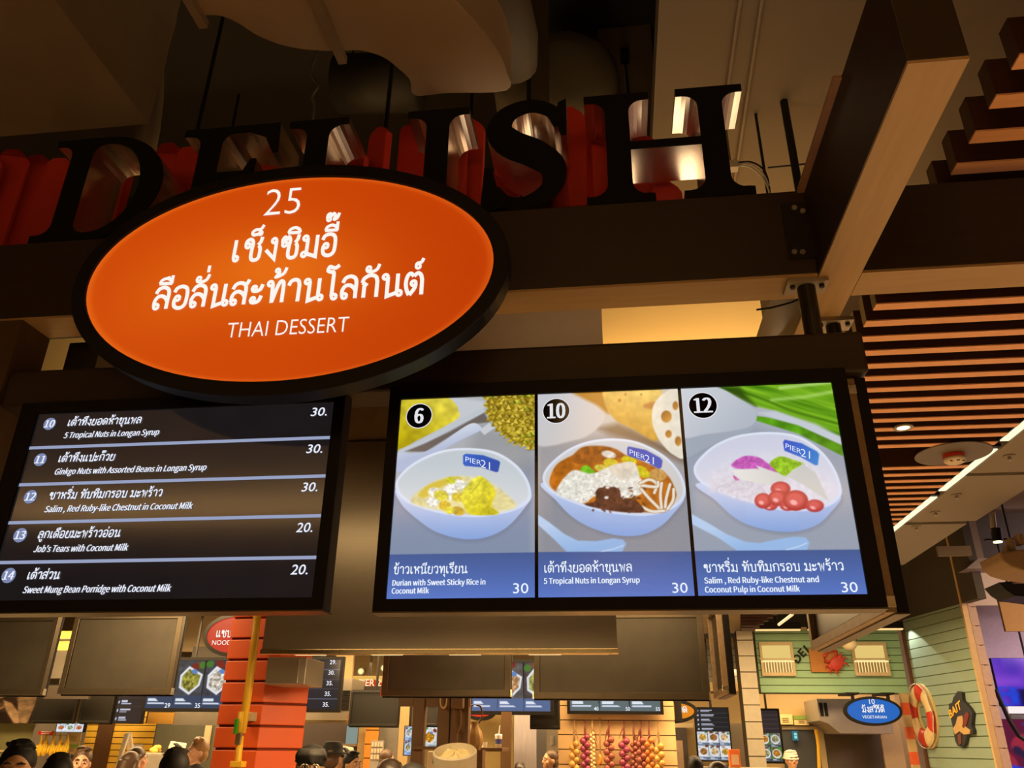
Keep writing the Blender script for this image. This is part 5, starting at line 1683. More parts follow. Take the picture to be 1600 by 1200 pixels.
# ---- gap between the two left rear screens, and the red noodle sign
slab('soffit_yellow', 'bright yellow soffit seen between the two left rear screens', 86, 986, 138, 1016, 11.6, M_YELP)
slab('dark_soffit_strip', 'dark strip dividing the bright yellow soffit', 86, 998, 138, 1001, 11.58, M_DKHEAD)
slab('steel_canopy', 'pale steel canopy seen between the two left rear screens', 80, 1014, 140, 1060, 11.9, M_STEEL, cat='canopy')
slab('trim_header', 'dark header board below the pale steel canopy', 70, 1071, 140, 1092, 11.5, M_DKHEAD)
slab('green_sign', 'white and green sign behind the gap of the left rear screens', 93, 1057, 118, 1072, 12.2, mat('pale_green_sign', (.45, .50, .30), .5))


def oval_sign(label, cx, cy, rx, ry, Y, m, texts=(), rim=.05, group=None, depth=.10, hung=True):
    c = PY(cx, cy, Y)
    a = (PY(cx + rx, cy, Y)[0] - PY(cx - rx, cy, Y)[0]) / 2
    b = (PY(cx, cy - ry, Y)[2] - PY(cx, cy + ry, Y)[2]) / 2
    t = thing('oval_sign', label, 'sign', (c[0], Y, c[2] - b), group)
    cc = (c[0], c[2])
    MB().ring_y(oval(a, b, 48, cc), oval(a - rim, b - rim, 48, cc), Y - .01, Y + depth).build('rim', M_BLACK, t)
    MB().prism_y(oval(a - rim + .004, b - rim + .004, 48, cc), Y, Y + depth - .01).build('lit_face', m, t)
    for (s, u, v, h, thai_) in texts:
        if thai_:
            wd = thai_width(s) * h * .9
            thai(s, c[0] + a * u - wd / 2, c[0] + a * u + wd / 2, c[2] + b * v, h, Y - .008, M_SIGNW, t, 'shop_name', sw=.17)
        else:
            latin(s, c[0] + a * u, c[2] + b * v, h, Y - .008, MB(), None, 0., 0, 'C').build('lettering', M_SIGNW, t)
    if hung:
        hang(t, c[0], Y + .05, c[2] + b - .02)
    return t, c, a, b


oval_sign('red backlit oval sign half hidden behind the orange pillar', 366, 992, 48, 34, 10.6, glow('red_sign_light', (190, 8, 8)), (('แซบ', -.34, -.10, .085, True), ('NOODLE', -.26, -.46, .062, False)))
slab('soffit_cream', 'cream soffit behind the red oval sign', 250, 940, 420, 1018, 13.6, M_CREAMW)
slab('trim_header', 'dark header board over the lit noodle screen', 300, 1010, 420, 1032, 12.2, M_DKHEAD)
far_screen('lit noodle screen with dish pictures left of the orange pillar', 228, 1027, 366, 1112, 11.5, far_food(3, 11, (52, 66, 92), ((58, 60, 70), (66, 68, 74)), ((140, 96, 40), (128, 124, 50), (180, 172, 160))), 150, 90, bz=.045, texts=(('29', .26, .93, .06), ('35', .60, .93, .06)))

# ---- right of the orange pillar
far_screen('dark price list screen right of the orange pillar', 470, 1026, 534, 1113, 11.2, far_list(5, 9, (40, 36, 42), (116, 122, 146), left=False), 50, 60, bz=.04, texts=(('29.', .66, .14, .055), ('30.', .65, .33, .055), ('35.', .63, .52, .055), ('35.', .61, .71, .055), ('35.', .59, .90, .055)))
t = thing('kitchen_hood', 'steel kitchen hood with louvres behind the price list right of the pillar', 'hood', tuple(PY(512, 1125, 11.8)))
hang(t, PY(500, 1060, 12.1)[0], 12.1, PY(500, 1060, 11.8)[2])
X0, X1, Z0, Z1 = px_rect(452, 1060, 548, 1119, 11.8)
MB().prism_y([(X0, Z0 - .05), (X1 - .06, Z0 - .05), (X1, Z0 + .06), (X1, Z1), (X0, Z1)], 11.8, 12.4).build('hood_body', M_STEEL, t)
a = px_rect(532, 1078, 546, 1110, 11.79)
m = MB()
for i in range(11):
    z = a[2] + (a[3] - a[2]) * (i + .2) / 11
    m.box(a[0], a[1], 11.785, 11.80, z, z + (a[3] - a[2]) * .045)
m.build('louvre', M_BLACK, t)
MB().box(X0 - .02, X1 - .03, 11.79, 12.4, Z0 - .08, Z0 - .05).build('hood_lip', mat('bright_brass_lip', (.8, .62, .34), .25, 1.0), t)
slab('wall_tan_strip', 'tan wall strip right of the dark price list', 526, 960, 553, 1082, 12.45, M_TAN)
slab('soffit_tan', 'tan soffit with downlights behind the steel hood', 545, 1000, 625, 1062, 15.5, M_TAN)
for (x, y, lab) in ((600, 1044, 'bright round downlight left of the half hidden rear screen'), (564, 1049, 'small downlight on the tan soffit')):
    p = PY(x, y, 15.4)
    t = thing('downlight', lab, 'downlight', (p[0], 15.4, p[2]), 'downlights of the tan soffit')
    MB().lathe((p[0], 15.38, p[2]), [(.05, 0), (.05, .08)], 16, 'Y').build('lens', glow('far_downlight', (255, 226, 150), 1.3), t)
    MB().lathe((p[0], 15.39, p[2]), [(.075, 0), (.075, .09)], 16, 'Y').build('trim_ring', M_STEELD, t)
X0, X1, Z0, Z1 = px_rect(546, 1056, 606, 1074, 13.0)
t = thing('hall_sign', 'lit red and cream sign reading PIER 21 behind the steel hood', 'sign', ((X0 + X1) / 2, 13.0, Z0))
hang(t, (X0 + X1) / 2, 13.05, Z1)
MB().box(X0, X1, 13.0, 13.1, Z0, Z1).build('sign_board', glow('cream_sign_light', (232, 178, 84)), t)
cx = (X0 + X1) / 2 + .04
arc = [(cx + (X1 - X0) * .50 * math.sin(q), Z0 - .18 + .30 * math.cos(q)) for q in np.linspace(-1.0, 1.0, 13)]
arc2 = [(cx + (X1 - X0) * .30 * math.sin(q), Z0 - .18 + .17 * math.cos(q)) for q in np.linspace(-1.0, 1.0, 13)]
MB().prism_y([(a, max(b, Z0 + .002)) for a, b in arc] + [(a, max(b, Z0)) for a, b in arc2[::-1]], 12.994, 12.999).build('red_swoosh', glow('red_swoosh_light', (196, 34, 14)), t)
latin('PIER 21', X0 + .16, Z0 + .02, .10, 12.990, (m_ := MB()), X1 - .06, .02).build('lettering', glow('cream_letter_light', (255, 232, 170)), t)
slab('trim_header', 'dark header board under the lit hall sign', 540, 1072, 612, 1082, 12.9, M_DKHEAD)
back_screen('large black screen back under the lit hall sign', 546, 1079, 622, 1135, 11.0, 'dark screen backs of the stalls behind', True)
slab('wall_kitchen', 'dark kitchen opening right of the orange pillar', 470, 1120, 570, 1260, 13.4, mat('dark_kitchen_wall', (.055, .04, .035), .7), zbot=0)
slab('window_1', 'pale blue lit hatch in the dark kitchen opening', 541, 1134, 557, 1162, 13.3, glow('blue_window_light', (126, 142, 136)))
slab('steel_shelf', 'steel shelf below the pale blue hatch', 534, 1162, 556, 1166, 12.9, M_STEEL, cat='shelf', d=.6)
slab('door_post', 'tan post right of the pale blue hatch', 556, 1130, 567, 1260, 12.8, M_TAN, zbot=0)
planks('wall_orange', 'orange boarded pier between the hatch and the grey wall', 567, 1130, 588, 1260, 12.6, mat('orange_wall_boards', (.62, .25, .035), .55), .19, .014)
slab('wall_grey_steel', 'pale grey steel wall behind the poster rack', 584, 1132, 636, 1260, 13.0, mat('pale_grey_steel', (.42, .40, .36), .35, .7), zbot=0)
slab('beige_post', 'beige post right of the pale grey steel wall', 621, 1100, 636, 1260, 12.5, M_TAN, cat='post', zbot=0)
X0, X1, Z0, Z1 = px_rect(579, 1157, 598, 1192, 11.5)
t = thing('card_rack', 'grey rack of small picture cards before the grey steel wall', 'rack', ((X0 + X1) / 2, 11.5, 0))
MB().box(X0, X1, 11.5, 11.54, 0, Z1).build('rack_board', mat('grey_rack', (.30, .27, .24), .6), t)
for i in range(3):
    for j in range(4):
        xa = X0 + (X1 - X0) * (.06 + .24 * j)
        za = Z0 + (Z1 - Z0) * (.16 + .28 * i)
        MB().box(xa, xa + (X1 - X0) * .18, 11.49, 11.50, za, za + (Z1 - Z0) * .2).build('card', mat('pale_card', (.55, .48, .36), .6), t)

# timber display frame, pulley, basket jar and cup
t = thing('display_frame', 'brown timber display frame behind the chef hat', 'frame', tuple(PY(690, 1250, 9.5) * np.array([1, 1, 0])))
M_FRW = wood('brown_frame_timber', (.13, .066, .020), (.09, .044, .013), .6, 'Z')
for (a, b, nm) in ((643, 661, 'post'), (683, 701, 'post'), (703, 731, 'post')):
    X0, X1, _, _ = px_rect(a, 1120, b, 1180, 9.5)
    MB().box(X0, X1, 9.5, 9.65, 0, PY(690, 1060, 9.5)[2]).build(nm, M_FRW, t, bevel=.006)
X0, X1, Z0, Z1 = px_rect(643, 1166, 690, 1171, 9.45)
MB().box(X0, X1, 9.44, 9.5, Z0, Z1).build('rail', M_FRW, t)
X0, X1, Z0, Z1 = px_rect(625, 1085, 735, 1104, 9.55)
MB().box(X0, X1, 9.52, 9.6, Z0, Z1).build('head_board', M_FRW, t)
X0, X1, Z0, Z1 = px_rect(668, 1174, 681, 1198, 10.2)
tag(MB().box(X0, X1, 10.2, 10.3, Z0 - .1, Z1).build('napkin_box', mat('beige_box', (.5, .4, .26), .6), bevel=.005), 'beige box behind the timber display frame', 'box')
far_screen('narrow food picture screen left of the timber display frame', 631, 1134, 645, 1181, 11.6, far_food(1, 21, (110, 140, 190), ((170, 190, 214), (150, 180, 210)), ((180, 170, 160), (160, 150, 110)), rows=2, asp=.45, capy=.8), 24, 60, bz=.01)
far_screen('food picture screen between the posts of the display frame', 659, 1135, 684, 1170, 11.6, far_food(1, 23, (140, 160, 170), ((200, 204, 200), (150, 180, 210)), ((190, 130, 30), (200, 170, 110)), asp=.8, capy=.85), 40, 44, bz=.01)
back_screen('black screen back between the posts of the display frame', 662, 1100, 684, 1134, 11.5, 'dark screen backs of the stalls behind', True)
p = PY(712, 1098, 9.3)
t = thing('pulley_block', 'carved timber pulley block with hanging rope on the display frame', 'pulley', (p[0], 9.3, p[2] - .3))
MB().box(p[0] - .07, p[0] + .07, 9.36, 9.48, p[2] - .06, p[2] + .12).build('pulley_shell', M_FRW, t, bevel=.02)
MB().ring_y(oval(.045, .09, 20, (p[0] - .16, p[2] + .03)), oval(.028, .07, 20, (p[0] - .16, p[2] + .03)), 9.40, 9.44).build('rope_ring', M_TAN, t)
MB().tube(spline([(p[0] - .03, 9.42, p[2] - .06), (p[0] - .04, 9.42, p[2] - .2), (p[0], 9.42, p[2] - .3), (p[0] + .04, 9.42, p[2] - .2), (p[0] + .03, 9.42, p[2] - .06)], n=6), .012, 8).build('rope', mat('dark_rope', (.14, .07, .02), .8), t, smooth=True)
MB().tube([(p[0], 9.42, p[2] - .3), (p[0], 9.42, p[2] - .62)], .014, 8).build('rope_tail', mat('dark_rope', (.14, .07, .02), .8), t)
slab('wall_olive_boards', 'olive boarded wall behind the basket jar', 730, 1116, 802, 1260, 12.3, mat('olive_boards', (.26, .185, .06), .6), zbot=0)
slab('brown_post', 'brown timber post right of the paper cup', 782, 1112, 798, 1260, 11.0, M_FRW, cat='post', zbot=0)
X0, X1, Z0, Z1 = px_rect(742, 1168, 790, 1174, 10.6)
tag(MB().box(X0, X1, 10.3, 10.9, Z0, Z1).build('wall_shelf', M_FRW, bevel=.004), 'narrow timber shelf carrying the paper cup', 'shelf')
zs = Z1
p = PY(779, 1160, 10.55)
t = thing('paper_cup', 'white and blue cup with a straw on the timber shelf', 'cup', (p[0], 10.55, zs))
MB().lathe((p[0], 10.55, zs + .001), [(.035, 0), (.045, .13), (.044, .15)], 16).build('cup_body', mat('white_cup', (.7, .68, .62), .4), t, smooth=True)
MB().lathe((p[0], 10.55, zs + .04), [(.0395, 0), (.0435, .055)], 16).build('blue_band', mat('blue_band', (.05, .06, .22), .4), t)
MB().tube([(p[0], 10.55, zs + .14), (p[0] + .012, 10.55, zs + .25)], .006, 8).build('straw', mat('white_cup', (.7, .68, .62), .4), t)
p = PY(757, 1164, 10.55)
tag(MB().lathe((p[0], 10.55, zs + .001), [(.032, 0), (.038, .06), (.0, .06)], 14).build('small_cup', mat('white_cup', (.7, .68, .62), .4)), 'small white cup on the timber shelf beside the basket jar', 'cup')
p = PY(740, 1172, 9.9)
t = thing('basket_jar', 'ribbed brown jar with looped handles beside the timber shelf', 'jar', (p[0], 9.9, p[2]))
m = MB()
n = 28
prof = [(.07, 0), (.10, .06), (.105, .12), (.085, .20), (.05, .25), (.055, .30)]
vs, fs = [], []
for i, (r, h) in enumerate(prof):
    for k in range(n):
        q = 2 * math.pi * k / n
        rr = r * (1 + .05 * math.cos(q * 10))
        vs.append((p[0] + rr * math.cos(q), 9.9 + rr * math.sin(q), p[2] + h))
for i in range(len(prof) - 1):
    for k in range(n):
        fs.append((i * n + k, i * n + (k + 1) % n, (i + 1) * n + (k + 1) % n, (i + 1) * n + k))
m.add(vs, fs)
m.build('jar_body', mat('brown_glazed_jar', (.30, .17, .045), .35), t, smooth=True)
for s in (-1, 1):
    MB().tube(spline([(p[0] + s * .04, 9.9, p[2] + .27), (p[0] + s * .09, 9.9, p[2] + .36), (p[0] + s * .07, 9.9, p[2] + .46), (p[0] + s * .02, 9.9, p[2] + .48)], n=6), .011, 8).build('handle', mat('dark_jar_handle', (.06, .03, .01), .5), t, smooth=True)
MB().box(p[0] - .12, p[0] + .12, 9.8, 10.02, 0, p[2]).build('jar_plinth', M_FRW, t)
far_screen('lit screen with three dish pictures right of the chef hat', 733, 1030, 865, 1117, 11.4, far_food(3, 31, (84, 104, 146), ((70, 62, 64), (90, 84, 84)), ((150, 120, 90), (170, 130, 90), (150, 150, 80))), 150, 90, bz=.045)
oval_sign('red oval sign peeping out under the screen with three dishes', 750, 1112, 24, 14, 12.0, glow('red_sign_light2', (226, 40, 14)))
slab('curtain', 'pale lilac hanging curtain left of the onion wall', 797, 1112, 838, 1260, 12.9, mat('lilac_curtain', (.56, .52, .58), .8, nscale=4, stretch=(14, 1, 1), noise=.25), cat='curtain', zbot=0)
slab('wall_service', 'grey service wall left of the onion wall', 834, 1128, 880, 1260, 13.2, mat('grey_service_wall', (.20, .185, .18), .6), zbot=0)
back_screen('black screen back under the right end of the three dish screen', 828, 1092, 874, 1138, 11.6, 'dark screen backs of the stalls behind', True)
p = PY(863, 1157, 13.1)
t = thing('soap_dispenser', 'small steel dispenser on the grey service wall', 'dispenser', (p[0], 13.1, p[2]))
MB().box(p[0] - .09, p[0] + .09, 13.12, 13.2, p[2] - .15, p[2] + .15).build('back_plate', M_STEEL, t)
MB().lathe((p[0], 13.08, p[2] + .0), [(.03, -.06), (.035, .06)], 14).build('bottle', M_STEELD, t)

# ---- onion wall
planks('wall_onion', 'cream boarded wall hung with onion strings', 872, 1050, 1056, 1260, 12.0, mat('cream_boards', (.66, .43, .20), .6, noise=.05), .186, .012)
far_screen('lit screen with three captions above the onion strings', 886, 1076, 1036, 1116, 11.85, far_food(3, 41, (92, 106, 110), ((84, 92, 96), (100, 106, 108)), ((190, 190, 180), (120, 130, 110)), capy=.35), 150, 50, bz=.04, texts=(('40', .28, .86, .045), ('50', .61, .86, .045), ('55', .92, .86, .045)))
M_STRG = mat('dark_red_stalk', (.14, .022, .012), .7)
M_STRB = mat('straw_stalk', (.28, .16, .06), .8)
ONC = {'yellow': mat('yellow_onion_skin', (.50, .27, .055), .4, noise=.2, nscale=20), 'purple': mat('purple_onion_skin', (.24, .030, .075), .35, noise=.25, nscale=20), 'garlic': mat('garlic_skin', (.62, .44, .20), .5, noise=.1, nscale=20),
       'red': mat('red_onion_skin', (.24, .055, .035), .4, noise=.25, nscale=20), 'orange': mat('orange_onion_skin', (.46, .15, .022), .4, noise=.2, nscale=20)}
YO = 11.86
ONS = [(897, 1125, 1162, .046, 'yellow', 'leftmost string of yellow onions'), (914, 1125, 1152, .044, 'purple', 'string of purple onions left of the garlic string'), (925, 1125, 1146, .024, 'garlic', 'long thin string of pale garlic bulbs'),
       (951, 1126, 1156, .046, 'red', 'string of brown red onions right of the hanging orange chilli'), (975, 1126, 1158, .048, 'purple', 'broad string of purple onions in the middle of the row'), (990, 1126, 1160, .032, 'red', 'thin string of dark red onions with long stalks'),
       (1001, 1126, 1157, .044, 'red', 'string of dull red onions left of the orange ones'), (1014, 1126, 1157, .044, 'orange', 'string of orange onions'), (1029, 1126, 1166, .047, 'yellow', 'rightmost string of yellow onions')]
for (x, yk, yb, r, kindc, lab) in ONS:
    k0, b0 = PY(x, yk, YO), PY(x, yb, YO)
    t = thing('onion_string', lab + ' hanging on the cream boards', 'onion string', (b0[0], YO, b0[2] - .8), 'onion strings on the cream wall')
    MB().tube([(k0[0], YO + .08, k0[2]), ((k0[0] + b0[0]) / 2, YO + .04, (k0[2] + b0[2]) / 2), (b0[0], YO, b0[2] - .8)], [.010, .014, .010], 8).build('braid', M_STRB if kindc in ('yellow', 'garlic') else M_STRG, t)
    m = MB()
    for s in range(3):
        a0 = random.uniform(-.5, .5)
        zz0 = k0[2] - random.uniform(.06, .2)
        m.tube([(k0[0], YO + .05, zz0), (k0[0] + a0 * .1, YO + .01, zz0 - .08), (k0[0] + a0 * .16, YO, zz0 - .16)], [.008, .007, .003], 6)
    m.build('loose_stalks', M_STRG if kindc != 'yellow' else M_STRB, t)
    z = b0[2]
    i = 0
    while z > b0[2] - .62:
        sx_ = (-1 if i % 2 else 1) * r * .66
        rr = r * random.uniform(.94, 1.06)
        MB().lathe((b0[0] + sx_, YO - .02 + random.uniform(-.01, .01), z), [(.002, -rr * .95), (rr * .6, -rr * .8), (rr, -rr * .1), (rr * .85, rr * .45), (rr * .35, rr * .85), (rr * .1, rr * 1.15)], 14).build('bulb', ONC[kindc], t, smooth=True)
        z -= r * 1.08
        i += 1
p = PY(936, 1121, YO)
t = thing('chilli_string', 'orange chilli hanging on a straw cord between garlic and onions', 'chilli', (p[0], YO, p[2] - .75))
MB().tube([(p[0] + .01, YO + .1, p[2]), (p[0], YO + .02, p[2] - .4), (p[0] - .0, YO, p[2] - .55)], .010, 8).build('cord', M_STRB, t)
q = [PY(x, y, YO - .02) for x, y in ((936, 1178), (939, 1185), (937, 1192), (933, 1196))]
MB().tube(q, [.018, .026, .024, .010], 10).build('chilli', mat('orange_chilli', (.62, .22, .02), .3), t, smooth=True)

# ---- between onion wall and grey column
oval_sign('orange backlit oval sign behind a black post right of the onion wall', 1050, 1111, 40, 19, 12.6, glow('orange_sign_light2', (226, 132, 14)), (('ลาด', .35, -.12, .08, True),))
o = slab('black_post', 'short black hanger post before the orange oval sign', 1053, 1060, 1064, 1126, 12.2, M_BLACKMETAL, cat='post')
hang(o, o.location.x, 12.23, o.location.z + .3)
slab('wall_tan_kitchen', 'tan wall behind the portrait menu board', 1040, 1060, 1168, 1260, 14.2, M_TAN, zbot=0)
slab('door_1', 'dark doorway right of the onion wall', 1053, 1136, 1077, 1260, 14.0, mat('dark_doorway', (.075, .06, .06), .6), zbot=0)
slab('trim_door', 'pale frame over the dark doorway', 1047, 1130, 1083, 1137, 13.98, M_CREAMW)
slab('beige_fridge', 'beige cabinet standing in the dark doorway', 1054, 1157, 1070, 1260, 13.6, mat('beige_cabinet', (.42, .29, .19), .5), cat='cabinet', zbot=0)
far_screen('portrait menu board with list and dish pictures left of the grey column', 1087, 1105, 1142, 1190, 13.4, (lambda f1, f2: (lambda a, b: np.where((b < .45)[:, None], f1(a, np.clip(b / .45, 0, 1)), f2(a, np.clip((b - .45) / .55, 0, 1)))))(far_list(5, 14, (34, 34, 36), (60, 60, 62)), far_food(3, 15, (96, 110, 130), ((200, 204, 212), (214, 216, 220)), ((190, 150, 60), (150, 100, 50), (200, 170, 120)), rows=2, bowl_=True, asp=1.1, capy=.78)), 60, 90, bz=.02)
slab('steel_cladding', 'bright steel side panel right of the portrait menu board', 1141, 1130, 1166, 1260, 14.0, M_STEEL, cat='panel', zbot=0)
p = PY(1148, 1198, 11.0)
t = thing('paper_bag', 'orange printed bag standing right of the portrait menu board', 'bag', (p[0], 11.0, p[2]))
X0, X1, Z0, Z1 = px_rect(1140, 1171, 1157, 1199, 11.0)
MB().box(X0, X1, 11.0, 11.12, Z0, Z1).build('bag_body', mat('orange_bag', (.72, .16, .03), .5), t, bevel=.004)
MB().box(X0 + .02, X1 - .02, 10.995, 11.0, Z0 + .03, Z0 + .14).build('bag_print', mat('cream_print', (.70, .45, .28), .5), t)
MB().box(X0 - .4, X1 + .5, 10.9, 11.4, 0, Z0 - .002).build('bag_stand', M_STEELD, t)
slab('soffit_cream_block', 'cream bulkhead block left of the green stall', 1080, 930, 1164, 992, 13.2, M_CREAMW)
slab('timber_header', 'brown timber header under the cream bulkhead block', 1070, 990, 1178, 997, 13.15, M_DARKWOOD)
slab('soffit_tan_band', 'tan band under the brown timber header', 1080, 997, 1160, 1007, 14.1, M_TAN)
planks('wall_bluegrey', 'blue grey boarded wall behind the sideways far screen', 1080, 1005, 1162, 1068, 14.15, mat('blue_grey_boards', (.27, .26, .22), .6), .11, .01, zbot=None)
slab('wall_soffit_yellow', 'yellow lit band under the blue grey boards', 1080, 1066, 1166, 1080, 14.1, mat('yellow_band', (.70, .50, .20), .6))
planks('column_grey', 'grey boarded column at the left corner of the green stall', 1164, 985, 1190, 1260, 13.0, mat('grey_column_boards', (.36, .32, .24), .6), .23, .014, d=.4)

# ---- green boarded stall front
M_GREEN = mat('mint_green_boards', (.30, .52, .32), .6, noise=.05)
M_GGRV = mat('green_groove', (.10, .14, .06), .9)
YG = 13.4
X0, X1, Z0, Z1 = px_rect(1184, 984, 1411, 1083, YG)
planks('wall_green', 'mint green boarded fascia of the stall at the right', 1184, 984, 1411, 1083, YG, M_GREEN, (Z1 - Z0) / 8.5, .012, d=.3, mg=M_GGRV, zbot=None)
tag(MB().box(X0, X1, YG - .02, YG + .3, Z1, Z1 + .04).build('trim_green', M_CREAMW), 'pale cap along the top of the mint green fascia', None, None, 'structure')
for (r, lab) in (((1188, 1003, 1241, 1056), 'lit shutter window at the left of the mint green fascia'), ((1333, 1003, 1388, 1056), 'lit shutter window at the right of the mint green fascia')):
    X0, X1, Z0, Z1 = px_rect(*r, YG - .05)
    t = thing('shutter_window', lab, 'window', ((X0 + X1) / 2, YG - .05, Z0), 'shutter windows of the green stall')
    h = Z1 - Z0
    m = MB()
    m.ring_y([(X0, Z0), (X1, Z0), (X1, Z1), (X0, Z1)], [(X0 + .04, Z0 + .05), (X1 - .04, Z0 + .05), (X1 - .04, Z1 - .05), (X0 + .04, Z1 - .05)], YG - .06, YG - .001)
    m.box(X0 - .02, X1 + .02, YG - .09, YG - .02, Z0 + h * .47, Z0 + h * .51)
    m.build('frame', M_CREAMW, t, bevel=.004)
    MB().box(X0 + .03, X1 - .03, YG - .03, YG - .02, Z0 + h * .50, Z1 - .04).build('blind', glow('blind_glow', (226, 196, 116)), t)
    MB().box(X0 + .03, X1 - .03, YG - .02, YG - .01, Z0 + .04, Z0 + h * .47).build('lit_back', glow('shutter_glow', (255, 236, 160)), t)
    for i in range(10):
        xa = X0 + .04 + (X1 - X0 - .08) * i / 10
        MB().box(xa, xa + .022, YG - .05, YG - .022, Z0 + .05, Z0 + h * .45).build('slat', mat('tan_slat', (.34, .22, .09), .6), t)
    MB().box(X0 + .01, X1 - .01, YG - .075, YG - .03, Z0 + h * .40, Z0 + h * .44).build('lit_rail', glow('shutter_glow', (255, 236, 160)), t)
X0, X1, Z0, Z1 = px_rect(1266, 1014, 1311, 1050, YG - .06)
tag(MB().box(X0, X1, YG - .06, YG - .004, Z0, Z1).build('orange_board', mat('orange_board', (.42, .17, .03), .6)), 'orange board mounted behind the red crab', 'board')
p = PY(1308, 1036, YG - .12)
M_CRAB = mat('red_crab_paint', (.46, .035, .025), .5, noise=.15, nscale=12)
t = thing('crab_figure', 'red crab figure on the mint green fascia', 'figure', (p[0], YG - .12, p[2] - .25))
cb = MB()
cb.ell((0, 0, 0), (.25, .05, .19), 22, 12)
for s, dz in ((-1, .05), (1, .05)):
    cb.ell((s * .2, 0, dz), (.09, .04, .08), 12, 8)
cb.build('shell', M_CRAB, t, xf=Matrix.Translation((p[0], YG - .10, p[2])) @ Matrix.Rotation(math.radians(-38), 4, 'Y') @ Matrix.Scale(.5, 4), smooth=True)
for s in (-1, 1):
    for k in range(4):
        a0 = math.radians(-50 + 34 * k)
        leg = [(s * .2 * math.cos(a0), 0, .15 * math.sin(a0)), (s * (.30 + .02 * k) * math.cos(a0 + .1), 0, .28 * math.sin(a0 + .1) + .03), (s * .40 * math.cos(a0 - .1), 0, .38 * math.sin(a0 - .1))]
        MB().tube(leg, [.03, .026, .006], 8).build('leg', M_CRAB, t, xf=Matrix.Translation((p[0], YG - .10, p[2])) @ Matrix.Rotation(math.radians(-38), 4, 'Y') @ Matrix.Scale(.5, 4), smooth=True)
    MB().tube([(s * .14, 0, .15), (s * .24, 0, .25), (s * .16, 0, .34)], [.03, .035, .03], 8).build('claw_arm', M_CRAB, t, xf=Matrix.Translation((p[0], YG - .105, p[2])) @ Matrix.Rotation(math.radians(-38), 4, 'Y') @ Matrix.Scale(.5, 4), smooth=True)
    cl = MB()
    cl.ell((s * .10, 0, .37), (.075, .035, .05), 12, 8)
    cl.tube([(s * .06, 0, .39), (s * .0, 0, .41), (s * -.04, 0, .36)], [.03, .022, .006], 8)
    cl.build('claw', M_CRAB, t, xf=Matrix.Translation((p[0], YG - .105, p[2])) @ Matrix.Rotation(math.radians(-38), 4, 'Y') @ Matrix.Scale(.5, 4), smooth=True)
# dark lettering arched over the crab
for i, (ch, x, y, rot) in enumerate((('D', 1250, 1026, 48), ('E', 1257, 1018, 42), ('L', 1265, 1011, 34))):
    p = PY(x, y, YG - .03)
    m = latin(ch, 0, 0, .115, 0, MB(), None, .03, 0, 'C')
    mm = Matrix.Translation((p[0], YG - .03, p[2] - .06)) @ Matrix.Rotation(math.radians(-rot), 4, 'Y')
    q = MB()
    for dy in (0, .025):
        q.add([(a, dy, c) for a, b, c in m.v], m.f)
    o = q.build('wall_letter', M_BLACK, xf=mm)
    o['kind'] = 'thing'
    tag(o, 'small dark letter ' + ch + ' on the mint green fascia beside the crab', 'letter', 'dark letters beside the crab')
p = PY(1326, 1001, YG - .6)
t = thing('dome_camera', 'white dome camera hanging before the right shutter window', 'camera', (p[0], YG - .6, p[2] - .2))
MB().box(p[0] - .10, p[0] + .10, YG - .68, YG - .5, p[2] - .0, p[2] + .05).build('mount', M_BLACK, t)
MB().tube([(p[0], YG - .6, p[2] + .05), (p[0], YG - .6, 5.752)], .02, 8).build('stem', M_BLACK, t)
MB().ell((p[0] - .0, YG - .6, p[2] - .05), (.11, .11, .09), 18, 10).build('dome', mat('white_dome', (.62, .54, .36), .3), t, smooth=True)
# linear lamps above the fascia
for (r, Y, lab) in (((1262, 978, 1412, 984), 13.0, 'long linear lamp over the right part of the mint green fascia'), ((1180, 983, 1252, 985), 13.1, 'thin linear lamp over the left part of the mint green fascia')):
    X0, X1, Z0, Z1 = px_rect(*r, Y)
    t = thing('linear_lamp', lab, 'lamp', ((X0 + X1) / 2, Y, Z0), 'linear lamps of the green stall')
    MB().box(X0, X1, Y, Y + .08, Z0 + .02, Z0 + .12).build('lamp_body', M_BLACK, t)
    hang(t, (X0 + X1) / 2, Y + .04, Z0 + .12)
    MB().box(X0 + .01, X1 - .01, Y - .004, Y + .076, Z0, Z0 + .02).build('diffuser', glow('linear_lamp_glow', (255, 214, 140), 1.0, True), t)
a, b = PY(1240, 972, 12.0), PY(1218, 976, 12.0)
for (xa, ya, xb, yb, Yl, lab) in ((1217, 976, 1238, 960, 11.0, 'short slanting slot lamp seen under the right front screen'), (1238, 958, 1247, 953, 11.0, 'second short slot lamp touching the right front screen')):
    a, b = PY(xa, ya, Yl), PY(xb, yb, Yl - .8)
    t = MB().tube([a, b], .018, 8).build('slot_lamp', glow('slot_lamp_glow', (255, 226, 160)))
    MB().tube([tuple(b), (b[0], b[1], 5.752)], .005, 6).build('drop_wire', M_BLACK, t)
    tag(t, lab, 'lamp', 'short slot lamps')
slab('dark_ceiling_strip', 'dark ceiling strip over the mint green fascia', 1166, 940, 1420, 984, 14.2, M_CONCD)
m = MB()
for i in range(6):
    X0, X1, Z0, Z1 = px_rect(1158, 956 + i * 5, 1215 - i * 7, 960 + i * 5, 12.6)
    m.box(X0, X1, 12.6, 12.7, Z0, Z1)
tag(m.build('far_slats', M_SLAT), 'brown slatted ceiling end left of the short slot lamps', None, None, 'structure')
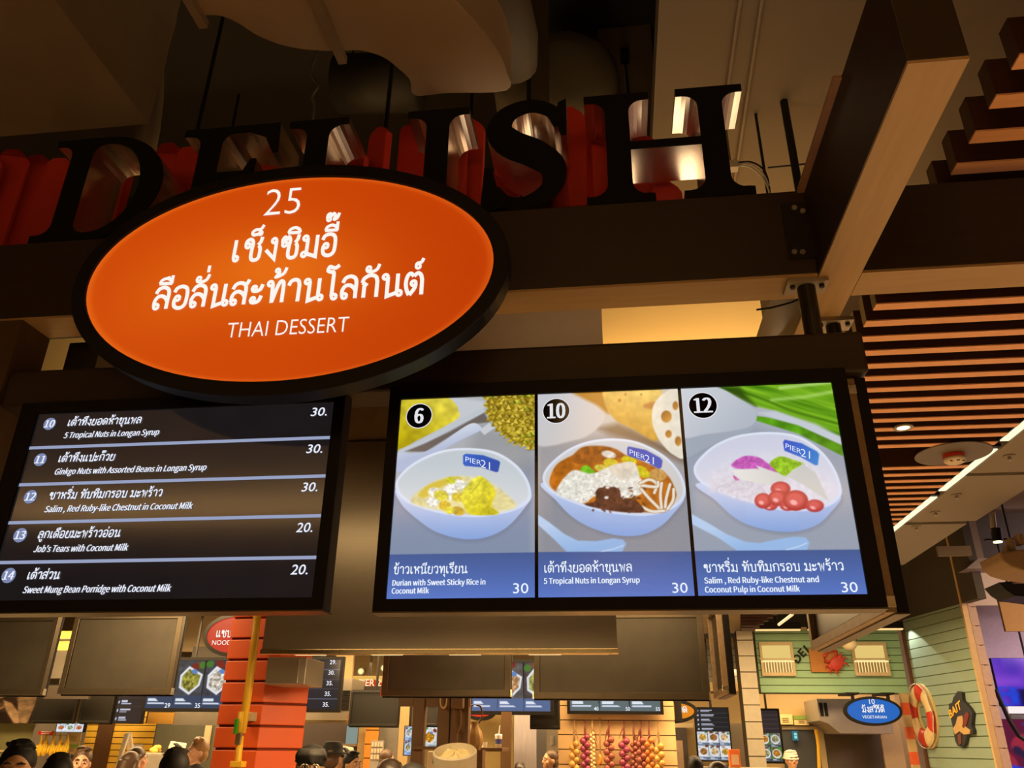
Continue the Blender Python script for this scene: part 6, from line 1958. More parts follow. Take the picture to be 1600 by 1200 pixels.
# interior below the fascia
slab('wall_green_stall_rear', 'tan rear wall inside the green stall', 1184, 1060, 1420, 1260, 15.2, M_TAN, zbot=0)
far_screen('portrait menu board with bowls right of the grey column', 1183, 1107, 1222, 1193, 14.2, (lambda f1, f2: (lambda a, b: np.where((b < .45)[:, None], f1(a, np.clip(b / .45, 0, 1)), f2(a, np.clip((b - .45) / .55, 0, 1)))))(far_list(5, 17, (52, 42, 44), (70, 62, 60), left=False), far_food(2, 18, (70, 72, 80), ((90, 120, 50), (120, 130, 120)), ((170, 110, 40), (150, 140, 100)), rows=2, bowl_=True, asp=.9, capy=.82)), 60, 90, bz=.03)
for (r, lab, gr) in (((1216, 1116, 1239, 1132), 'plain certificate on the tan wall of the green stall', 0), ((1241, 1118, 1264, 1133), 'certificate with a green header on the tan wall', 1)):
    X0, X1, Z0, Z1 = px_rect(*r, 15.0)
    t = thing('certificate', lab, 'certificate', ((X0 + X1) / 2, 15.0, Z0), 'certificates in the green stall')
    MB().box(X0, X1, 15.02, 15.19, Z0, Z1).build('sheet', mat('cream_sheet', (.72, .58, .28), .7), t)
    m = MB()
    for i in range(3):
        m.box(X0 + .07, X1 - .07, 15.01, 15.019, Z0 + (Z1 - Z0) * (.25 + .17 * i), Z0 + (Z1 - Z0) * (.29 + .17 * i))
    m.build('print_lines', mat('brown_print', (.22, .15, .06), .7), t)
    if gr:
        MB().box(X0, X1, 15.009, 15.019, Z1 - .06, Z1).build('green_header', mat('green_print', (.20, .32, .05), .7), t)
slab('door_2', 'dark doorway inside the green stall', 1228, 1140, 1286, 1260, 15.1, mat('dark_blue_doorway', (.055, .060, .068), .5), zbot=0)
slab('trim_door_green', 'cream lintel of the doorway in the green stall', 1222, 1135, 1300, 1140, 15.08, M_CREAMW)
slab('trim_door_green_jamb', 'cream jamb of the doorway in the green stall', 1285, 1140, 1296, 1260, 15.08, M_CREAMW, zbot=0)
X0, X1, Z0, Z1 = px_rect(1239, 1142, 1247, 1157, 15.0)
t = thing('exit_sign', 'small blue green lit sign in the dark doorway', 'sign', ((X0 + X1) / 2, 15.0, Z0))
MB().box(X0, X1, 15.0, 15.08, Z0, Z1).build('sign_body', glow('teal_sign', (40, 110, 120)), t)
MB().box(X0 + .02, X1 - .02, 14.99, 15.0, Z0 + .03, Z0 + .07).build('sign_symbol', glow('pale_teal_sign', (150, 220, 220)), t)
MB().box(X0 + .02, X1 - .02, 14.99, 15.0, Z1 - .07, Z1 - .03).build('sign_symbol', glow('pale_teal_sign', (150, 220, 220)), t)
p = PY(1277, 1170, 14.6)
tag(MB().tube([PY(1275, 1140, 14.9), PY(1279, 1165, 14.9), PY(1281, 1230, 14.9)], .03, 10).build('yellow_pipe', M_YEL), 'short yellow pipe in the doorway of the green stall', 'pipe')
X0, X1, Z0, Z1 = px_rect(1280, 1092, 1392, 1146, 14.0)
t = thing('kitchen_hood', 'pale steel kitchen hood inside the green stall', 'hood', ((X0 + X1) / 2, 14.0, Z0))
MB().prism_y([(X0, Z1 - .32), (X0 + .12, Z1 - .36), (X0 + .28, Z0), (X1, Z0), (X1, Z1), (X0, Z1)], 14.0, 15.0).build('hood_body', M_STEELD, t)
a = px_rect(1280, 1098, 1294, 1119, 13.99)
m = MB()
for i in range(2):
    xa = a[0] + (a[1] - a[0]) * (.08 + .5 * i)
    m.box(xa, xa + (a[1] - a[0]) * .36, 13.985, 14.0, a[2], a[3])
m.build('louvre', M_BLACK, t)
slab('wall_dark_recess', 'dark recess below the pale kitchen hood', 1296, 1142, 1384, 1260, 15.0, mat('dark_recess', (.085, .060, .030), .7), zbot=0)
slab('wall_right_pier', 'tan pier left of the striped post', 1380, 1084, 1412, 1260, 14.6, M_TAN, zbot=0)
t = thing('striped_post', 'red and cream striped post at the right corner of the green stall', 'post', tuple(PY(1420, 1150, 13.2) * np.array([1, 1, 0])))
for i, (ya, yb) in enumerate(((1083, 1098), (1098, 1117), (1117, 1136), (1136, 1155), (1155, 1175), (1175, 1195), (1195, 1216))):
    xm = 1412 + (ya - 1098) * .18
    X0, X1, Z0, Z1 = px_rect(xm - 1, ya, xm + 10, yb, 13.2)
    MB().box(X0, X1, 13.2, 13.3, Z0 if i < 6 else 0, Z1).build('stripe', mat('red_stripe', (.62, .10, .03), .5) if i % 2 else M_TAN, t)
ts, c, a, b = oval_sign('blue backlit oval sign under the mint green fascia', 1364.5, 1111, 45, 23, 12.9, glow('blue_sign_light', (0, 98, 190)), (('10', 0, .48, .07, False), ('มังสวิรัติ', 0, -.08, .070, True), ('VEGETARIAN', 0, -.50, .040, False)), rim=.035, hung=False)
for s in (-.62, .62):
    MB().box(c[0] + a * s - .02, c[0] + a * s + .02, 12.92, 12.96, c[2] + b * .7, PY(1364, 1083, 12.9)[2]).build('hanger', M_BLACK, ts)
    MB().box(c[0] + a * s - .09, c[0] + a * s + .09, 12.90, 13.4, PY(1364, 1085, 12.9)[2], PY(1364, 1083, 12.9)[2] + .01).build('hanger_plate', M_BLACK, ts)

# ---- green boarded side wall with lifebuoy and bait board
Pn, Pf = PY(1500, 940, 11.8), PY(1409, 971, 13.35)
u = np.array([Pn[0] - Pf[0], Pn[1] - Pf[1], 0])
WL = np.linalg.norm(u)
u /= WL
# local frame: x along the wall towards the viewer, -y out of the wall (towards the aisle), z up
n_ = np.array([u[1], -u[0], 0])
if n_ @ (np.array([0, 0, 0]) - Pf) < 0:
    n_ = -n_
WM = Matrix(((u[0], -n_[0], 0, Pf[0]), (u[1], -n_[1], 0, Pf[1]), (0, 0, 1, 0), (0, 0, 0, 1)))
ZW = (Pf[2] + Pn[2]) / 2
M_GREEN2 = mat('grey_green_boards', (.25, .34, .26), .6, noise=.05)
mb = MB()
mb.cur = 1
mb.box(0, WL, .012, .12, 0, ZW)
mb.cur = 0
z = 0
while z < ZW - .02:
    mb.box(0, WL, 0, .02, z + .006, min(z + .135, ZW) - .006)
    z += .135
struct('wall_green_side', mb, [M_GREEN2, M_GGRV], 'grey green boarded side wall with lifebuoy and bait board', xf=WM)
tag(MB().box(0, WL + .4, .0, .12, ZW, ZW + 1.2).build('wall_side_header', M_CONCD, xf=WM), 'dark wall above the grey green boards', None, None, 'structure')
tag(MB().box(-.02, .03, -.03, .05, 0, ZW).build('trim_corner', mat('brown_corner_trim', (.12, .05, .025), .6), xf=WM), 'brown corner trim between the two green walls', None, None, 'structure')
tag(MB().box(WL, WL + .035, -.01, .12, 0, ZW + 1.15).build('trim_side', mat('ochre_trim', (.56, .38, .15), .6), xf=WM), 'ochre edge trim of the grey green side wall', None, None, 'structure')
mb = MB()
mb.cur = 1
Xa = WM @ Vector((WL + .035, .1, 0))
X1 = PY(1536, 1000, Xa.y)[0]
mb.box(Xa.x - .02, X1 - .02, Xa.y + .01, Xa.y + .4, 0, ZW + 1.15)
mb.cur = 0
z = 0
while z < ZW + 1.1:
    mb.box(Xa.x - .03, X1, Xa.y - .01, Xa.y + .3, z + .006, z + .25 - .006)
    z += .25
struct('column_pink', mb, [mat('pinkish_column_boards', (.46, .33, .27), .6), mat('plank_groove', (.06, .035, .012), .9)], 'pinkish boarded column at the right end of the green wall')
slab('pillar_mauve', 'mauve pillar behind the pinkish column', 1532, 946, 1563, 1300, Xa.y + .55, mat('mauve_pillar', (.30, .205, .19), .6), zbot=0)


def on_wall(x, y):
    """point of the side wall's face (local x, z) seen at a photo pixel"""
    d = ray(x, y)
    k = ((Pf - CAM) @ n_) / (d @ n_)
    P = CAM + d * k
    return (P - Pf) @ u, P[2]


bc, bt, bb, bl, br_ = on_wall(1447, 1118), on_wall(1438, 1068), on_wall(1457, 1170), on_wall(1427, 1110), on_wall(1467, 1125)
LR = (bt[1] - bb[1]) / 2
LC = ((bl[0] + br_[0]) / 2, (bt[1] + bb[1]) / 2)
LX = (br_[0] - bl[0]) / 2
o3 = WM @ Vector((LC[0], -.05, LC[1] - LR))
t = thing('lifebuoy', 'red and cream lifebuoy mounted on the grey green side wall', 'lifebuoy', tuple(o3))


def torus(rx, rz, r, cy, a0=0, a1=2 * math.pi, n=48, m=12, flat=1.):
    vs, fs = [], []
    full = abs(a1 - a0 - 2 * math.pi) < 1e-6
    for i in range(n + (0 if full else 1)):
        q = a0 + (a1 - a0) * i / n
        for k in range(m):
            th = 2 * math.pi * k / m
            s = 1 + r * math.cos(th) / ((rx + rz) / 2)
            vs.append((LC[0] + rx * s * math.cos(q), cy + flat * r * math.sin(th), LC[1] + rz * s * math.sin(q)))
    cnt = n + (0 if full else 1)
    for i in range(n):
        for k in range(m):
            a, b = i % cnt, (i + 1) % cnt
            fs.append((a * m + k, a * m + (k + 1) % m, b * m + (k + 1) % m, b * m + k))
    return MB().add(vs, fs)


M_BCREAM = mat('cream_buoy', (.66, .52, .26), .4)
M_BRED = mat('red_buoy', (.52, .04, .025), .4)
R0x, R0z = LX * .70, LR * .70
MB().ring_y([(LC[0] + LX * math.cos(q), LC[1] + LR * math.sin(q)) for q in np.linspace(0, 2 * math.pi, 48, endpoint=False)], [(LC[0] + LX * .42 * math.cos(q), LC[1] + LR * .42 * math.sin(q)) for q in np.linspace(0, 2 * math.pi, 48, endpoint=False)], -.03, -.001).build('back_ring', M_BCREAM, t, xf=WM)
torus(R0x, R0z, LR * .22, -.055, flat=.45).build('buoy_ring', M_BCREAM, t, xf=WM, smooth=True)
for a0 in (55, 145, 235, 325):
    torus(R0x, R0z, LR * .225, -.055, math.radians(a0), math.radians(a0 + 42), 14, flat=.46).build('red_band', M_BRED, t, xf=WM, smooth=True)
q = [(LC[0] + R0x * 1.42 * math.cos(a), -.07 - .02 * math.sin(a * 4) ** 2, LC[1] + R0z * 1.42 * math.sin(a)) for a in np.linspace(0, 2 * math.pi, 40)]
MB().tube(q, .008, 6).build('grab_rope', mat('pale_rope', (.6, .5, .33), .8), t, xf=WM, smooth=True)
# bait board
pts = [(1502, 1080), (1508, 1082), (1509, 1094), (1520, 1106), (1525, 1114), (1523, 1133), (1526, 1141), (1526, 1147), (1516, 1149), (1513, 1163), (1508, 1167), (1502, 1166), (1498, 1158), (1494, 1135), (1488, 1110), (1488, 1100), (1493, 1098), (1495, 1090)]
pl = [on_wall(*q) for q in pts]
cx_, cz_ = sum(a for a, b in pl) / len(pl), sum(b for a, b in pl) / len(pl)
o3 = WM @ Vector((cx_, -.05, min(b for a, b in pl)))
t = thing('bait_board', 'ragged black board reading BAIT on the grey green side wall', 'sign', tuple(o3))
m = MB().prism_y(pl, -.05, -.001)
m.build('board', mat('black_board_paint', (.030, .032, .038), .6), t, xf=WM)
m = MB()
A_, B_ = on_wall(1491, 1123), on_wall(1509, 1106)
C_ = on_wall(1488, 1111)
tmp = latin('BAIT', 0, 0, 1, 0, MB(), 1.0, .03)
dx, dz = np.array(B_) - np.array(A_), np.array(C_) - np.array(A_)
m.add([(A_[0] + dx[0] * v[0] + dz[0] * v[2], -.058, A_[1] + dx[1] * v[0] + dz[1] * v[2]) for v in tmp.v], tmp.f)
m.build('lettering', mat('yellow_letter_paint', (.72, .44, .05), .5), t, xf=WM)
M_BAIT = mat('tan_figure_paint', (.50, .33, .13), .6)
for nm, q, mm in (('carved_figure', [(1503, 1120), (1510, 1118), (1512, 1128), (1516, 1136), (1523, 1141), (1522, 1147), (1513, 1148), (1506, 1143), (1499, 1148), (1496, 1138), (1500, 1132)], M_BAIT), ('carved_ear', [(1513, 1117), (1518, 1112), (1521, 1117), (1518, 1130), (1514, 1139), (1510, 1136)], mat('maroon_paint', (.16, .03, .028), .6)), ('wood_tip', [(1503, 1148), (1508, 1146), (1509, 1162), (1505, 1165)], mat('reddish_tip', (.15, .05, .035), .6))):
    MB().prism_y([on_wall(*z_) for z_ in q], -.066, -.048).build(nm, mm, t, xf=WM, bevel=.006)
sp = WM @ Vector(on_wall(1414, 986)[0:1] + (-.35, on_wall(1414, 984)[1]))
tg = WM @ Vector((WL * .62, .0, ZW - 1.75))
sl = WM @ Vector((.02, -.16, ZW + .05))
sl_ = spot('wall_spot_lamp', tuple(sl), 60, 50, (1, .95, .80), (tg - sl).to_track_quat('-Z', 'Y').to_euler(), .2, .015)
sp = sl + Vector((0, 0, .02))
t = thing('wall_spotlight', 'small black spotlight throwing a cone on the side wall', 'spotlight', tuple(sp))
MB().tube([tuple(sp + Vector((0, 0, .12))), tuple(sp)], .05, 14).build('can', M_BLACK, t)
MB().lathe(tuple(sp - Vector((0, 0, .004))), [(.04, 0), (.04, .004)], 14).build('lens', glow('spot_glow', (255, 240, 190), 1.5), t)

# ---- far right: arcade screen, shelves, pale walls and hanging bits
slab('wall_lilac', 'pale lilac wall at the far right edge', 1534, 930, 1760, 1300, 16.6, mat('lilac_wall', (.46, .37, .42), .8), zbot=0)


def paint_arcade(a, b):
    p = Pic(a * 100, b * 100, (58, 34, 190))
    k = vnoise(a * 5, b * 4, 2)[:, None]
    p.c = np.array([[44, 20, 160]]) * (1 - k) + np.array([[150, 80, 214]]) * k
    p.put((b > .6) * 1. * np.clip(vnoise(a * 14, b * 12, 6) * 1.6 - .3, 0, 1), (30, 70, 210))
    p.put(p.poly([(20, 66), (70, 60), (76, 100), (20, 100)], 2), (22, 14, 70))
    return p.c


far_screen('blue and violet video wall at the right edge', 1556, 1028, 1720, 1104, 14.5, paint_arcade, 70, 40, bz=.004)
slab('white_bulkhead', 'glowing white bulkhead under the violet video wall', 1578, 1104, 1720, 1115, 14.3, glow('white_bulkhead_light', (250, 238, 236)), cat='bulkhead')
slab('grey_soffit', 'grey soffit under the glowing white bulkhead', 1580, 1115, 1720, 1124, 14.35, mat('grey_soffit', (.20, .18, .18), .7), cat='soffit')


def paint_game(a, b):
    p = Pic(a * 100, b * 100, (92, 24, 52))
    r = random.Random(5)
    for i in range(26):
        p.put(p.ell(r.uniform(0, 100), r.uniform(0, 100), r.uniform(4, 14), r.uniform(3, 10), r.uniform(-60, 60), 1), r.choice([(150, 40, 60), (60, 60, 170), (180, 170, 190), (90, 180, 90), (40, 30, 60), (190, 60, 50)]))
    p.put(p.poly([(0, 70), (100, 100), (100, 78), (0, 52)], 1), (40, 60, 210))
    return p.c


far_screen('colourful game cabinet front at the lower right corner', 1570, 1124, 1720, 1260, 14.0, paint_game, 60, 60, bz=.004, name='game_screen')
p = [PY(x, y, 13.0) for x, y in ((1555, 1077), (1569, 1108), (1576, 1124), (1592, 1150), (1604, 1158))]
tag(MB().tube(p, .03, 8).build('cabinet_edge', M_BLACK), 'black curved edge of the game cabinet', 'edge')
slab('ochre_panel', 'ochre hanging panel near the right edge', 1566, 936, 1640, 986, 12.6, mat('ochre_panel', (.38, .20, .03), .6), cat='panel')
slab('wall_dark_right', 'dark wall behind the hanging boat at the right', 1488, 800, 1760, 925, 15.0, M_CONCD)
slab('wall_cream_right', 'cream wall strip below the dark right wall', 1515, 890, 1760, 945, 14.9, M_CREAMW)
pts = [PY(x, y, 8.0) for x, y in ((1492, 832), (1496, 868))]
t = thing('track_spotlight', 'black spotlight with a bright lens hanging at the right', 'spotlight', tuple(PY(1558, 852, 9.0)))
a, b = PY(1556, 826, 9.0), PY(1559, 846, 9.0)
MB().tube([a, b], .052, 18).build('can', M_BLACK, t)
MB().lathe((b[0], b[1], b[2] - .012), [(.045, 0), (.045, .012)], 18).build('lens', glow('track_lens', (255, 250, 190), 2), t)
MB().tube([PY(1550, 800, 9.0), PY(1553, 830, 9.0)], .03, 10).build('arm', M_STEELD, t)
X0, X1, Z0, Z1 = px_rect(1540, 838, 1640, 846, 9.6)
tag(MB().box(X0, X1, 9.6, 9.66, Z0 + .02, Z1 - .02).build('light_track', M_BLACKMETAL), 'dark track behind the hanging black spotlight', 'track')
M_BOAT = wood('weathered_boat_timber', (.30, .20, .10), (.20, .13, .06), .7)
t = thing('boat_model', 'weathered timber boat hull hanging at the right edge', 'boat', tuple(PY(1590, 892, 8.4)))
hull = [(1561, 862), (1600, 858), (1660, 856), (1660, 900), (1600, 892), (1580, 886), (1566, 876)]
MB().prism_y([tuple(PY(x, y, 8.4)[[0, 2]]) for x, y in hull], 8.4, 8.9).build('hull', M_BOAT, t, bevel=.02)
for (r) in ((1579, 840, 1586, 862), (1592, 834, 1600, 850), (1572, 852, 1576, 862)):
    X0, X1, Z0, Z1 = px_rect(*r, 8.45)
    MB().box(X0, X1, 8.45, 8.55, Z0, Z1).build('rib_post', M_BOAT, t, bevel=.006)
m = MB()
for i in range(3):
    X0, X1, Z0, Z1 = px_rect(1572 + i * 8, 890 + i * 7, 1660, 895 + i * 7, 9.2)
    m.box(X0, X1, 9.2, 9.3, Z0, Z1)
tag(m.build('slatted_rack', M_SLAT), 'dark slatted rack under the hanging boat', 'rack')
pts = [(1561, 910), (1600, 906), (1660, 900), (1660, 940), (1600, 932), (1586, 931), (1572, 922)]
tag(MB().prism_y([tuple(PY(x, y, 9.6)[[0, 2]]) for x, y in pts], 9.6, 10.0).build('dark_canopy', M_BLACK), 'black curved canopy below the hanging boat', 'canopy')
X0, X1, Z0, Z1 = px_rect(1508, 872, 1566, 888, 11.2)
tag(MB().prism_y([(X0, Z0), (X1, Z0), (X1, Z1), (X0 + .18, Z1)], 11.2, 11.5).build('grey_duct', mat('lilac_grey_duct', (.22, .19, .22), .5, .3)), 'small grey duct end beside the pinkish column', 'duct')
slab('beam_pale', 'pale boxed beam over the pinkish column', 1466, 853, 1518, 868, 11.2, M_CONC)
slab('column_right_brown', 'brown column behind the pinkish one', 1510, 800, 1530, 876, 12.6, M_CONC)

# ================================================================== PEOPLE (figure 1.70 m tall, facing -y, scaled to height)
def remeshed(mb, name, vox, smooth=4):
    me = bpy.data.meshes.new(name)
    me.from_pydata(mb.v, [], mb.f)
    o = bpy.data.objects.new(name, me)
    COL.objects.link(o)
    md = o.modifiers.new('r', 'REMESH')
    md.mode = 'VOXEL'
    md.voxel_size = vox
    md.use_smooth_shade = True
    m2 = o.modifiers.new('s', 'SMOOTH')
    m2.iterations = smooth
    m2.factor = .5
    bpy.context.view_layer.update()
    out = bpy.data.meshes.new_from_object(o.evaluated_get(bpy.context.evaluated_depsgraph_get()))
    out.name = name
    bpy.data.objects.remove(o)
    bpy.data.meshes.remove(me)
    return out


def arm_pts(s, pose):
    sh = (s * .185, .0, 1.385)
    if pose == 'down':
        return [sh, (s * .225, .015, 1.10), (s * .235, -.04, .865)], (s * .04, -.12, -.9)
    if pose == 'raised':
        return [sh, (s * .23, -.22, 1.36), (s * .17, -.44, 1.52)], (0, -.75, .5)
    return [sh, (s * .24, -.10, 1.12), (s * .14, -.30, 1.08)], (-s * .3, -.9, 0)


def hand(mb, w, d, s):
    d = Vector(d).normalized()
    w = Vector(w)
    side = d.cross(Vector((0, -1, .2))).normalized()
    if side.length < .1:
        side = Vector((1, 0, 0))
    up = side.cross(d).normalized()
    pc = w + d * .05
    mb.tube([w - d * .01, w + d * .03, w + d * .085], [.026, .034, .036], 10)
    for k, (o, ln) in enumerate(((-.030, .060), (-.010, .078), (.010, .074), (.029, .060))):
        b0 = w + d * .08 + side * o
        mb.tube([b0, b0 + d * ln * .55 - up * .004, b0 + d * ln - up * .018], [.0095, .009, .007], 8)
    b0 = w + d * .03 + side * (.03 * s)
    mb.tube([b0, b0 + side * .03 * s + d * .02, b0 + side * .035 * s + d * .055], [.012, .011, .008], 8)


def make_body(pose):
    m = MB()
    # trunk, neck, head
    m.tube([(0, .01, .84), (0, .01, .95), (0, 0, 1.08), (0, -.01, 1.22), (0, .0, 1.34), (0, .01, 1.40)], [.12, .135, .115, .125, .115, .07], 20)
    m.tube([(-.185, 0, 1.385), (-.09, 0, 1.40), (0, .005, 1.41), (.09, 0, 1.40), (.185, 0, 1.385)], [.058, .068, .07, .068, .058], 14)
    m.tube([(0, .012, 1.38), (0, .0, 1.50)], [.058, .052], 14)
    m.ell((0, .008, 1.592), (.074, .094, .106), 24, 18)
    m.ell((0, -.026, 1.535), (.055, .066, .062), 20, 14)
    m.ell((0, -.062, 1.492), (.026, .026, .020), 12, 8)
    m.tube([(0, -.084, 1.600), (0, -.100, 1.568), (0, -.104, 1.556)], [.008, .012, .014], 10)
    for s in (-1, 1):
        m.ell((s * .014, -.090, 1.553), (.010, .012, .008), 8, 6)
        m.ell((s * .077, .012, 1.572), (.010, .020, .030), 10, 8)
        m.ell((s * .030, -.076, 1.612), (.026, .016, .008), 10, 6)
        m.ell((s * .046, -.062, 1.560), (.022, .020, .022), 10, 8)
        m.ell((s * .09, .01, .90), (.085, .105, .10), 14, 10)
        m.tube([(s * .09, 0, .88), (s * .095, -.005, .66), (s * .098, .0, .49), (s * .10, .015, .34), (s * .10, .02, .10), (s * .10, .02, .05)], [.088, .074, .054, .054, .036, .040], 14)
        m.tube([(s * .10, .05, .035), (s * .105, -.06, .035), (s * .11, -.16, .022)], [.038, .040, .026], 12)
        P, d = arm_pts(s, pose)
        a, b, c = [Vector(q) for q in P]
        m.tube([a, a.lerp(b, .5), b, b.lerp(c, .3), c], [.050, .043, .036, .036, .025], 12)
        hand(m, c, d, -s)
    m.ell((0, -.082, 1.520), (.024, .012, .005), 10, 6)
    m.ell((0, -.082, 1.510), (.020, .012, .006), 10, 6)
    return remeshed(m, 'person', .0085, 3)


def make_shirt(pose, sleeve=.55):
    m = MB()
    m.tube([(0, .01, .86), (0, .01, .95), (0, 0, 1.08), (0, -.01, 1.22), (0, .0, 1.34), (0, .01, 1.405)], [.145, .150, .132, .140, .130, .085], 20)
    m.tube([(-.19, 0, 1.385), (-.09, 0, 1.405), (0, .005, 1.41), (.09, 0, 1.405), (.19, 0, 1.385)], [.066, .076, .078, .076, .066], 14)
    for s in (-1, 1):
        P, d = arm_pts(s, pose)
        a, b, c = [Vector(q) for q in P]
        e = a.lerp(b, min(1, sleeve * 2)) if sleeve <= .5 else b.lerp(c, (sleeve - .5) * 2 * .9)
        pts = [a, e] if sleeve <= .5 else [a, b, e]
        m.tube(pts, [.062, .052] if sleeve <= .5 else [.062, .048, .038], 14)
    return remeshed(m, 'shirt', .013, 3)


def make_trousers():
    m = MB()
    m.tube([(0, .01, .80), (0, .01, .90), (0, .01, .98)], [.14, .155, .14], 18)
    for s in (-1, 1):
        m.tube([(s * .09, 0, .90), (s * .095, 0, .66), (s * .098, .005, .45), (s * .10, .02, .10)], [.105, .090, .074, .062], 14)
    return remeshed(m, 'trousers', .014, 3)


def make_hair(style):
    m = MB()
    r = random.Random(style)
    if style in ('short', 'crop', 'quiff'):
        k = {'short': 1.0, 'crop': .55, 'quiff': 1.0}[style]
        m.ell((0, .026, 1.626), (.077 + .008 * k, .090 + .008 * k, .080 + .012 * k), 24, 16)
        m.ell((0, .046, 1.565), (.074 + .006 * k, .068 + .006 * k, .080), 20, 12)
        if style != 'crop':
            for i in range(26):
                a = r.uniform(0, 2 * math.pi)
                t = r.uniform(.0, .75)
                p = Vector((.078 * math.cos(a) * t, .02 + .088 * math.sin(a) * t, 1.632 + .082 * math.sqrt(1 - t * t)))
                m.tube([p, p + Vector((r.uniform(-.02, .02), -.022, .010)), p + Vector((r.uniform(-.03, .03), -.042, -.004 if style == 'short' else .014))], [.014, .013, .006], 6)
    elif style == 'mop':
        m.ell((0, .012, 1.640), (.095, .110, .082), 24, 16)
        m.ell((0, .046, 1.580), (.094, .080, .095), 20, 12)
        for i in range(16):
            x = -.082 + .164 * i / 15
            m.tube([(x * .8, -.068, 1.69), (x * 1.02, -.104 + abs(x) * .35, 1.655), (x * 1.06 + r.uniform(-.008, .008), -.112 + abs(x) * .5, 1.612 + r.uniform(-.01, .012))], [.018, .016, .007], 6)
    elif style == 'long':
        m.ell((0, .024, 1.630), (.088, .100, .090), 24, 16)
        m.tube([(0, .060, 1.62), (0, .085, 1.50), (0, .105, 1.36), (0, .10, 1.22)], [.085, .082, .075, .03], 16)
        for s in (-1, 1):
            m.tube([(s * .078, .0, 1.63), (s * .092, .02, 1.52), (s * .095, .03, 1.40)], [.022, .026, .016], 10)
    return remeshed(m, 'hair', .008, 2)


BODY = {p: make_body(p) for p in ('down', 'raised', 'front')}
SHIRT = {(p, s): make_shirt(p, s) for p, s in (('down', .35), ('down', .95), ('raised', .12), ('front', .35), ('down', .1))}
TROUS = make_trousers()
HAIR = {s: make_hair(s) for s in ('short', 'crop', 'quiff', 'mop', 'long')}
SKIN = {'tan': mat('tan_skin', (.46, .24, .12), .5, noise=.05), 'pale': mat('pale_skin', (.60, .34, .21), .5, noise=.05), 'brown': mat('brown_skin', (.34, .165, .08), .5, noise=.05)}
HAIRM = {'black': mat('black_hair', (.008, .007, .006), .62, noise=.4, nscale=60, spec=.3), 'brown': mat('brown_hair', (.075, .038, .017), .5, noise=.3, nscale=60), 'blond': mat('blond_hair', (.34, .19, .075), .5, noise=.3, nscale=60), 'dark': mat('dark_brown_hair', (.028, .016, .010), .45, noise=.3, nscale=60)}
CLOTH = {k: mat(k + '_cloth', c, .85, noise=.08, nscale=40) for k, c in {'white': (.62, .56, .44), 'black': (.014, .013, .013), 'grey': (.16, .15, .14), 'red': (.42, .02, .02), 'navy': (.03, .04, .09), 'green': (.10, .16, .07), 'olive': (.17, .15, .07), 'blue': (.08, .14, .26)}.items()}
M_EYEW = mat('eye_white', (.7, .66, .6), .3)
M_EYED = mat('dark_iris', (.02, .012, .008), .25)


def childmesh(name, me, m, parent, first=False):
    o = bpy.data.objects.new(name, me)
    COL.objects.link(o)
    if not me.materials:
        me.materials.append(None)
    o.parent = parent
    o.material_slots[0].link = 'OBJECT'
    o.material_slots[0].material = m
    return o


def person(label, cx, top, Y, face=0., skin='tan', hair='short', hcol='black', shirt='white', trousers='navy', pose='down', sleeve=.35, extra=None, lean=0., hat_h=0.):
    p = PY(cx, top, Y)
    h = p[2] - hat_h
    hair_top = 1.722 if hair else 1.70
    k = h / hair_top
    me = BODY[pose]
    o = bpy.data.objects.new('person', me)
    COL.objects.link(o)
    if not me.materials:
        me.materials.append(None)
    o.material_slots[0].link = 'OBJECT'
    o.material_slots[0].material = SKIN[skin]
    o.location = (p[0], Y, 0)
    o.rotation_euler = (0, 0, math.radians(face))
    o.scale = (k, k, k)
    ORG[o.name] = Vector((0, 0, 0))
    tag(o, label, 'person')
    if hair:
        childmesh('hair', HAIR[hair], HAIRM[hcol], o)
    childmesh('shirt', SHIRT[(pose, sleeve)], CLOTH[shirt], o)
    childmesh('trousers', TROUS, CLOTH[trousers], o)
    for s in (-1, 1):
        e = MB().ell((s * .030, -.078, 1.592), (.015, .012, .0085), 12, 8).build('eye', M_EYEW, o, smooth=True)
        MB().ell((s * .030, -.087, 1.592), (.0075, .0045, .0075), 10, 6).build('iris', M_EYED, e, smooth=True)
        MB().tube([(s * .012, -.093, 1.616), (s * .030, -.096, 1.622), (s * .050, -.084, 1.616)], [.003, .005, .0025], 6).build('eyebrow', HAIRM['black' if hcol == 'black' else 'brown'], o, smooth=True)
    if extra:
        extra(o)
    return o


def glasses(o):
    m = MB()
    for s in (-1, 1):
        m.tube([(s * .032 + .023 * math.cos(q), -.104, 1.590 + .019 * math.sin(q)) for q in np.linspace(0, 2 * math.pi, 17)], .0022, 6)
        m.tube([(s * .055, -.102, 1.595), (s * .082, .0, 1.592)], .002, 6)
    m.tube([(-.009, -.106, 1.592), (.009, -.106, 1.592)], .002, 6)
    m.build('glasses', M_STEELD, o)


def side_cap(o):
    MB().add(*[(lambda P: (P, [(0, 1, 2, 3), (4, 7, 6, 5), (0, 4, 5, 1), (1, 5, 6, 2), (2, 6, 7, 3), (3, 7, 4, 0)]))([(-.082, -.095, 1.655), (.082, -.095, 1.655), (.085, .105, 1.62), (-.085, .105, 1.62), (-.03, -.075, 1.745), (.03, -.075, 1.745), (.035, .12, 1.72), (-.035, .12, 1.72)])][0]).build('side_cap', CLOTH['white'], o, bevel=.008)
    MB().add(*[(lambda P: (P, [(0, 1, 2, 3), (4, 7, 6, 5), (0, 4, 5, 1), (1, 5, 6, 2), (2, 6, 7, 3), (3, 7, 4, 0)]))([(-.088, -.102, 1.640), (.088, -.102, 1.640), (.090, .112, 1.605), (-.090, .112, 1.605), (-.088, -.102, 1.656), (.088, -.102, 1.656), (.090, .112, 1.621), (-.090, .112, 1.621)])][0]).build('cap_band', CLOTH['black'], o)


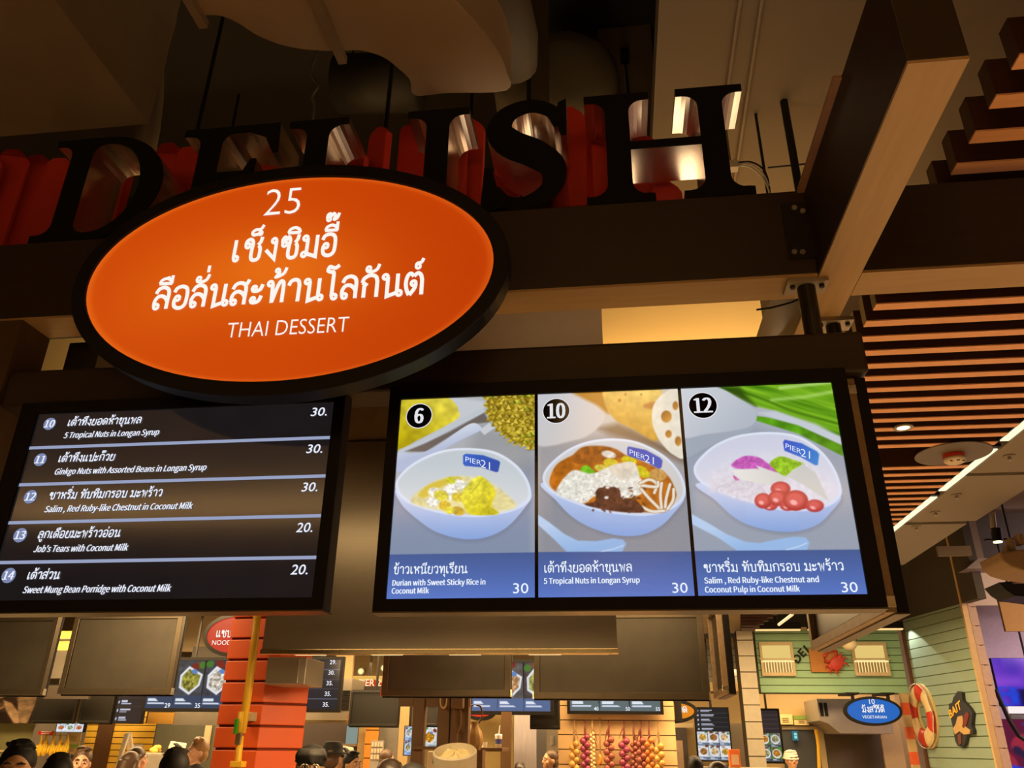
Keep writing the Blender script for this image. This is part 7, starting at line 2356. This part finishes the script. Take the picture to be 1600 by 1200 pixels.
def brim_hat(o):
    MB().lathe((0, .01, 1.628), [(.105, 0), (.17, -.008), (.172, 0), (.106, .012), (.100, .05), (.088, .095), (.05, .105), (.0, .098)], 32).build('brimmed_hat', CLOTH['black'], o, smooth=True)


def toque(o):
    m = MB()
    TX = Matrix.Translation((0, .01, 1.62)) @ Matrix.Rotation(math.radians(-20), 4, 'X') @ Matrix.Translation((0, -.01, -1.62))
    n = 40
    prof = [(.098, 0), (.100, .10), (.104, .20)]
    MB().lathe((0, .01, 1.60), [(.096, 0), (.100, .10), (.106, .225), (.100, .232), (.093, .20), (.09, .0)], 44).build('hat_band', CLOTH['white'], o, xf=TX, smooth=False)
    vs, fs = [], []
    for i in range(9):
        r = .094 * i / 8
        for k in range(n):
            q = 2 * math.pi * k / n
            z = 1.795 + .030 * (1 - (r / .094) ** 2) + .008 * math.sin(q * 3 + r * 60) + .006 * math.sin(q * 7 + 1)
            vs.append((r * math.cos(q), .01 + r * math.sin(q), z))
    for i in range(8):
        for k in range(n):
            fs.append((i * n + k, i * n + (k + 1) % n, (i + 1) * n + (k + 1) % n, (i + 1) * n + k))
    MB().add(vs, fs).build('hat_crown', mat('thin_hat_cloth', (.66, .56, .30), .85), o, xf=TX, smooth=True)
    MB().tube([(.101, -.012, 1.80), (.101, .01, 1.772)], .010, 8).build('hat_tag', CLOTH['navy'], o, xf=TX)


def turban(o):
    m = MB()
    m.ell((0, .02, 1.635), (.092, .108, .085), 24, 14, -.3, 1)
    for k in range(4):
        z = 1.61 + .025 * k
        m.tube([(.088 * (1 - .08 * k) * math.cos(q), .015 + .104 * (1 - .08 * k) * math.sin(q), z + .012 * math.sin(q + k)) for q in np.linspace(0, 2 * math.pi, 20)], .016, 8)
    m.build('turban', CLOTH['white'], o, smooth=True)


person('black haired man at the far lower left looking towards the camera', 35, 1157, 4.0, 30, 'tan', 'short', 'black', 'navy', 'black')
person('black haired person seen from behind, second head from the lower left corner', 96, 1177.5, 4.6, 212, 'tan', 'short', 'black', 'grey', 'navy')
person('brown haired man looking down before the yellow boards', 132, 1167, 7.2, 30, 'pale', 'quiff', 'brown', 'olive', 'navy')
person('brown haired woman with long hair beside the step ladder', 209, 1173, 8.2, 160, 'pale', 'long', 'brown', 'white', 'navy')
person('woman in a red top lifting both arms towards the food tray', 219, 1166, 8.8, 128, 'pale', 'long', 'brown', 'red', 'navy', 'raised', .12)
person('cook in a white folded cap with a black band at the noodle stall', 277, 1157, 10.4, -60, 'tan', 'short', 'black', 'white', 'black', 'front', .35, side_cap, hat_h=.03)
person('black haired person seen from behind left of the orange pillar', 277, 1169.5, 4.7, 208, 'tan', 'short', 'black', 'black', 'navy')
person('blond man in a black tank top beside the orange pillar', 311, 1152.5, 8.6, -40, 'pale', 'quiff', 'blond', 'black', 'grey', 'down', .1)
person('person with a black mop of hair and round glasses right of the orange pillar', 489, 1162, 5.2, 18, 'tan', 'mop', 'black', 'black', 'navy', 'down', .35, glasses)
person('person in a black brimmed hat and dark jacket seen from behind', 521, 1160, 8.2, 190, 'pale', 'crop', 'brown', 'black', 'black', 'down', .95, brim_hat)
person('cook in a white cap behind the black brimmed hat', 537, 1163, 9.6, -40, 'tan', 'short', 'black', 'white', 'black', 'front', .35, side_cap, hat_h=.03)
person('man with a black quiff turned to the right', 552, 1174, 9.0, 62, 'tan', 'quiff', 'black', 'black', 'navy')
person('dark haired person seen from behind below the card rack', 610, 1184.5, 5.9, 194, 'tan', 'mop', 'dark', 'grey', 'navy')
person('man with cropped hair and white shirt before the pale grey wall', 606, 1169, 11.0, 150, 'pale', 'crop', 'brown', 'white', 'navy')
person('black haired person seen from behind left of the chef hat', 645, 1191, 5.4, 192, 'tan', 'mop', 'black', 'olive', 'navy')
person('cook wearing a tall white chef hat at the bottom centre', 716, 1163, 3.9, 180, 'tan', 'short', 'black', 'white', 'black', 'front', .35, toque, hat_h=.115)
person('man in dark clothes looking left beside the onion wall', 859, 1170, 11.0, -60, 'tan', 'crop', 'brown', 'black', 'black')
person('dark haired person whose crown shows below the lilac curtain', 812, 1192, 10.6, 190, 'tan', 'short', 'dark', 'grey', 'navy')
person('black haired person below the orange oval sign', 1085, 1182, 9.6, 190, 'tan', 'short', 'black', 'black', 'navy')
person('dark haired person below the portrait menu board', 1121, 1189, 8.0, 170, 'tan', 'mop', 'dark', 'grey', 'navy')
person('woman with a cream turban in the doorway of the green stall', 1235, 1173.5, 12.4, 10, 'tan', None, 'black', 'white', 'black', 'front', .35, turban, hat_h=.0)

# ------------------------------------------------------------------ rope shade over the aisle, mirrored in the middle dish picture
RX, RY = .10, -.95
t = thing('rope_lampshade', 'rope wound drum shade over the aisle, mirrored in the middle dish picture', 'lampshade', (RX, RY, 2.75))
m = MB()
for i in range(22):
    z = 2.78 + i * .058
    m.tube([(RX + .60 * math.cos(q), RY + .60 * math.sin(q), z + .006 * math.sin(9 * q + i)) for q in np.linspace(0, 2 * math.pi, 49)], .030, 8, cap=False)
m.build('rope_winding', mat('tan_rope', (.55, .38, .22), .85, noise=.5, nscale=60, bump=.3), t, smooth=True)
MB().lathe((RX, RY, 4.03), [(.63, 0), (.64, .02), (.64, .92), (.60, .92), (.60, .0)], 48, cap=False).build('cream_drum', mat('cream_drum', (.78, .62, .40), .8), t)
MB().tube([(RX, RY, 4.9), (RX, RY, 9.595)], .02, 8).build('stem', M_BLACKMETAL, t)
MB().box(RX - .6, RX + .6, RY - .02, RY + .02, 4.90, 4.93).build('spider', M_BLACKMETAL, t)
tg = Vector((RX, RY + .6, 3.85))
lp = Vector((RX + .05, RY + 1.75, 4.75))
spot('shade_fill', tuple(lp), 300, 84, WARM, (tg - lp).to_track_quat('-Z', 'Y').to_euler(), .3, .05)  # spot added to brighten the rope shade for its mirror image

pts = [PY(x, y, 5.6) for x, y in spline([(484, 40), (487, 66), (493, 88), (486, 108), (489, 122), (497, 134), (488, 150), (491, 168), (487, 200), (487, 260)], n=5)]
tag(MB().tube([(pts[0][0], 5.6, 9.598)] + pts, .012, 8).build('loose_cable', mat('grey_cable', (.14, .12, .09), .6), smooth=True), 'kinked grey cable hanging above the letter E', 'cable')
